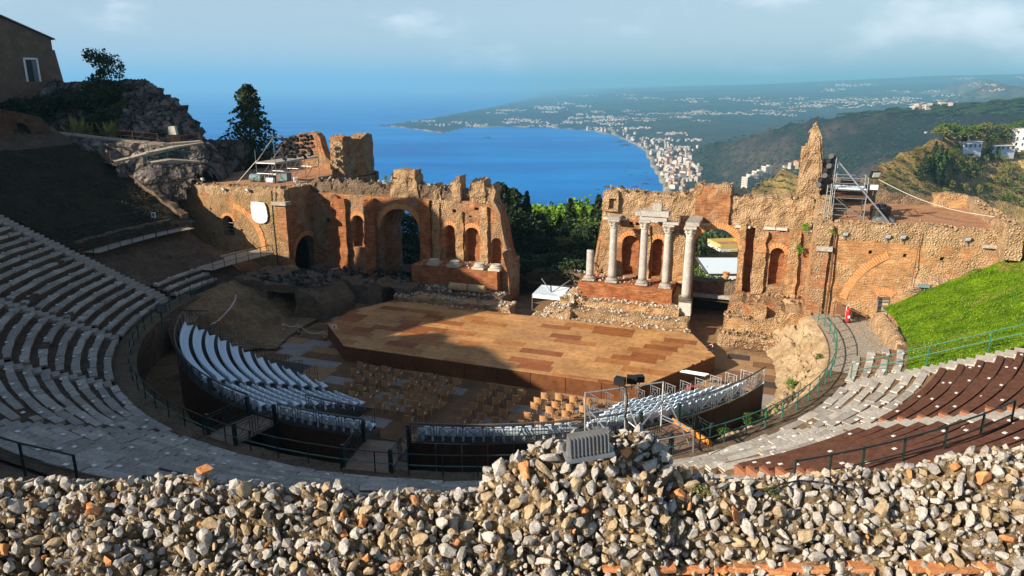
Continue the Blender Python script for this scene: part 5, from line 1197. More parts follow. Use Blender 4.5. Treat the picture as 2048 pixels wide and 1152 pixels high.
# ================================================================== GROUND ROUND THE RUIN, LEFT HILL
mb = MB(); mb.grid(lambda s, u: (lambda x, y: W(x, y, prof([(14.5, 1.3), (20, .8), (35, -3.5), (60, -13), (75, -22)], y) + .5 * fbm(x, y, 2, .12)))(lerp(-32, 60, s), lerp(14.6, 75, u)), 46, 30)
tag(mb.build('garden_ground', M['dark_earth'], smooth=True), 'shaded garden slope behind the stage wall', kind='structure')
def garden_z(p): return prof([(14.5, 1.3), (20, .8), (35, -3.5), (60, -13), (75, -22)], loc(p)[1])
t = thing('garden_wall', 'low dark rubble wall in the gap between the two halves of the stage wall', 'wall', W(1.5, 17, 0))
mb = MB(); wall_layer(mb, -3.5, 6.5, 0, lambda s: 2.2 - .02 * s, 0, 1.0, FRONT(17), amp=.15, jag=.2); mb.build('stonework', M['dark_rubble'], t)
top_stones(t, FRONT(17), -3.3, 6.3, lambda s: 2.2, .1, .9, 90, 51, 'limestone')

C_ROCK = crest([(-900, 130, 108), (-400, 140, 100), (0, 152, 92), (60, 150, 92), (130, 163, 90), (250, 156, 87), (290, 158, 86), (312, 172, 85.5), (330, 192, 85), (372, 215, 84), (400, 262, 83), (416, 300, 82), (440, 345, 81), (520, 400, 81)])
RAMPS = [[(112, 264, 77), (160, 269, 77), (220, 276, 77), (280, 281, 77.5), (330, 286, 78)], [(325, 287, 78), (365, 284, 79), (402, 281, 80)], [(402, 284, 79.5), (350, 292, 77.5), (300, 303, 75.5), (262, 314, 74.5), (226, 322, 73.5)], [(300, 324, 74), (340, 318, 75), (398, 322, 76.5)]]
RPT = []
for R_ in RAMPS:
    for a_, b_ in zip(R_, R_[1:]):
        for k_ in range(6): RPT.append(D(*[lerp(a_[i_], b_[i_], k_ / 6) for i_ in range(3)]))
    RPT.append(D(*R_[-1]))
RPT = np.array(RPT)
def rock_h(x, y):
    th = np.arctan2(x, y); rho = np.hypot(x, y)
    dx, dy = x - CX, y - CY; r = np.hypot(dx, dy); xl = dx * EX[0] + dy * EX[1]; yl = dx * EY[0] + dy * EY[1]
    base = np.clip(3 + .5 * (r - 26) + .2, -3, 13.6); base = np.where((xl > -41.5) & (yl > 3), np.minimum(base, 3 + (-xl - 26) * .35), base)
    base = np.where(rho > 96, base - (rho - 96) * .6, base)
    g = ridged(x, y, 1 / 7., 5, 61) - .5; g2 = ridged(x + 40, y, 1 / 2.6, 3, 71) - .5
    rc = np.interp(th, C_ROCK[0], C_ROCK[1]); zc = np.interp(th, C_ROCK[0], C_ROCK[2])
    rk = np.where(rho < rc, zc - .78 * (rc - rho), zc - .7 * (rho - rc)) + (2.6 * g + .9 * g2) * np.clip(np.abs(rc - rho) / 2.5, .2, 1)
    perp = -.49 * x + .87 * y; al = -.87 * x - .49 * y
    hill = 14 + 25 * np.clip((perp - 84.5) / 6, 0, 1) * np.clip((al - 22) / 8, 0, 1) + 3 * g  # unseen mound added out of view to shade the outcrop
    h = np.maximum(base + .5 * g2, rk)
    h = np.where(al > 22, np.maximum(h, hill), h)
    d2 = (x[..., None] - RPT[:, 0]) ** 2 + (y[..., None] - RPT[:, 1]) ** 2; wt = 1 / (d2 + .05) ** 2; zr = (wt * RPT[:, 2]).sum(-1) / wt.sum(-1) - .18; dm = np.sqrt(d2.min(-1))
    return h + (zr - h) * np.clip(1 - (dm - .9) / 3.2, 0, 1) ** 1.2
rr = np.linspace(50, 130, 190); tt = np.linspace(R(-82), R(-19.2), 300)
A, B = np.meshgrid(rr, tt, indexing='ij'); X = A * np.sin(B); Y = A * np.cos(B); Z = rock_h(X, Y)
NT = len(tt); i = np.arange(len(rr) - 1)[:, None] * NT + np.arange(NT - 1)[None, :]
F_ = np.stack([i, i + NT, i + NT + 1, i + 1], -1).reshape(-1, 4)
cx_ = X.reshape(-1)[F_].mean(1); cy_ = Y.reshape(-1)[F_].mean(1); rc_ = np.hypot(cx_ - CX, cy_ - CY)
azc = np.degrees(np.arctan2(cy_ - CY, cx_ - CX)) % 360
keep = ~((rc_ < 50.5) & (azc > 153.5)) & (rc_ > 36) & ~((azc < 153.5) & (rc_ < 37.2))
me = bpy.data.meshes.new('rocky_hill'); me.from_pydata(np.stack([X, Y, Z], -1).reshape(-1, 3).tolist(), [], F_[keep].tolist())
me.materials.append(M['rock']); o = bpy.data.objects.new('rocky_hill', me); COL.objects.link(o); tag(o, 'grey rocky outcrop above the bowl, with an unseen mound added for shade', kind='structure')
def onhill(px, py, t):                                   # a point of the outcrop near a sight line
    p = D(px, py, t); return (p[0], p[1], float(rock_h(np.array(p[0]), np.array(p[1]))))
q = random.Random(101); BP_ = []
for _ in range(420):
    px, py = q.uniform(120, 410), q.uniform(165, 345); t_ = 86 - (py - 160) * .062
    p = D(px, py, t_)
    if ((RPT[:, 0] - p[0]) ** 2 + (RPT[:, 1] - p[1]) ** 2).min() < 4.5: continue
    BP_.append((p[0], p[1], float(rock_h(np.array(p[0]), np.array(p[1]))) - .15))
tag(strew(MB(), BP_, .35, 1.35, q).build('boulders', M['rock']), 'boulders breaking the face of the rocky outcrop', kind='stuff')
# portico wall along the rim (far stretch shows; unseen rest's top shaped for shade)
PW = [(-206.6, 15.0), (-205, 16.9), (-200, 17.9), (-194, 18.0), (-190.5, 17.9), (-186, 17.6), (-181, 18.3), (-178.3, 21), (-176, 29.5), (-172, 32.5), (-169.6, 32), (-168, 28.6), (-164, 28), (-160, 27.2), (-157, 26.8), (-155.6, 23), (-154.3, 21.4), (-152.9, 23.6), (-150, 23.2), (-148, 24.1), (-143, 23.9), (-140, 23), (-137, 22), (-135.5, 21.4), (-130, 21.2), (-127, 21), (-124.5, 20.0), (-120.5, 20.4), (-116.5, 19.4), (-112, 18)]
t = thing('portico_wall', 'dark ruined brick wall above the rough grass slope, its unseen stretch shaped to cast shade', 'ruined wall', PC(51, -200, 14))
for a, b in ((-206.6, -193), (-193, -165), (-165, -140), (-140, -112)):
    mb = MB(); mp_ = lambda s, d, z: PC(50.8 + d, s / 51 * 57.2958, z)
    k = 51 / 57.2958; wall_layer(mb, a * k, b * k, 12.5, lambda s: prof(PW, s / k), 0, 1.6, mp_, [(x * k, x * k + 1.6, 14.2, 15.6) for x in ((-203.5, -200, -196.5) if a < -200 else ())], du=.5, dz=.5, amp=.12, jag=.22); mb.build('wall_stretch', M['brick_dark'] if a < -200 else M['dark_rubble'], t)
# dry grass ledge
M['drygrass'] = stone('dry_grass_ledge', (.34, .22, .06), (.48, .32, .10), 1.5, .7, .5, .04, False)

# old house on the hill
P0 = D(112, 142, 91.0); TX, TY = .51, .86; NX, NY = .86, -.51
def HB(L, d, z): return (P0[0] - TX * L - NX * d, P0[1] - TY * L - NY * d, z)   # along the front leftwards, into the house
t = thing('house', 'old dark stucco house with low gable roof and white framed door on the hill', 'house', HB(5, 0, 20))
M['stucco'] = stone('old_brown_stucco', (.16, .10, .07), (.25, .16, .11), .8, .6, .4, .04, False)
pts = [(0, 18.0), (0, 25.5), (5.4, 27.7), (10.8, 25.5), (10.8, 18.0)]
n = 5; mb = MB(); mb.add([HB(L, 0, z) for L, z in pts] + [HB(L, 13, z) for L, z in pts], [tuple(range(n - 1, -1, -1)), tuple(range(n, 2 * n))] + [(i, (i + 1) % n, n + (i + 1) % n, n + i) for i in range(n)]); mb.build('wall', M['stucco'], t)
for s_ in (0, 1):
    a, b = ((-.35, 25.4), (5.4, 27.78)) if s_ == 0 else ((5.4, 27.78), (11.15, 25.4)); mb = MB()
    mb.hexa([HB(a[0], -.3, a[1]), HB(b[0], -.3, b[1]), HB(b[0], 13.3, b[1]), HB(a[0], 13.3, a[1])], [HB(a[0], -.3, a[1] + .16), HB(b[0], -.3, b[1] + .16), HB(b[0], 13.3, b[1] + .16), HB(a[0], 13.3, a[1] + .16)]); mb.build('roof', M['terra_dark'] if 'terra_dark' in M else M['stucco'], t)
mb = MB(); mb.hexa([HB(-.9, 0, 19), HB(0, 0, 19), HB(0, 1.0, 19), HB(-.9, 1.0, 19)], [HB(-.25, 0, 24.2), HB(0, 0, 24.2), HB(0, 1.0, 24.2), HB(-.25, 1.0, 24.2)]); mb.build('buttress', M['stucco'], t)
dr = None
mb = MB(); mb.hexa([HB(2.2, -.03, 20.4), HB(3.5, -.03, 20.4), HB(3.5, -.02, 20.4), HB(2.2, -.02, 20.4)], [HB(2.2, -.03, 23.0), HB(3.5, -.03, 23.0), HB(3.5, -.02, 23.0), HB(2.2, -.02, 23.0)]); dr = mb.build('door', M['doorway_dark'], t)  # dark sheet for the open doorway, its inner shade put into colour
for L0, L1, z0, z1 in ((2.0, 2.22, 20.4, 23.2), (3.48, 3.7, 20.4, 23.2), (2.0, 3.7, 22.98, 23.2)):
    mb = MB(); mb.hexa([HB(L0, -.12, z0), HB(L1, -.12, z0), HB(L1, -.02, z0), HB(L0, -.02, z0)], [HB(L0, -.12, z1), HB(L1, -.12, z1), HB(L1, -.02, z1), HB(L0, -.02, z1)]); mb.build('frame', M['white'], dr)
mb = MB(); mb.hexa([HB(2.25, -.08, 20.4), HB(2.75, -.08, 20.4), HB(2.75, -.04, 20.4), HB(2.25, -.04, 20.4)], [HB(2.25, -.08, 22.9), HB(2.75, -.08, 22.9), HB(2.75, -.04, 22.9), HB(2.25, -.04, 22.9)]); mb.build('door_leaf', M['grey_steel'], dr)

# ------------------------------------------------------------------ plants
def leaf_cloud(n, fn, size, q, mb=None, up=.3, asp=.6):
    """leaf-sized faces at the places that fn hands out"""
    mb = mb or MB(); V, F = mb.v, mb.f
    for _ in range(n):
        p = fn(q)
        if p is None: continue
        a = Vector((q.gauss(0, 1), q.gauss(0, 1), q.gauss(0, 1) + up)).normalized(); b = a.orthogonal().normalized(); c = a.cross(b)
        th = q.uniform(0, 6.28); u = b * math.cos(th) + c * math.sin(th); v = a.cross(u); s_ = size * q.uniform(.6, 1.35); o = len(V); P = Vector(p)
        V += [tuple(P - u * s_), tuple(P + v * s_ * asp * .6), tuple(P + u * s_), tuple(P - v * s_ * asp * .6)]; F.append((o, o + 1, o + 2, o + 3)); mb.m.append(0)
    return mb
def clumps(q, n, fn, spread):
    C_ = [fn(q) for _ in range(n)]
    def g(q):
        c = q.choice(C_); s_ = spread * (.6 + .8 * ((c[0] * 7.3 + c[1] * 3.1) % 1)); d = Vector((q.gauss(0, 1), q.gauss(0, 1), q.gauss(0, .75)))
        return tuple(Vector(c) + d.normalized() * s_ * (q.random() ** .4))
    return g
def trunk_mb(h, r, q, limbs=5, lean=.1, z0=.35):
    mb = MB(); pts = [(lean * h * (k / 5) ** 2 + .04 * h * q.uniform(-1, 1) * (k > 0), .04 * h * q.uniform(-1, 1) * (k > 0), h * k / 5) for k in range(6)]
    for k in range(5): mb.tube(pts[k], pts[k + 1], r * (1 - k * .16), 6, r * (1 - (k + 1) * .16), cap=False)
    for _ in range(limbs):
        k = q.randint(2, 5); a = q.uniform(0, 6.28); L = h * q.uniform(.25, .45); p = pts[k]
        mb.tube(p, (p[0] + L * math.cos(a) * .8, p[1] + L * math.sin(a) * .8, p[2] + L * .5), r * .4, 4, r * .12, cap=False)
    return mb
def tree_kind(kind, seed, fine=1.0):
    """meshes of a one metre high tree: (crown, trunk)"""
    q = random.Random(seed)
    if kind == 'cypress':
        def fn(q):
            z = q.uniform(.03, 1.0); rr = .125 * math.sin(math.pi * min(1, z * .93 + .07) ** .75) ** .8 * (1 + .3 * nz(z * 9, seed, 1)); a = q.uniform(0, 6.28); k = q.random() ** .35
            return (rr * k * math.cos(a), rr * k * math.sin(a), z)
        cr = leaf_cloud(int(900 * fine), fn, .038 / fine ** .4, q, up=.2, asp=1.1); tr = trunk_mb(.5, .02, q, 0, 0)
    elif kind == 'pine':
        f0 = lambda q: (lambda a, k: (.42 * k * math.cos(a), .42 * k * math.sin(a), .74 + .2 * (1 - k * k) + q.uniform(-.05, .03)))(q.uniform(0, 6.28), q.random() ** .5)
        cr = leaf_cloud(int(1100 * fine), clumps(q, 34, f0, .085), .032 / fine ** .4, q, up=.8, asp=1.1); tr = trunk_mb(.78, .024, q, 7, .05)
    elif kind == 'conifer':
        def fn(q):
            z = q.random() ** 1.2; lob = 1 + .7 * nz(z * 6.5, seed * 3.1, 1.3) + .6 * nz(z * 15, seed, 4); rr = (.27 * (1 - z) ** .75 + .035) * lob; a = q.uniform(0, 6.28); f = 1 + .75 * nz(math.cos(a) * 1.8, math.sin(a) * 1.8, z * 8 + seed); k = q.random() ** .4
            return (rr * k * f * math.cos(a), rr * k * f * math.sin(a), .03 + .97 * z)
        cr = leaf_cloud(int(1500 * fine), fn, .034 / fine ** .4, q, up=.3, asp=1.0); tr = trunk_mb(.8, .022, q, 4, 0)
    elif kind == 'bush':
        f0 = lambda q: (lambda a, k, z: (.5 * k * math.cos(a) * (1 - .4 * z), .5 * k * math.sin(a) * (1 - .4 * z), .1 + .75 * z))(q.uniform(0, 6.28), q.random() ** .5, q.random())
        cr = leaf_cloud(int(700 * fine), clumps(q, 16, f0, .2), .05 / fine ** .4, q, up=.5, asp=1.0); tr = trunk_mb(.5, .02, q, 4)
    else:                                                     # broad round tree
        f0 = lambda q: (lambda a, k, z: (.38 * k * math.cos(a) * math.sin(math.pi * (.18 + .8 * z)) ** .6, .38 * k * math.sin(a) * math.sin(math.pi * (.18 + .8 * z)) ** .6, .3 + .62 * z))(q.uniform(0, 6.28), q.random() ** .45, q.random())
        cr = leaf_cloud(int(1000 * fine), clumps(q, 26, f0, .12), .036 / fine ** .4, q, up=.5, asp=1.0); tr = trunk_mb(.6, .024, q, 6)
    return cr, tr
TREES = {}
def tree(kind, mat, name, label, at, h, wd=1.0, group=None, seed=0, fine=1.0, cat='tree', q=rnd):
    key = (kind, mat, seed, fine)
    if key not in TREES:
        cr, tr = tree_kind(kind, seed + hash_(kind), fine); TREES[key] = (mesh_of(cr, 'crown', M[mat]), mesh_of(tr, 'trunk', M['bark']))
    r = thing(name, label, cat, at, group); c, tk = TREES[key]; a = q.uniform(0, 6.28)
    for nm, me in (('crown', c), ('trunk', tk)):
        o = bpy.data.objects.new(nm, me); COL.objects.link(o); o.parent = r; o.scale = (h * wd, h * wd, h); o.rotation_euler = (0, 0, a)
    return r
def hash_(s): return sum(ord(c) * (i + 3) for i, c in enumerate(s)) % 97
# the lone conifer behind the left terrace
c = D(505, 300, 92); tree('conifer', 'leaf_dark', 'conifer_tree', 'tall ragged dark conifer standing alone against the sea behind the steel scaffold', (c[0], c[1], 9.6), 10.4, 1.1, None, 1, 2.6)
# trees of the garden behind the gap and the arches: centre, top, distance, height, width, kind
GT = [(1000, 366, 86, 1.15, 'conifer', 'leaf_dark'), (1026, 378, 90, 1.2, 'conifer', 'leaf_dark'), (1054, 384, 92, .9, 'cypress', 'leaf_dark'), (978, 372, 92, 1.0, 'tree', 'leaf_mid'), (1010, 410, 82, 1.5, 'tree', 'leaf_dark'), (1042, 420, 84, 1.5, 'tree', 'leaf_dark'),
      (1075, 420, 96, 1.5, 'tree', 'leaf_dark'), (1098, 410, 118, 1.35, 'pine', 'leaf_bright'), (1135, 403, 122, 1.5, 'pine', 'leaf_bright'), (1172, 402, 126, 1.5, 'pine', 'leaf_bright'), (1205, 398, 124, 1.4, 'pine', 'leaf_bright'), (1082, 412, 130, 1.3, 'pine', 'leaf_bright'), (1152, 408, 112, 1.3, 'pine', 'leaf_bright'), (1118, 414, 110, 1.3, 'pine', 'leaf_bright'),
      (1141, 399, 102, 1.1, 'cypress', 'leaf_dark'), (1168, 415, 98, 1.2, 'cypress', 'leaf_mid'), (1198, 392, 100, 1.1, 'cypress', 'leaf_dark'), (1186, 420, 94, 1.0, 'cypress', 'leaf_dark'), (1120, 432, 96, 1.2, 'cypress', 'leaf_dark'),
      (1105, 440, 90, 1.5, 'tree', 'leaf_dark'), (1140, 438, 92, 1.5, 'tree', 'leaf_mid'), (1180, 445, 88, 1.6, 'tree', 'leaf_dark'), (1208, 430, 90, 1.5, 'tree', 'leaf_mid'), (1060, 455, 82, 1.6, 'tree', 'leaf_dark'), (1095, 470, 80, 1.6, 'tree', 'leaf_dark'), (1130, 470, 82, 1.6, 'tree', 'leaf_olive'), (1165, 475, 79, 1.6, 'tree', 'leaf_dark'), (1200, 480, 78, 1.6, 'tree', 'leaf_mid'),
      (1030, 470, 78, 1.7, 'tree', 'leaf_dark'), (1065, 500, 75, 2.0, 'bush', 'leaf_dark'), (1100, 505, 74, 2.2, 'bush', 'leaf_dark'), (1140, 508, 74, 2.2, 'bush', 'leaf_dark'), (1180, 508, 73, 2.2, 'bush', 'leaf_dark'), (1040, 515, 73, 2.2, 'bush', 'leaf_dark'),
      (805, 418, 92, 1.5, 'tree', 'leaf_mid'), (838, 430, 90, 1.5, 'tree', 'leaf_dark'), (775, 440, 90, 1.5, 'tree', 'leaf_dark'), (820, 480, 84, 1.8, 'bush', 'leaf_dark'),
      (1400, 465, 108, 1.4, 'tree', 'leaf_dark'), (1430, 462, 112, 1.4, 'tree', 'leaf_mid'), (1462, 460, 118, 1.4, 'tree', 'leaf_dark'), (1405, 535, 84, 2.0, 'bush', 'leaf_mid'), (1395, 520, 92, 1.7, 'bush', 'leaf_dark'), (1380, 470, 100, 1.3, 'tree', 'leaf_dark')]
LAB = {('pine', 'leaf_bright'): 'umbrella pine with bright sunlit green crown beyond the garden', ('cypress', 'leaf_dark'): 'slim dark cypress rising in the garden behind the gap', ('cypress', 'leaf_mid'): 'slim mid green cypress in the garden behind the gap', ('conifer', 'leaf_dark'): 'big dark conifer hard behind the ragged end of the shaded wall',
       ('tree', 'leaf_dark'): 'dark broad tree in the shaded garden behind the stage wall', ('tree', 'leaf_mid'): 'mid green broad tree in the garden behind the stage wall', ('tree', 'leaf_olive'): 'olive green tree in the middle of the shaded garden', ('bush', 'leaf_dark'): 'dark bush low in the garden behind the gap', ('bush', 'leaf_mid'): 'green bush seen through the big open arch'}
for k, (px, py, dd, wd, kind, mat) in enumerate(GT):
    p = D(px, py, dd); z = min(garden_z(p), p[2] - 2.2); h = p[2] - z
    lab = 'slim dark cypress topping the garden trees against the sea' if k == 2 else ('pale green tree peeping over the dark conifers against the sea' if k == 3 else LAB[(kind, mat)])
    tree(kind, mat, {'pine': 'pine_tree', 'cypress': 'cypress_tree', 'conifer': 'conifer_tree', 'bush': 'bush', 'tree': 'tree'}[kind], lab, (p[0], p[1], z), h, wd * (.75 if kind in ('pine', 'tree') else .9) * (1 if kind != 'bush' else 1.1), 'trees of the garden behind the ruin', k % 3, 2.3, 'bush' if kind == 'bush' else 'tree')
# bushes and a wind-blown tree on the left hill
q = random.Random(77)
for k, (px, py, t_, h, wd) in enumerate([(205, 162, 86, 4.0, 1.05)]):
    p = onhill(px, py, t_); tree('tree', 'leaf_dark', 'tree', 'dark windblown tree on the hill crest beside the old house', (p[0], p[1], p[2] - .9), D(205, 93, 86)[2] - p[2] + .9, .92, None, 2, 2.4)
for k, (px, t_, h, wd) in enumerate([(20, 80, 2.6, 1.5), (60, 80, 3.0, 1.6), (95, 79.5, 3.3, 1.6), (125, 79, 3.2, 1.6), (150, 78.5, 3.2, 1.6), (180, 78, 3.2, 1.6), (210, 77, 3.0, 1.6), (238, 77.5, 2.6, 1.6), (85, 76, 2.6, 1.8), (110, 76, 2.8, 1.8), (135, 75.5, 2.8, 1.8), (160, 75, 2.8, 1.8), (190, 75, 2.6, 1.8), (220, 75, 2.2, 1.8)]):
    p = onhill(px, 180, t_ + 7); tree('bush', 'leaf_dark', 'bush', 'dark dense bush of the hedge below the old house on the hill', (p[0], p[1], p[2] - .4), h, wd, 'hedge bushes on the hill', k % 3, 1.2, 'bush')
for k, (px, py, t_, h, mat) in enumerate([(200, 150, 76, 1.6, 'leaf_mid'), (235, 150, 76, 1.4, 'leaf_mid')]):
    p = onhill(px, 175, t_ + 7); tree('bush', mat, 'bush', ('lighter green bush in front of the windblown tree', 'small lighter green bush at the end of the hedge above the cliff')[k], (p[0], p[1], p[2] - .2), h, 1.3, None, k, 1.0, 'bush')
def agave(label, at, h, n, seed):
    q = random.Random(seed); t = thing('agave_plant', label, 'plant', at, 'agaves on the rocky hill')
    for k in range(n):
        a = 2 * math.pi * k / n + q.uniform(-.2, .2); el = q.uniform(.35, 1.35); L = h * q.uniform(.8, 1.1); mb = MB(); d = Vector((math.cos(a) * math.cos(el), math.sin(a) * math.cos(el), math.sin(el))); sd = Vector((-math.sin(a), math.cos(a), 0)); V = []
        for i in range(5):
            s = i / 4; c = d * (L * s) + Vector((0, 0, -.28 * L * s * s * (1.3 - el) * .6)); w_ = .13 * h * (1 - s) ** .7 * (1 + .6 * math.sin(math.pi * s)) + .004
            V += [tuple(Vector(at) + c + sd * w_), tuple(Vector(at) + c + Vector((0, 0, -.05 * h * (1 - s)))), tuple(Vector(at) + c - sd * w_)]
        F = [];
        for i in range(4): F += [(i * 3, i * 3 + 1, i * 3 + 4, i * 3 + 3), (i * 3 + 1, i * 3 + 2, i * 3 + 5, i * 3 + 4)]
        mb.add(V, F); mb.build('leaf', M['agave'], t)
p = onhill(150, 240, 79.5); agave('wide spiky agave beside the yellow ledge on the hill', p, 3.0, 18, 1)
p = onhill(165, 232, 80.5); agave('upright spiky agave touching the wide one on the hill', p, 2.8, 14, 2)
p = onhill(213, 228, 80.5); agave('tall yellowish agave on the rock, apart from the other two', p, 3.0, 18, 3)
# ramp paths across the rock, with rails
def ramp_way(label, pts, wd, mat='path'):
    P = []
    for px, py, t_ in pts:
        a = D(px, py, t_); zz = a[2]; P.append((a[0], a[1], zz))
    mb = MB(); V = []
    for k, p in enumerate(P):
        a, b = P[max(0, k - 1)], P[min(len(P) - 1, k + 1)]; d = Vector((b[0] - a[0], b[1] - a[1], 0)).normalized(); n_ = Vector((-d.y, d.x, 0)) * wd / 2
        V += [(p[0] + n_.x, p[1] + n_.y, p[2]), (p[0] - n_.x, p[1] - n_.y, p[2]), (p[0] + n_.x, p[1] + n_.y, p[2] - .5), (p[0] - n_.x, p[1] - n_.y, p[2] - .5)]
    F = []
    for k in range(len(P) - 1):
        a, b = k * 4, k * 4 + 4; F += [(a, a + 1, b + 1, b), (a, b, b + 2, a + 2), (a + 1, a + 3, b + 3, b + 1)]
    mb.add(V, F); tag(mb.build('ramp_path', M[mat]), label, kind='structure'); return P
R1 = ramp_way('long pale ramp path crossing the rock', RAMPS[0], 1.3)
R2 = ramp_way('pale ramp path turning at the rock end', RAMPS[1], 1.6)
R3 = ramp_way('pale ramp path falling back below', RAMPS[2], 1.4)
R4 = ramp_way('pale ledge path above the dark steps', RAMPS[3], 1.8)
railing('railing', 'thin dark railing along the long pale ramp on the rock', [(p[0] - .4, p[1] - .6, p[2]) for p in R1], mat='rust', rails=((1.0, .025), (.5, .02)), post=.03)
railing('railing', 'thin railing along the lower ramp turning back below the rock', [(p[0] + .2, p[1] - .7, p[2]) for p in R3], mat='rust', rails=((1.0, .03), (.5, .02)), post=.03)
railing('railing', 'grey railing along the ledge path by the dark corner wall', [(p[0] + .2, p[1] - .9, p[2]) for p in R4], mat='green_paint', rails=((1.0, .03), (.5, .02)), post=.03)
t = thing('corner_wall', 'dark weathered corner wall between the ramps and the tower terrace', 'ruined wall', D(420, 350, 68))
mb = MB(); wall_layer(mb, -46.5, -41.5, 5.0, lambda s: 12.6 - .35 * abs(s + 44.5), 0, 2.2, FRONT(14.5), amp=.2, jag=.3); mb.build('stonework', M['dark_rubble'], t)
t = thing('stone_marker', 'white carved stone on a dark plinth at the end of the ramp', 'monument', D(346, 282, 79))
p = D(346, 262, 79.5); mb = MB(); mb.box((p[0], p[1], p[2] - 1.0 + .02), (1.5, 1.2, 1.2), .3); mb.build('plinth', M['black_board'], t)
mb = MB(); mb.hexa([(p[0] - .45, p[1] - .3, p[2] - .38), (p[0] + .45, p[1] - .3, p[2] - .38), (p[0] + .45, p[1] + .3, p[2] - .38), (p[0] - .45, p[1] + .3, p[2] - .38)], [(p[0] - .36, p[1] - .25, p[2] + .5), (p[0] + .3, p[1] - .25, p[2] + .55), (p[0] + .3, p[1] + .25, p[2] + .55), (p[0] - .36, p[1] + .25, p[2] + .5)]); mb.build('carved_stone', M['white_marble'], t)
# stair and dark recess by the tower, with its information sign
t = thing('information_sign', 'small white square sign standing below the rough grass slope', 'sign', PC(34.5, -203, 7))
p = D(307, 430, 57.5); mb = MB(); mb.tube((p[0], p[1], p[2] - 2.6), (p[0], p[1], p[2]), .04, 5); mb.build('post', M['dark_paint'], t)
mb = MB(); mb.box((p[0], p[1], p[2]), (.42, .04, .42), AX); mb.build('board', M['white'], t)
mb = MB(); mb.box((p[0] - .01, p[1] - .03, p[2] + .02), (.26, .01, .26), AX); mb.build('print_panel', M['grey_steel'], t)
t = thing('dark_wall', 'dark stone end wall of the rough grass slope', 'wall', PC(38, -208, 8))
mb = MB(); wall_layer(mb, 34.2, 46, 4.5, lambda s: bowl(s) + .7, 0, .8, lambda s, d, z: PC(s, -207.6 - d * 1.4, z), amp=.15, jag=.2); mb.build('stonework', M['dark_rubble'], t)
# ================================================================== THE RIGHT HILL, THE TOWN
def hitp(px, py, **k):
    x, y, t_ = hit([px], [py], **k); return (float(x[0]), float(y[0]), float(H(x, y)[0])), float(t_[0])
q = random.Random(91)
HT = []   # (px, py of the foot, height m, kind, mat, width)
for px, py in ((1872, 292), (1886, 286), (1900, 288), (1915, 284), (1930, 288), (1944, 282), (1958, 286), (1972, 280), (1988, 284), (2002, 278), (2018, 282), (2032, 272), (2046, 276), (1880, 300), (1910, 300), (1948, 296), (1980, 292), (2010, 292)):
    HT.append((px, py, q.uniform(7, 10), q.choice(('pine', 'pine', 'tree')), q.choice(('leaf_mid', 'leaf_mid', 'leaf_olive')), 1.1))
for px, py in ((1856, 345), (1866, 352), (1876, 362), (1862, 335), (1872, 340), (1882, 350), (1868, 322), (1880, 326), (1890, 335), (1846, 352), (1838, 360), (1872, 372), (1885, 372), (1925, 300), (1975, 318), (1995, 320), (1940, 318)):
    HT.append((px, py, q.uniform(6.5, 9.5), 'cypress', 'leaf_dark' if q.random() < .6 else 'leaf_mid', 1.25))
for px, py in ((1898, 318), (1912, 316), (1905, 335), (1920, 338), (1936, 332), (1950, 330), (1966, 332), (1930, 350), (1946, 348), (1960, 345), (1985, 332), (2005, 330), (2026, 325), (2042, 322), (1915, 360), (1940, 366), (1955, 360), (2030, 345), (2012, 355), (1990, 372), (2005, 378), (2022, 382), (2042, 372), (1975, 388), (1955, 392), (2030, 398), (2045, 395), (1990, 400), (2015, 408), (1925, 385), (1900, 378), (2038, 415), (2010, 345)):
    HT.append((px, py, q.uniform(4.2, 7), q.choice(('tree', 'tree', 'bush')), q.choice(('leaf_olive', 'leaf_olive', 'leaf_mid')), 1.1))
for px, py in ((1800, 330), (1812, 340), (1790, 345), (1822, 352), (1805, 362), (1780, 358), (1830, 318), (1845, 305), (1770, 370), (1815, 375), (1850, 378), (1835, 385), (1870, 388), (1890, 395), (1910, 398)):
    HT.append((px, py, q.uniform(1.6, 3.2), 'bush', 'leaf_olive', 1.3))
HL = {'pine': 'umbrella pine on the ridge of the golden hill', 'cypress': 'dark cypress in the row running down the golden hill', 'tree': 'olive green tree on the slope of the golden hill', 'bush': 'low olive bush on the dry grass of the golden hill'}
hx, hy, ht_ = hit([a[0] for a in HT], [a[1] for a in HT], t1=700., n=260); hz = H(hx, hy)
for (px, py, h, kind, mat, wd), X_, Y_, Z_, tt_ in zip(HT, hx, hy, hz, ht_):
    p = (float(X_), float(Y_), float(Z_))
    if not (120 < tt_ < 600): continue
    tree(kind, mat, {'pine': 'pine_tree', 'cypress': 'cypress_tree', 'bush': 'bush', 'tree': 'tree'}[kind], HL[kind], (p[0], p[1], p[2] - .3), h, wd, 'trees on the golden hill', q.randint(0, 2), .5, 'bush' if kind == 'bush' else 'tree')
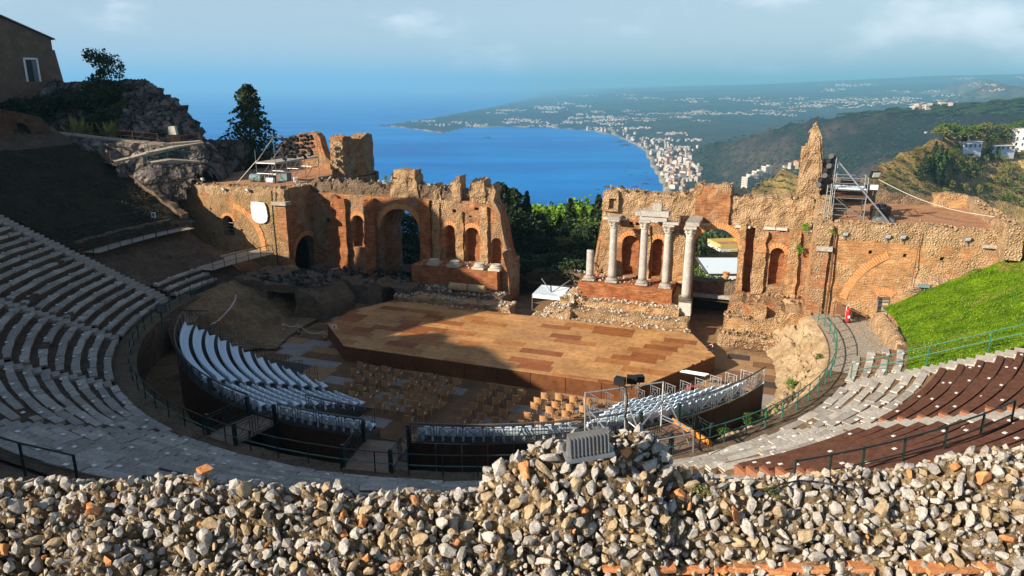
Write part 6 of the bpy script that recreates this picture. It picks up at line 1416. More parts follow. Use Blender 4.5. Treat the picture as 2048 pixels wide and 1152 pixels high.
# loose scrub over hill, knoll and dark ridge: nobody could count it
def scrub(name, label, boxes, n, smin, smax, mat, seed):
    q = np.random.RandomState(seed); px = []; py = []
    for (a, b, c, d, w_) in boxes:
        k = int(n * w_); px.append(q.uniform(a, c, k)); py.append(q.uniform(b, d, k))
    x, y, t_ = hit(np.concatenate(px), np.concatenate(py)); ok = np.isfinite(t_) & (t_ < 2600) & (t_ > (1000 if name == 'ridge_scrub' else 0)); x, y, t_ = x[ok], y[ok], t_[ok]; z = H(x, y); mb = MB(); r_ = random.Random(seed)
    for X_, Y_, Z_, T_ in zip(x, y, z, t_):
        if Z_ < SEA + 3: continue
        s_ = r_.uniform(smin, smax) * max(1, T_ / 700); V, F = r_.choice(ROCKS)
        mb.add([(X_ + v[0] * s_ * 1.2, Y_ + v[1] * s_ * 1.2, Z_ + s_ * .35 + v[2] * s_) for v in V], F)
    tag(mb.build(name, M[mat], smooth=False), label, kind='stuff')
scrub('hill_scrub', 'low scrub scattered over the golden hill', [(1740, 300, 2048, 430, 1.0)], 420, .3, .9, 'leaf_olive', 3)
scrub('knoll_scrub', 'scrub on the small dry knoll', [(1500, 345, 1680, 385, 1.0)], 260, .4, 1.4, 'leaf_olive', 4)
scrub('ridge_scrub', 'dark maquis over the long ridge behind', [(1350, 235, 2048, 340, 1.0), (1380, 300, 1720, 375, .7)], 900, .8, 2.0, 'leaf_dark', 5)

M['house_a'] = flat('cream_house_wall', (.50, .46, .41), .8, var=.06); M['house_b'] = flat('pale_pink_house_wall', (.50, .38, .32), .8, var=.06)
M['house_c'] = flat('white_house_wall', (.60, .59, .57), .8, var=.05); M['house_d'] = flat('ochre_house_wall', (.46, .33, .18), .8, var=.06)
M['roof_tile'] = flat('red_roof_tiles', (.30, .12, .07), .9); M['window_dark'] = flat('dark_window', (.05, .055, .06), .3)
def house_mesh(seed):
    q = random.Random(seed); mb = MB(); w_, d_, h_ = q.uniform(9, 15), q.uniform(8, 11), q.choice((6.5, 9.5, 9.5, 12.5))
    mb.box((0, 0, h_ / 2 - 2), (w_, d_, h_ + 4), 0, 0)
    if q.random() < .55:
        mb.add([(-w_ / 2 - .4, -d_ / 2 - .4, h_ + .01), (w_ / 2 + .4, -d_ / 2 - .4, h_ + .01), (w_ / 2 + .4, d_ / 2 + .4, h_ + .01), (-w_ / 2 - .4, d_ / 2 + .4, h_ + .01), (-w_ / 4, 0, h_ + 1.9), (w_ / 4, 0, h_ + 1.9)],
               [(0, 1, 5, 4), (1, 2, 5), (2, 3, 4, 5), (3, 0, 4), (3, 2, 1, 0)], 1)
    else:
        mb.box((w_ * .2, 0, h_ + 1.1), (w_ * .35, d_ * .5, 2.2), 0, 0); mb.box((0, -d_ / 2 + .15, h_ + .4), (w_, .3, .8), 0, 0); mb.box((-w_ / 2 + .15, 0, h_ + .4), (.3, d_, .8), 0, 0)
    for f in range(int(h_ // 3)):
        for k in range(4):
            x = -w_ / 2 + w_ * (k + .5) / 4; mb.box((x, -d_ / 2 - .02, f * 3 + 1.6), (1.2, .12, 1.6), 0, 2); mb.box((-w_ / 2 - .02, -d_ / 2 + d_ * (k + .5) / 4, f * 3 + 1.6), (.12, 1.0, 1.6), 0, 2)
    return mb
HOUSES = [mesh_of(house_mesh(i), 'house', [M[('house_a', 'house_b', 'house_c', 'house_a', 'house_d', 'house_c')[i % 6]], M['roof_tile'], M['window_dark']]) for i in range(12)]
def sprinkle(boxes, n, seed, zmin=SEA + 2.2, clus=0):
    q = np.random.RandomState(seed); px = []; py = []
    tot = sum(b[4] for b in boxes)
    for (a, b, c, d, w_) in boxes:
        k = max(1, int(n * w_ / tot))
        if clus:
            m_ = max(1, k // clus); ci = q.randint(0, m_, k); px.append(q.uniform(a, c, m_)[ci] + q.normal(0, 11, k)); py.append(q.uniform(b, d, m_)[ci] + q.normal(0, 1.1, k))
        else: px.append(q.uniform(a, c, k)); py.append(q.uniform(b, d, k))
    x, y, t_ = hit(np.concatenate(px), np.concatenate(py)); ok = np.isfinite(t_); x, y, t_ = x[ok], y[ok], t_[ok]; z = H(x, y); ok = (z > zmin) & inside(x, y) & (coastdist(x, y) > 18)
    o = np.argsort(t_[ok]); return np.stack([x[ok], y[ok], z[ok], t_[ok]], 1)[o]
q = random.Random(6)
TOWN = sprinkle([(1310, 345, 1400, 384, 8), (1300, 300, 1385, 348, 8), (1262, 282, 1345, 320, 6), (1230, 268, 1300, 292, 4), (1160, 256, 1260, 274, 4), (1320, 320, 1385, 352, 3)], 290, 2)
used = []
for X_, Y_, Z_, T_ in TOWN:
    if len(used) >= 215: break
    if any((X_ - a) ** 2 + (Y_ - b) ** 2 < 110 for a, b in used): continue
    used.append((X_, Y_)); s_ = q.uniform(.75, 1.15)
    o = new_from_mesh('house', q.choice(HOUSES), None, (X_, Y_, Z_), q.choice((.3, .9, .6)) + q.uniform(-.2, .2), (s_, s_, s_ * q.uniform(.8, 1.1)))
    tag(o, 'pale house in the seaside town along the curving shore of the bay', 'house', 'houses of the town along the bay')
SPUR = sprinkle([(1488, 340, 1595, 374, 8), (1418, 330, 1452, 350, 1), (1560, 335, 1600, 360, 3)], 90, 9)
used = []
for X_, Y_, Z_, T_ in SPUR:
    if len(used) >= 34 or not 500 < T_ < 1500: continue
    if any((X_ - a) ** 2 + (Y_ - b) ** 2 < 100 for a, b in used): continue
    used.append((X_, Y_)); s_ = q.uniform(.7, 1.0)
    o = new_from_mesh('house', q.choice(HOUSES), None, (X_, Y_, Z_), q.uniform(.1, .9), (s_, s_, s_))
    tag(o, 'pale house on the wooded spur just beyond the top of the stage wall', 'house', 'houses on the spur')
def specks(name, label, boxes, n, seed, wmin, wmax, h, mats):
    P = sprinkle(boxes, n, seed, clus=16); q = random.Random(seed); mb = MB()
    for X_, Y_, Z_, T_ in P:
        if T_ > 16000: continue
        k = max(1, T_ / 4500); w_ = q.uniform(wmin, wmax) * k; mb.box((X_, Y_, Z_ + h * k / 2 - 1), (w_, w_ * q.uniform(.4, .8), h * k + 2), q.uniform(0, 1.5), q.randrange(len(mats)))
    tag(mb.build(name, [M[m_] for m_ in mats]), label, kind='stuff')
specks('far_town', 'far pale houses of the town round the bay and the headland', [(1000, 228, 1250, 262, 9), (930, 240, 1080, 256, 3), (820, 240, 960, 254, 2), (985, 208, 1140, 228, 5), (1180, 232, 1300, 275, 6), (1300, 262, 1390, 330, 5), (1310, 330, 1400, 378, 6), (1060, 205, 1180, 220, 2)], 1000, 12, 6, 12, 6, ['speck', 'house_b', 'house_a'])
specks('plain_villages', 'far villages and glasshouses scattered over the plain', [(1180, 222, 1420, 250, 8), (1380, 220, 1600, 234, 6), (1560, 205, 1900, 218, 10), (1640, 196, 1900, 206, 6), (1300, 196, 1700, 212, 5), (1100, 188, 1500, 205, 3), (1500, 170, 2000, 195, 5), (1800, 135, 2048, 168, 2), (1400, 150, 1900, 180, 2)], 1700, 13, 7, 16, 4, ['speck', 'house_b', 'speck', 'roof_tile'])
scrub('plain_trees', 'dark groves on the plain and the headland', [(800, 238, 1000, 252, .25), (1000, 205, 1420, 255, .5), (1250, 255, 1420, 300, .25)], 10, 5, 9, 'leaf_dark', 15)
def groves():
    q = np.random.RandomState(5); px = np.concatenate([q.uniform(800, 1000, 300), q.uniform(1000, 1420, 700), q.uniform(1400, 2048, 600)]); py = np.concatenate([q.uniform(238, 252, 300), q.uniform(200, 255, 700), q.uniform(190, 232, 600)])
    x, y, t_ = hit(px, py); ok = np.isfinite(t_) & (t_ < 14000); x, y, t_ = x[ok], y[ok], t_[ok]; z = H(x, y); mb = MB(); r_ = random.Random(3)
    for X_, Y_, Z_, T_ in zip(x, y, z, t_):
        if Z_ < SEA + 2.5: continue
        s_ = r_.uniform(6, 14) * max(1, T_ / 4500); V, F = r_.choice(ROCKS); mb.add([(X_ + v[0] * s_ * 1.8, Y_ + v[1] * s_, Z_ + v[2] * s_ * .55) for v in V], F)
    tag(mb.build('far_groves', M['leaf_dark']), 'far dark groves between the villages of the plain', kind='stuff')
groves()
# church tower in the seaside town
p, _ = hitp(1331, 300); mb = MB(); mb.box((0, 0, 10), (6, 6, 24)); mb.add([(-3.4, -3.4, 22), (3.4, -3.4, 22), (3.4, 3.4, 22), (-3.4, 3.4, 22), (0, 0, 29)], [(0, 1, 4), (1, 2, 4), (2, 3, 4), (3, 0, 4), (3, 2, 1, 0)], 1)
t = thing('church_tower', 'grey church tower rising over the houses of the seaside town', 'tower', p)
mb2 = MB(); mb2.box((p[0], p[1], p[2] + 10), (6, 6, 24), .4); mb2.build('shaft', M['house_b'], t)
mb2 = MB(); mb2.tube((p[0], p[1], p[2] + 22), (p[0], p[1], p[2] + 31), 4.2, 4, .1); mb2.build('roof', M['grey_steel'], t)
# villas on the golden hill
def villa(label, px, py, w_, d_, h_, rz, floors, seed, roof='flat'):
    p, _ = hitp(px, py); t = thing('villa', label, 'house', p); c, s_ = math.cos(rz), math.sin(rz)
    L = lambda x, y, z: (p[0] + x * c - y * s_, p[1] + x * s_ + y * c, p[2] + z)
    mb = MB(); mb.box(L(0, 0, h_ / 2 - 2), (w_, d_, h_ + 4), rz); mb.build('wall', M['house_c'], t)
    mb = MB(); mb.box(L(0, 0, h_ + .15), (w_ + .5, d_ + .5, .3), rz); mb.build('roof', M['roof_tile' if roof != 'flat' else 'house_c'], t)
    for f in range(floors):
        n = max(2, int(w_ / 3))
        for k in range(n):
            mb = MB(); mb.box(L(-w_ / 2 + w_ * (k + .5) / n, -d_ / 2 - .03, f * 3.1 + 1.7), (1.1, .1, 1.5), rz); mb.build('window', M['window_dark'], t)
            mb = MB(); mb.box(L(-w_ / 2 - .03, -d_ / 2 + d_ * (k + .5) / n, f * 3.1 + 1.7), (.1, 1.0, 1.5), rz); mb.build('window', M['window_dark'], t)
    mb = MB(); mb.box(L(-w_ * .2, -d_ / 2 - 1.0, 3.0), (w_ * .5, 2.0, .2), rz); mb.build('balcony', M['house_c'], t)
    return t
villa('tall white villa at the edge of the golden hill', 2040, 300, 9, 9, 9.5, .5, 3, 1)
villa('low white villa with terrace among the trees of the golden hill', 1932, 302, 12, 7, 3.6, .3, 1, 2)
villa('white house with long terrace wall below the tall villa', 1996, 306, 16, 5, 2.6, .25, 1, 3)
villa('tiny white lookout house on the shoulder of the golden hill', 1851, 272, 4, 4, 3.2, .3, 1, 4)

# ================================================================== BEHIND THE BIG ARCH
t = thing('garden_pavilion', 'white roofed pavilion in the garden seen through the big arch', 'pavilion', D(1440, 545, 84))
p = D(1446, 545, 86); a = AX + .35; c_, s_ = math.cos(a), math.sin(a); L = lambda x, y, z: (p[0] + x * c_ - y * s_, p[1] + x * s_ + y * c_, p[2] + z)
mb = MB(); mb.box(L(0, 0, -.8), (4.6, 4.2, 2.6), a); mb.build('wall', M['white'], t)
mb = MB(); mb.hexa([L(-2.6, -2.5, .5), L(2.6, -2.5, .5), L(2.6, 2.5, 1.1), L(-2.6, 2.5, 1.1)], [L(-2.6, -2.5, .62), L(2.6, -2.5, .62), L(2.6, 2.5, 1.22), L(-2.6, 2.5, 1.22)]); mb.build('roof', M['canvas'], t)
mb = MB(); mb.hexa([L(-2.72, -2.6, .5), L(-2.6, -2.6, .5), L(-2.6, 2.5, 1.1), L(-2.72, 2.5, 1.1)], [L(-2.72, -2.6, .7), L(-2.6, -2.6, .7), L(-2.6, 2.5, 1.3), L(-2.72, 2.5, 1.3)]); mb.build('gutter', M['grey_steel'], t)
M['yellow'] = flat('yellow_wall', (.56, .44, .14), .8); M['terra_dark'] = M['roof_tile']
t = thing('garden_house', 'small yellow house with tiled terrace roof seen through the big arch', 'house', D(1462, 520, 104))
p = D(1456, 506, 104); a = AX + .5; c_, s_ = math.cos(a), math.sin(a); L = lambda x, y, z: (p[0] + x * c_ - y * s_, p[1] + x * s_ + y * c_, p[2] + z)
mb = MB(); mb.box(L(0, 0, -.6), (4.4, 4.4, 3.6), a); mb.build('wall', M['house_c'], t)
mb = MB(); mb.box(L(.6, -2.23, -.6), (3.0, .06, 3.2), a); mb.build('yellow_front', M['yellow'], t)
for x, y, w_, d_ in ((0, -2.1, 4.5, .25), (0, 2.1, 4.5, .25), (-2.1, 0, .25, 4.0), (2.1, 0, .25, 4.0)): mb = MB(); mb.box(L(x, y, 1.45), (w_, d_, .5), a); mb.build('parapet', M['yellow'], t)
mb = MB(); mb.box(L(0, 0, 1.24), (4.0, 4.0, .06), a); mb.build('roof', M['terrace'], t)
t = thing('urn', 'terracotta urn on a post before the white roofed pavilion', 'urn', D(1452, 558, 80))
p = D(1452, 553, 80); mb = MB(); mb.lathe((p[0], p[1], p[2] - .55), [(.12, 0), (.2, .05), (.1, .12), (.1, .2), (.28, .4), (.34, .65), (.26, .85), (.38, .95), (.4, 1.02), (.3, 1.03)], 14); mb.build('bowl', M['terra'], t)
mb = MB(); mb.box((p[0], p[1], p[2] - 1.6), (.5, .5, 2.1), AX); mb.build('post', M['limestone'], t)
for k, (px, py, dd) in enumerate(((1400, 556, 79), (1420, 562, 78), (1440, 566, 77), (1460, 566, 77), (1476, 566, 77))):
    p = D(px, py, dd); tree('bush', 'leaf_mid', 'bush', 'clipped green bush of the hedge in front of the white roofed pavilion', (p[0], p[1], p[2] - .8), 1.35, 1.2, 'hedge before the pavilion', k % 3, 1.2, 'bush')
# white tent top in the gap
t = thing('tent', 'white peaked tent canopy on a frame in the gap between the two stage walls', 'tent', W(1.6, 11.4, 0))
A_ = [W(.2, 10.4, 1.55), W(3.0, 10.4, 1.55), W(3.0, 13.2, 1.7), W(.2, 13.2, 1.7)]; pk = [W(.5, 13.0, 2.5), W(2.7, 12.8, 2.75)]; md = W(1.6, 11.8, 1.45)
mb = MB(); V = A_ + [md] + [tuple(Vector(v) - Vector((0, 0, .04))) for v in A_ + [md]]
mb.add(V, [(0, 1, 4), (1, 2, 4), (2, 3, 4), (3, 0, 4), (6, 5, 9), (7, 6, 9), (8, 7, 9), (5, 8, 9)]); mb.hexa([W(.2, 10.38, 1.2), W(3, 10.38, 1.2), W(3, 10.4, 1.2), W(.2, 10.4, 1.2)], [W(.2, 10.38, 1.55), W(3, 10.38, 1.55), W(3, 10.4, 1.55), W(.2, 10.4, 1.55)]); mb.build('canopy', M['canvas'], t)
for a, b in ((W(.2, 13.2, 2.3), md), (md, W(3.0, 13.2, 2.4)), (A_[0], (A_[0][0], A_[0][1], 0)), (A_[1], (A_[1][0], A_[1][1], 0))): mb = MB(); mb.tube(a, b, .045, 5); mb.build('frame_tube', M['steel'], t)

# ================================================================== SCAFFOLDS, LAMPS, LOUDSPEAKERS
def tubes(t, segs, r=.032, mat='steel', name='tube'):
    for a, b in segs: mb = MB(); mb.tube(a, b, r, 5); mb.build(name, M[mat], t)
Z0 = 10.16
t = thing('scaffold_tower', 'long steel scaffold platform on the left tower terrace carrying many black spotlights', 'scaffold', W(-29, 15, Z0))
xs, ys = (-30.3, -27.9), (11.6, 14.1, 16.6, 19.1)
for i, x in enumerate(xs):
    for j, y in enumerate(ys):
        top = 14.9 if (i == 1) else (13.6 if j == 0 else 12.6)
        tubes(t, [(W(x, y, Z0), W(x, y, top))], name='upright')
    tubes(t, [(W(x, ys[0], z), W(x, ys[-1], z)) for z in (12.25, 11.2)], name='ledger')
    for j in range(3): tubes(t, [(W(x, ys[j], Z0 + .1), W(x, ys[j + 1], 12.2))], .026, name='brace')
for y in ys: tubes(t, [(W(xs[0], y, z), W(xs[1], y, z)) for z in (12.25, 11.2)] + [(W(xs[0], y, 12.3), W(xs[1], y, 14.8))], name='transom')
tubes(t, [(W(xs[1], ys[0], z), W(xs[1], ys[-1], z)) for z in (12.9, 13.5, 14.2, 14.9)], name='lamp_rail')
tubes(t, [(W(-32.8, 11.5, Z0), W(-30.2, 11.6, 12.5)), (W(-30.2, 11.6, 12.3), W(-27.95, 11.6, 14.9)), (W(-29.2, 11.2, Z0), W(-27.9, 11.6, 12.3))], name='brace')
for j in range(3): mb = MB(); mb.lbox(xs[0] + .05, xs[1] - .05, ys[j] + .03, ys[j + 1] - .03, 12.29, 12.37); mb.build('deck_board', M['limestone'], t)
def spot_mesh(r=.16, L=.42):
    mb = MB(); mb.lathe((0, 0, 0), [(r * .55, 0), (r * .9, .06), (r, L * .4), (r * 1.05, L), (r * .9, L + .001)], 9); mb.box((0, 0, L * .4), (2.3 * r, .03, .05)); mb.tube((0, 0, L * .45), (0, r * 1.6, L * .45), .02, 4); return mb
SPOT = mesh_of(spot_mesh(), 'spotlight', M['black'])
q = random.Random(33); k = 0
for z in (12.75, 13.15, 13.55, 13.95, 14.35, 14.75):
    for j in range(9):
        y = 12.6 + j * .62 + q.uniform(-.12, .12)
        o = new_from_mesh('spotlight', SPOT, None, W(-27.9 + .18, y, z + q.uniform(-.08, .08)), rot=(q.uniform(1.3, 2.2), q.uniform(-.3, .3), AX + 1.57 + q.uniform(-.6, .6)))
        tag(o, 'black spotlight on the crowded lamp rack of the left scaffold', 'spotlight', 'black spotlights on the left scaffold'); k += 1
for k, (x, y, rr_, L_, m_, lab) in enumerate(((-31.9, 12.6, .42, 1.3, 'teal', 'dull green rolled bundle lying under the left scaffold'), (-30.2, 12.9, .36, 1.0, 'black', 'black rolled bundle lying under the left scaffold'), (-29.6, 12.2, .28, .8, 'canvas', 'pale rolled bundle under the left scaffold'))):
    mb = MB(); mb.tube(W(x, y, Z0 + rr_), W(x + L_, y + .1, Z0 + rr_), rr_, 14, rr_ * .94); tag(mb.build('rolled_bundle', M[m_], origin=W(x, y, Z0)), lab, 'bundle')
t = thing('crate', 'teal equipment case standing under the left scaffold deck', 'case', W(-29, 14.5, Z0)); mb = MB(); mb.lbox(-29.6, -28.6, 14.2, 15.0, Z0, Z0 + .7); mb.build('body', M['teal'], t); mb = MB(); mb.lbox(-29.62, -28.58, 14.18, 15.02, Z0 + .71, Z0 + .8); mb.build('lid', M['grey_steel'], t)
t = thing('bucket', 'white bucket standing at the edge of the left terrace', 'bucket', W(-26.9, 13.4, Z0)); c = W(-26.9, 13.4, Z0); mb = MB(); mb.lathe(c, [(.2, 0), (.26, .55), (.23, .56), (.18, .1)], 12); mb.build('shell', M['white'], t); mb = MB(); mb.path([(c[0] - .24, c[1], c[2] + .5), (c[0], c[1], c[2] + .72), (c[0] + .24, c[1], c[2] + .5)], .012, 4); mb.build('handle', M['steel'], t)

t = thing('scaffold_tower', 'steel scaffold tower with board decks on the right tower terrace', 'scaffold', W(25.5, 10, Z0))
xs, ys = (24.5, 26.7), (9.4, 11.6)
for i, x in enumerate(xs):
    for j, y in enumerate(ys): tubes(t, [(W(x, y, Z0), W(x, y, 14.6 if i == 0 else 13.4))], .034, name='upright')
for z in (10.5, 11.0, 11.8, 12.4, 12.9, 13.3):
    tubes(t, [(W(xs[0], y, z), W(xs[1], y, z)) for y in ys] + [(W(x, ys[0], z), W(x, ys[1], z)) for x in xs], .026, name='ledger')
tubes(t, [(W(24.5, 9.4, 14.5), W(28.4, 8.9, 10.2))], .06, name='brace'); tubes(t, [(W(24.6, 9.3, 11.8), W(26.6, 9.4, 10.2)), (W(24.6, 11.6, 11.8), W(26.7, 11.6, 10.2)), (W(26.7, 9.4, 11.0), W(26.7, 11.6, 13.2))], .026, name='brace')
for z, m_ in ((11.86, 'timber'), (12.46, 'canvas')):
    for k in range(4): mb = MB(); mb.lbox(24.55 + .02, 26.65, 9.45 + k * .54, 9.45 + k * .54 + .5, z, z + .06); mb.build('deck_board', M[m_], t)
tubes(t, [(W(23.9, 8.9, Z0 - .1), W(23.95, 8.9, 12.8)), (W(24.2, 8.9, Z0 - .1), W(24.2, 8.9, 12.9)), (W(23.9, 8.9, 12.7), W(24.5, 9.4, 12.9))], .04, name='ladder_rail')
for z in np.arange(10.4, 12.7, .32): tubes(t, [(W(23.92, 8.9, z), W(24.2, 8.9, z))], .022, name='ladder_rung')
for k in range(7):
    z = 14.75 - k * .36; x = 24.35 - .035 * k * k * .5
    o = new_from_mesh('spotlight', mesh_of(spot_mesh(.2, .6), 'spotlight', M['black']) if k == 0 else BIGSPOT, None, W(x - .15, 9.3, z), rot=(1.2, .5 - .25 * k % .5, AX - .7 - .2 * (k % 2)))
    if k == 0: BIGSPOT = o.data
    tag(o, 'big black spotlight in the hanging stack at the corner of the right scaffold', 'spotlight', 'black spotlights on the right scaffold')
def floodlight(label, at, rz, mat='black', s_=1.0, tilt=.4):
    t = thing('floodlight', label, 'floodlight', at); mb = MB(); mb.box((at[0], at[1], at[2]), (.5 * s_, .22 * s_, .36 * s_), rz, tilt=tilt); mb.build('housing', M[mat], t)
    d = (-math.sin(rz), math.cos(rz)); mb = MB(); mb.box((at[0] - d[0] * .13 * s_, at[1] - d[1] * .13 * s_, at[2]), (.42 * s_, .03, .28 * s_), rz, tilt=tilt); mb.build('glass', M['plate'], t)
    mb = MB(); mb.tube((at[0], at[1], at[2] - .5 * s_), (at[0], at[1], at[2] - .12 * s_), .03, 5); mb.build('bracket', M['grey_steel'], t); return t
floodlight('black loudspeaker shaped lamp on top of the right scaffold rail', W(27.1, 9.6, 13.6), AX + .5, 'black', 1.3)
floodlight('square lamp with two white panes hanging at the corner of the right scaffold', W(27.1, 9.2, 12.75), AX, 'grey_steel', 1.25, .1)
for k, (px, py, lab) in enumerate(((1690, 468, 'first'), (1775, 473, 'second'), (1805, 474, 'third'), (1935, 478, 'last'))):
    p = loc(W(0, 0, 0)); r = ray(px, py); tt_ = ((CX * EY[0] + CY * EY[1]) + 7.8) / (r[0] * EY[0] + r[1] * EY[1]); pp = (r[0] * tt_, r[1] * tt_, CAMZ + r[2] * tt_)
    floodlight('small floodlight on the sunlit tower edge, %s of four from the scaffold' % lab, pp, AX + .4, 'steel', .8)
for k, (px, py, lab) in enumerate(((447, 378, 'small floodlight on the left tower edge nearest the rocky hill'), (495, 380, 'small floodlight on the left tower edge above the white panel'), (405, 358, 'small floodlight on the left terrace edge by the dark corner wall'))):
    r = ray(px, py); tt_ = ((CX * EY[0] + CY * EY[1]) + 8.6) / (r[0] * EY[0] + r[1] * EY[1]); floodlight(lab, (r[0] * tt_, r[1] * tt_, CAMZ + r[2] * tt_), AX - .3, 'steel', .75)
t = thing('water_tank', 'black ribbed water barrel with lid beside the right scaffold', 'barrel', W(28.0, 10.6, Z0)); c = W(27.9, 10.4, Z0)
mb = MB(); mb.lathe(c, [(.68, 0), (.72, .1), (.68, .2), (.74, .35), (.72, .8), (.76, .9), (.72, 1.0), (.60, 1.06)], 20); mb.build('body', M['black'], t); mb = MB(); mb.lathe((c[0], c[1], c[2] + 1.06), [(.36, 0), (.36, .12), (.3, .14)], 16); mb.build('lid', M['black'], t)
t = thing('tarp_bundle', 'grey plastic bundle of gear beside the black water barrel', 'bundle', W(28.0, 9.6, Z0))
mb = MB(); mb.grid(lambda a, b: W(27.2 + 1.7 * a, 9.35 + .75 * b, Z0 + .42 * (math.sin(math.pi * a) * math.sin(math.pi * b)) ** .4 * (1 + .4 * nz(a * 5, b * 4, 3))), 14, 8); mb.build('cover', M['grey_steel'], t)
mb = MB(); mb.path([W(27.15, 9.5, Z0 + .1), W(28.0, 9.7, Z0 + .5), W(28.9, 9.6, Z0 + .1)], .04, 5); mb.build('strap', M['black'], t)
mb = MB(); a, b = W(27.3, 9.8, 13.3), W(35.2, 9.8, 10.9); mb.path([tuple(lerp(a[i], b[i], k / 8) - (.5 * math.sin(math.pi * k / 8) if i == 2 else 0) for i in range(3)) for k in range(9)], .03, 4); tag(mb.build('guy_rope', M['rope']), 'pale guy rope running from the right scaffold to the terrace parapet', 'rope')
mb = MB(); a, b = W(30.4, 7.85, 9.8), W(30.2, 7.35, 5.9); mb.path([a, W(30.35, 7.8, 8.6), W(30.25, 7.6, 7.2), b], .03, 4); tag(mb.build('cable', M['rust']), 'thin brown cable down the sunlit tower face', 'cable')
mb = MB(); mb.lbox(30.6, 31.35, 7.1, 7.35, 5.95, 6.15); tag(mb.build('lamp_box', M['teal_bright'] if 'teal_bright' in M else M['teal'], origin=W(31, 7.2, 6)), 'turquoise lamp box under the bare rock on the tower face', 'lamp')
mb = MB(); mb.lbox(34.3, 36.0, 7.7, 7.95, 9.0, 9.22); tag(mb.build('lamp_tray', M['limestone'], origin=W(35, 7.8, 9)), 'long grey lamp tray high on the tower near the lawn', 'lamp')

# ---- scaffold frame with three black lamps over the white stand
t = thing('tube_scaffold', 'open frame of steel tubes standing over the sunlit end of the white stand', 'scaffold', D(1250, 860, 34))
Q = lambda px, py, tt_=33.6: D(px, py, tt_)
tubes(t, [(Q(1170, 876), Q(1171, 784)), (Q(1250, 862), Q(1251, 772)), (Q(1322, 852), Q(1327, 763))], .045, name='upright')
tubes(t, [(Q(1171, 786), Q(1327, 764)), (Q(1171, 828), Q(1326, 800)), ], .04, name='ledger')
tubes(t, [(Q(1171, 808), Q(1192, 872)), (Q(1171, 852), Q(1190, 872, 33.2)), (Q(1171, 812, 33.8), Q(1222, 872, 32.8)), (Q(1255, 808), Q(1280, 868, 33.2)), (Q(1326, 780), Q(1378, 888, 33.4)), (Q(1284, 850, 33.2), Q(1326, 800)), (Q(1252, 840), Q(1298, 876, 32.9))], .035, name='brace')
tubes(t, [(Q(1322, 836), Q(1387, 865, 33.2)), (Q(1318, 828), Q(1384, 858, 33.2)), (Q(1387, 862, 33.2), Q(1386, 905, 33.2)), (Q(1318, 880, 33.2), Q(1388, 866, 33.2))], .035, name='truss_tube')
mb = MB(); a = Q(1250, 772); mb.path([Q(1250, 772), Q(1254, 800, 33.5), Q(1250, 830, 33.5), Q(1254, 850, 33.5)], .06, 6); mb.build('cable_bunch', M['black'], t)
for k, (px, py, s_) in enumerate(((1240, 762, 1.0), (1264, 759, 1.0), (1279, 757, .85))):
    c = D(px, py, 33.5 + .5 * k); t = thing('stage_lamp', ('boxy black stage lamp on the steel frame, the lowest of three', 'boxy black stage lamp on the steel frame between the other two', 'smallest boxy black stage lamp at the back of the three')[k], 'lamp', c)
    mb = MB(); mb.box(c, (.48 * s_, .36, .34 * s_), -.5 + .3 * k); mb.build('housing', M['black'], t)
    mb = MB(); mb.box((c[0] - .02, c[1] - .2, c[2] + .0), (.40 * s_, .02, .26 * s_), -.5 + .3 * k); mb.build('lens', M['black'], t)
    mb = MB(); mb.tube((c[0], c[1], c[2] - .15), (c[0], c[1], c[2] - .5), .025, 5); mb.build('stem', M['black'], t)

# lamp mast and boarded store in the pit at the left
t = thing('stage_lamp', 'dark lamp on a tall mast at the left bend of the ring path', 'lamp', D(324, 700, 48)); a, b = D(326, 690, 46.5), D(323, 622, 46.5)
mb = MB(); mb.tube(a, b, .06, 6); mb.build('mast', M['dark_paint'], t)
mb = MB(); mb.box((b[0], b[1], b[2] + .2), (.6, .4, .5), .4); mb.build('housing', M['black'], t); mb = MB(); mb.box((b[0] + .1, b[1] - .2, b[2] + .2), (.5, .04, .4), .4); mb.build('lens', M['grey_steel'], t)
t = thing('board_store', 'stack of brown boards and frames stored in the pit at the left bend', 'boards', LP(23.3, -154, 0))
for k, (a0, a1, z0, z1, m_) in enumerate(((-161, -157.5, .6, 2.3, 'gang'), (-157.4, -154, .6, 2.3, 'floor_b'), (-160.8, -157, 2.32, 2.42, 'gang'), (-156.8, -152.5, 2.32, 2.42, 'floor_a'))):
    mb = MB(); mb.hexa([LP(22.7, a0, z0), LP(22.7, a1, z0), LP(23.6, a1, z0), LP(23.6, a0, z0)], [LP(22.7, a0, z1), LP(22.7, a1, z1), LP(23.6, a1, z1), LP(23.6, a0, z1)]); mb.build('board', M[m_], t)
tubes(t, [(LP(22.4, -163, 2.4), LP(24.4, -152, 3.2)), (LP(24.4, -163, 2.4), LP(22.5, -152, 3.2))], .035, 'grey_steel', 'tube')
mb = MB(); mb.hexa([LP(24.6, -163, 2.6), LP(22.4, -163, 2.6), LP(22.4, -162.7, 2.6), LP(24.6, -162.7, 2.6)], [LP(24.6, -163, 2.66), LP(22.4, -163, 2.66), LP(22.4, -162.7, 2.66), LP(24.6, -162.7, 2.66)]); mb.build('beam', M['dark_paint'], t)

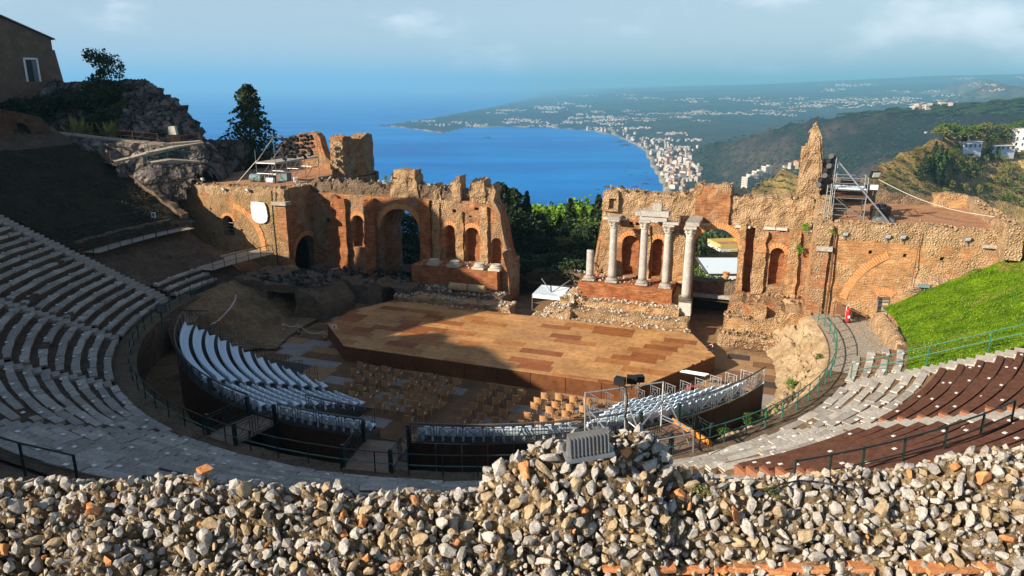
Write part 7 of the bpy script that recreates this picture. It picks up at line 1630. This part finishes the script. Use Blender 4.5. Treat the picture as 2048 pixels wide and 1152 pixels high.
# ---- small things round the stage
def bollard(label, p, h=.9):
    t = thing('bollard', label, 'barrier post', p, 'red and white chain posts')
    for k in range(5): mb = MB(); mb.tube((p[0], p[1], p[2] + h * k / 5 + .004), (p[0], p[1], p[2] + h * (k + 1) / 5), .04, 7); mb.build('band', M['white' if k % 2 else 'red'], t)
    mb = MB(); mb.lathe(p, [(.16, 0), (.16, .04), (.05, .06)], 10); mb.build('foot', M['black'], t); return p
BP = [G(px, py, .02) for px, py in ((567, 664), (598, 668), (650, 680))]
for p, lab in zip(BP, ('red and white chain post nearest the square black passage', 'middle red and white chain post before the dark ruin', 'red and white chain post nearest the left stage corner')): bollard(lab, p)
BQ = [G(1377, 700, .02), G(1424, 708, .02)]
for p, lab in zip(BQ, ('red and white chain post against the right stage edge', 'red and white chain post by the pier foot across the passage')): bollard(lab, p)
def chain(label, a, b, sag):
    mb = MB(); mb.path([(lerp(a[0], b[0], k / 8), lerp(a[1], b[1], k / 8), a[2] + .82 - sag * math.sin(math.pi * k / 8)) for k in range(9)], .02, 4); tag(mb.build('chain', M['white'], origin=a), label, 'chain')
chain('white chain hanging between two posts before the square black passage', BP[0], BP[1], .25); chain('white chain hanging toward the left stage corner', BP[1], BP[2], .5); chain('white chain hanging across the mouth of the dark passage on the right', BQ[0], BQ[1], .3)
p = GL(1384, 748, SZ); t = thing('pipe_bundle', 'bundle of white tubes lying on the right corner of the stage', 'bundle', W(p[0], p[1], SZ))
for k in range(5): mb = MB(); mb.tube(W(p[0] - .8 + .1 * k, p[1] + .06 * k, SZ + .07 + .05 * (k % 2)), W(p[0] + .9 + .06 * k, p[1] - .2 + .08 * k, SZ + .07 + .05 * (k % 2)), .05, 6); mb.build('tube', M['white'], t)
t = thing('power_box', 'small reddish power box against the dark chamfered side of the stage', 'box', G(1381, 785, 0)); c = G(1381, 782, .35); mb = MB(); mb.box(c, (.5, .3, .6), .6); mb.build('case', M['rust'], t); mb = MB(); mb.box((c[0], c[1], c[2] + .32), (.56, .36, .05), .6); mb.build('lid', M['red'], t)
t = thing('step_sign', 'small white and pink notice on the left corner of the stage', 'sign', G(669, 655, SZ)); c = G(669, 657, SZ); mb = MB(); mb.box((c[0], c[1], c[2] + .16), (.4, .04, .3), -.3, tilt=-.3); mb.build('board', M['white'], t); mb = MB(); mb.box((c[0], c[1] - .03, c[2] + .15), (.2, .01, .16), -.3, tilt=-.3); mb.build('print', M['red'], t)
mb = MB(); mb.path([D(472, 590, 58), D(470, 600, 57.5), D(462, 614, 57), D(450, 628, 56), D(436, 642, 54), D(420, 650, 53)], .06, 6); tag(mb.build('hose', M['steel']), 'grey hose snaking down the earth bank to the white stand', 'hose')
# fire extinguisher on the landing
p = G(1694, 646, 3.05); t = thing('fire_extinguisher', 'red wheeled fire extinguisher standing on the cobbled landing', 'fire extinguisher', p)
mb = MB(); mb.lathe((p[0], p[1], p[2] + .12), [(.15, 0), (.17, .05), (.17, .8), (.13, .92), (.05, .98), (.05, 1.05)], 14); mb.build('cylinder', M['red'], t)
mb = MB(); mb.tube((p[0] - .0, p[1] - .175, p[2] + .45), (p[0], p[1] - .18, p[2] + .62), .08, 6); mb.build('label_plate', M['white'], t)
mb = MB(); mb.path([(p[0] - .12, p[1] + .1, p[2] + .2), (p[0] - .12, p[1] + .12, p[2] + 1.2), (p[0], p[1] + .1, p[2] + 1.35), (p[0] + .14, p[1] + .12, p[2] + 1.2), (p[0] + .14, p[1] + .1, p[2] + .2)], .025, 5); mb.build('handle', M['white'], t)
for s_ in (-1, 1): mb = MB(); mb.tube((p[0] + s_ * .18, p[1] + .1, p[2] + .13), (p[0] + s_ * .24, p[1] + .1, p[2] + .13), .13, 12); mb.build('wheel', M['black'], t)
mb = MB(); mb.path([(p[0] + .1, p[1] - .1, p[2] + 1.05), (p[0] + .28, p[1] - .1, p[2] + .8), (p[0] + .26, p[1] - .1, p[2] + .3)], .025, 5); mb.build('hose', M['black'], t)
def hoop(name, label, pts, cat='barrier', mat='rust'):
    t = thing(name, label, cat, pts[0]); 
    for a, b in zip(pts, pts[1:]): mb = MB(); mb.tube(a, b, .035, 5); mb.build('bar', M[mat], t)
    return t
h1 = hoop('hand_gate', 'rust brown gate frame beside the green railing on the landing', [W(25.3, 7.3, 3.05), W(25.3, 7.3, 4.3), W(26.6, 6.6, 4.0), W(26.6, 6.6, 3.05)])
mb = MB(); mb.hexa([W(25.4, 7.25, 3.35), W(26.5, 6.65, 3.3), W(26.5, 6.67, 3.3), W(25.4, 7.27, 3.35)], [W(25.4, 7.25, 4.2), W(26.5, 6.65, 3.92), W(26.5, 6.67, 3.92), W(25.4, 7.27, 4.2)]); mb.build('mesh_panel', M['rust'], h1)
hoop('bent_rail', 'small bent iron rail before the tower wall by the extinguisher', [W(27.0, 7.2, 3.05), W(27.05, 7.2, 3.6), W(27.5, 7.1, 3.5), W(27.6, 7.1, 3.05)])
hoop('rail_frame', 'brown pipe frame leaning at the tower wall above the lawn, lower one', [W(31.0, 7.5, 3.2), W(31.05, 7.6, 4.75), W(33.0, 7.6, 4.65), W(33.0, 7.5, 3.9), W(31.03, 7.55, 4.1)])
hoop('rail_frame', 'brown pipe frame at the tower wall next to the ivy bush', [W(33.05, 7.5, 4.0), W(33.1, 7.55, 5.3), W(35.0, 7.5, 5.25), W(35.0, 7.5, 4.6)])
# ivy clad bush on a wire frame
r = ray(1955, 560); p = W(34.2, 7.1, 5.9); t = tree('bush', 'leaf_mid', 'ivy_bush', 'round dark green ivy bush on a wire stand where lawn meets tower', (p[0], p[1], 6.3), 1.6, .85, None, 2, 1.6, 'bush')
mb = MB(); 
for dx in (-.45, .45): mb.tube((p[0] + dx, p[1], 4.6), (p[0] + dx * .8, p[1], 7.0), .03, 5)
tag(mb.build('wire_stand', M['dark_paint'], t), kind='stuff')
for k, (az, r_, s_) in enumerate(((-16, 40, 1.2), (-13, 46, 1.5), (-10, 45, 1.3))):
    c = PC(r_, az, bowl(r_)); tree('bush', 'leaf_mid', 'bush', 'low green shrub on the lawn near the right edge', (c[0], c[1], c[2]), s_, 1.1, 'shrubs on the lawn', k, 1.0, 'bush')
# weeds on bank and walls
q = random.Random(12)
for k, (px, py, z, h, mat, lab) in enumerate(((1620, 690, 1.6, 1.1, 'leaf_mid', 'green weed patch below the green railing near the return wall'), (1600, 800, 2.0, .7, 'leaf_olive', 'tuft of weeds on the bank inside the railing'), (1560, 828, 2.2, .8, 'leaf_mid', 'tuft of green weeds low on the bank by the brown boards'), (1500, 845, 2.2, .9, 'leaf_mid', 'biggest clump of weeds on the bank by the stand end'), (1530, 838, 2.2, .7, 'leaf_olive', 'yellowish clump of weeds on the bank'), (1420, 885, 2.6, .6, 'leaf_mid', 'weeds at the foot of the railing near the gangway'), (1450, 868, 2.3, .7, 'leaf_mid', 'weeds beside the orange board'), (1350, 905, 2.8, .5, 'leaf_olive', 'small weed tuft beside the rubble hump'), (1585, 770, 1.8, .8, 'leaf_mid', 'green weeds halfway up the pale bank'), (1640, 720, 2.4, .8, 'leaf_olive', 'dry weeds just inside the green railing near the landing'), (1612, 745, 1.6, .6, 'leaf_mid', 'small weeds in the middle of the pale bank'))):
    p = G(px, py, z); tree('bush', mat, 'weed_clump', lab, (p[0], p[1], z - .3), h, 1.3, None, k % 3, .6, 'plant')
for k, (x, y, z, h, lab) in enumerate(((22.9, 12.6, 8.3, 1.0, 'bright green caper plant hanging on the wall below the spike'), (22.6, 12.6, 6.6, .9, 'bright green caper plant lower on the wall below the spike'), (-16.0, 13.0, 10.9, .6, 'small bright green plant on top of the shaded wall'), (24.5, 7.7, 9.3, .5, 'small green plant at the corner of the right tower top'))):
    p = W(x, y, z); tree('bush', 'leaf_bright', 'caper_plant', lab, p, h, .8, None, k % 3, .6, 'plant')
# rusty low fence before the pier
t = thing('low_fence', 'rusty low barrier fence in front of the pier foot', 'fence', W(18.5, 6.2, 0))
for k in range(4):
    x = 18.0 + k * 1.0; mb = MB()
    for a, b in (((x, .05), (x, .8)), ((x + .9, .05), (x + .9, .8)), ((x, .8), (x + .9, .8)), ((x, .15), (x + .9, .15)), ((x, .15), (x + .9, .8)), ((x, .8), (x + .9, .15))): mb.tube(W(a[0], 6.1, a[1]), W(b[0], 6.1, b[1]), .025, 4)
    mb.build('fence_panel', M['rust'], t)

q = random.Random(55)
def lawn_pt(q):
    a, r_ = q.uniform(-35, -8.6), q.uniform(29, 44); return PC(r_, a, bowl(r_) + .16 + .2 * fbm(r_ * 1.0, a * .5, 4, .8) + q.uniform(0, .08))
tag(leaf_cloud(15000, lawn_pt, .065, q, up=0, asp=.5).build('lawn_tufts', M['lawn_leaf']), 'tufts of grass over the bright lawn', kind='stuff')
tag(leaf_cloud(2000, lawn_pt, .06, q, up=0, asp=.5).build('dry_tufts', M['leaf_dry']), 'dry straw coloured tufts over the lawn', kind='stuff')
def slope_pt(q):
    a, r_ = q.uniform(-209, -186), q.uniform(34, 47.4); return PC(r_, a, bowl(r_) + .36 + .2 * fbm(r_ * 1.0, a * .5, 4, .8) + q.uniform(0, .1))
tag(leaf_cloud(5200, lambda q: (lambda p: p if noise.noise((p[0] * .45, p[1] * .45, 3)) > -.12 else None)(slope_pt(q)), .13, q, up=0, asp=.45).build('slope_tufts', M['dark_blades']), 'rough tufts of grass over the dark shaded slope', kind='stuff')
# ================================================================== THE RUBBLE WALL BEFORE THE CAMERA
CR = [(a_, b_ + 16) for a_, b_ in [(-300, 962), (0, 968), (120, 970), (240, 965), (330, 962), (420, 975), (520, 988), (680, 990), (800, 996), (900, 996), (955, 985), (975, 958), (1020, 940), (1060, 912), (1090, 888), (1130, 882), (1180, 880), (1250, 880), (1300, 876), (1325, 892), (1345, 930), (1375, 955), (1420, 966), (1500, 967), (1600, 962), (1700, 954), (1780, 944), (1880, 932), (1960, 924), (2048, 916), (2350, 890)]]
YC = 5.5
CRW = []
for px, py in CR:
    r = ray(px, py); tt_ = YC / r[1]; CRW.append((r[0] * tt_, CAMZ + r[2] * tt_))
crest_z = lambda x: prof(CRW, x)
def wall_top(x, v, pits=False):
    """v from 0 (behind the crest) over the crest to 1 (low on the near face)"""
    cz = crest_z(x); st = prof([(-4.5, .75), (-.6, .95), (.1, 1.9), (1.3, 2.0), (2.2, 1.35), (4.5, 1.05)], x)
    if v < .2: y = YC + .75 - v / .2 * .55; z = cz - .06 - (1 - v / .2) ** 2 * .5
    else:
        k = (v - .2) / .8; s = k * 1.75; a = math.atan(st * (.72 + .6 * k)); led = .35 * math.exp(-((s - .0) / .3) ** 2)
        y = YC + .2 - s * math.cos(a); z = cz - s * math.sin(a) + .10 * (1 - math.exp(-s * 4))
    d = .11 * fbm(x * 1.0, y + z, 3, 1.5, 4) + .085 * fbm(x, y + z * 1.2, 9, 5.0, 4) + .03 * fbm(x, y + z, 5, 13.0, 2)
    if pits:
        n_ = noise.noise((x * 5.5, (y + z) * 5.5, z * 5.5)) + .5 * noise.noise((x * 12, (y + z) * 12, 7)); d -= .13 * min(1, max(0, n_ + .05) * 2.2) * min(1, .25 + v)
    return (x, y - d * .6, z + d)
M['mortar'] = stone('rubble_mortar', (.15, .105, .058), (.46, .34, .20), 5.5, .30, 1.0, .05, False)
M['stone_a'] = stone('white_limestone_lump', (.40, .37, .33), (.62, .58, .53), 9, .5, .6, .02, False)
M['stone_b'] = stone('grey_limestone_lump', (.27, .25, .225), (.44, .41, .37), 5, .62, .6, .02, False)
M['stone_c'] = stone('tan_stone_lump', (.34, .25, .155), (.50, .39, .25), 5, .65, .6, .02, False)
fw = thing('rubble_wall', 'thick wall of white and tan rubble stones across the bottom of the view with a tall hump', 'wall', (0, YC, 17))
mb = MB(); mb.grid(lambda a, b: wall_top(lerp(-5.3, 5.3, a), b, True), 560, 140); mb.build('mortar_core', M['mortar'], fw, smooth=False)
mb = MB()
for a, b in ((-5.3, 5.3),): mb.hexa([(a, YC + .74, 12), (b, YC + .74, 12), (b, YC + .78, 12), (a, YC + .78, 12)], [(a, YC + .74, 16.0), (b, YC + .74, 16.0), (b, YC + .78, 16.0), (a, YC + .78, 16.0)])
mb.build('rear_face', M['mortar'], fw)
BIGR = {k: [] for k in ('stone_a', 'stone_b', 'stone_c', 'terra')}
for k in BIGR:
    for i in range(6):
        qq = random.Random(i * 7 + len(k)); V, F = rock_mesh(i * 13 + len(k) * 5, 3, (1, qq.uniform(.6, .95), qq.uniform(.5, .8)), 9, .16)
        m_ = MB(); m_.add(V, F); me_ = mesh_of(m_, 'stone', M[k], True); me_.set_sharp_from_angle(angle=R(38)); BIGR[k].append(me_)
BRICKM = []
for i in range(3):
    m_ = MB(); qq = random.Random(i); V = []
    for z in (-.5, .5):
        for a, b in ((-1, -.6), (1, -.6), (1, .6), (-1, .6)): V.append((a * qq.uniform(.85, 1.05), b * qq.uniform(.85, 1.05), z * .5 * qq.uniform(.8, 1.1)))
    m_.hexa(V[:4], V[4:]); BRICKM.append(mesh_of(m_, 'brick', M['terra']))
q = random.Random(19); cand = []
for _ in range(42000):
    x = q.uniform(-5.0, 5.0); v = .1 + .9 * q.random() ** .9; p = wall_top(x, v); s_ = q.choice((.015, .018, .021, .025, .029, .034, .041, .049, .058)) * q.uniform(.85, 1.25)
    if -.9 < x < 1.4 and p[2] > 16.75: s_ *= 1.15
    cand.append((s_, p, x, v))
cand.sort(key=lambda c: -c[0]); grid_ = {}; kept = []
for s_, p, x, v in cand:
    ok = not (-.02 < p[0] - .655 + .0 < .0)
    if abs(p[0] - .64) < .27 and p[2] > 17.42 and p[1] < 5.75: ok = False
    for d in kept[-900:] if False else grid_.get((int(p[0] * 9), int(v * 14)), []):
        if (Vector(p) - Vector(d[1])).length < (s_ + d[0]) * .74: ok = False; break
    if ok:
        kept.append((s_, p, x, v))
        for i in (-1, 0, 1):
            for j in (-1, 0, 1): grid_.setdefault((int(p[0] * 9) + i, int(v * 14) + j), []).append((s_, p))
single = 0; rest = {k: MB() for k in BIGR}
for s_, p, x, v in kept:
    inview = abs(p[0]) < .92 * p[1]
    k = q.choices(('stone_a', 'stone_b', 'stone_c', 'terra'), (.50, .28, .19, .03))[0]; rot = (q.uniform(0, 6.28), q.uniform(0, 6.28), q.uniform(0, 6.28)); c = (p[0], p[1] - s_ * (.02 + .30 * max(0, v - .35)), p[2] + s_ * (.02 + .22 * max(0, v - .35))); e = (s_ * q.uniform(1.1, 1.6), s_ * q.uniform(.9, 1.25), s_ * q.uniform(.8, 1.1))
    if inview and single < 280: new_from_mesh('stone', q.choice(BIGR[k]), fw, c, rot=rot, scale=e); single += 1
    elif inview:
        V, F = q.choice(ROCKS); Rm = Matrix.Rotation(rot[0], 3, 'X') @ Matrix.Rotation(rot[1], 3, 'Y') @ Matrix.Rotation(rot[2], 3, 'Z')
        rest[k].add([tuple(Rm @ (Vector(u) * s_ * 1.15) + Vector(c)) for u in V], F)
for k, m_ in rest.items(): tag(m_.build('small_stones', M[k], fw), kind='stuff')
nb = 0
for px in list(range(20, 940, 46)) + list(range(1390, 2048, 42)):
    if q.random() < (.85 if px < 1000 else .9): continue
    r = ray(px, 968); x = r[0] / r[1] * YC; p = wall_top(x, .2)
    new_from_mesh('brick', q.choice(BRICKM), fw, (p[0], p[1] + .06, p[2] + .035), rot=(q.uniform(-.4, .4), q.uniform(-.4, .4), q.uniform(-1, 1)), scale=(.09 * q.uniform(.5, 1.2), .08 * q.uniform(.7, 1.1), .06)); nb += 1
for px in range(1250, 2048, 36):
    if q.random() < .3: continue
    r = ray(px, 1136); x = r[0] / r[1] * 4.75
    for v in np.linspace(.5, 1, 60):
        p = wall_top(x, v); 
        if (p[2] - CAMZ) / p[1] < math.tan(-PIT - math.atan((1134 - 576) / F_PX)): break
    new_from_mesh('brick', q.choice(BRICKM), fw, (p[0], p[1] - .0, p[2] + .01), rot=(q.uniform(-.1, .1), q.uniform(-.08, .08), q.uniform(-.12, .12)), scale=(.10 * q.uniform(.8, 1.2), .10, .075))
# finned floodlight lying on the hump
p = D(1182, 893, 5.75); t = thing('floodlight', 'metal floodlight with cooling fins seen from behind on top of the rubble hump', 'floodlight', p)
a = .12; c_, s_ = math.cos(a), math.sin(a); L = lambda x, y, z: (p[0] + x * c_ - y * s_, p[1] + x * s_ + y * c_, p[2] + z + x * .12)
M['dull_metal'] = flat('dull_grey_metal', (.23, .22, .21), .45, .5)
mb = MB(); mb.hexa([L(-.17, .06, -.10), L(.18, .06, -.10), L(.18, .16, -.10), L(-.17, .16, -.10)], [L(-.16, .10, .05), L(.16, .10, .05), L(.16, .18, .05), L(-.16, .18, .05)]); mb.build('housing', M['dull_metal'], t)
for k in range(11): x = -.155 + .031 * k; mb = MB(); mb.hexa([L(x - .004, .02, -.09), L(x + .004, .02, -.09), L(x + .004, .07, -.09), L(x - .004, .07, -.09)], [L(x - .004, .065, .045), L(x + .004, .065, .045), L(x + .004, .11, .045), L(x - .004, .11, .045)]); mb.build('fin', M['dull_metal'], t)
mb = MB(); mb.hexa([L(-.19, .0, -.125), L(.20, .0, -.125), L(.20, .17, -.125), L(-.19, .17, -.125)], [L(-.19, .0, -.102), L(.20, .0, -.102), L(.20, .17, -.102), L(-.19, .17, -.102)]); mb.build('bottom_flange', M['steel'], t)
mb = MB(); r1 = [wall_top(ray(px, py)[0] / ray(px, py)[1] * 5.2, v) for px, py, v in ((1560, 980, .3), (1600, 978, .27), (1640, 975, .25), (1680, 976, .26), (1720, 985, .3), (1740, 990, .33))]
mb.path([(a[0], a[1] - .03, a[2] + .07) for a in r1], .008, 5); tag(mb.build('cable', M['black']), 'thin black cable lying on the rubble wall', 'cable')
for k, px in enumerate((1550, 1405, 690)):
    r = ray(px, 965); x = r[0] / r[1] * YC; p = wall_top(x, .3); tree('bush', 'leaf_olive', 'weed_clump', ('small green weed on the rubble wall below the dark green railing', 'small weed on the rubble wall just past the hump', 'tiny dry weed on the rubble wall before the flat stone rows')[k], (p[0], p[1], p[2]), .12, 1.2, None, k, .3, 'plant')
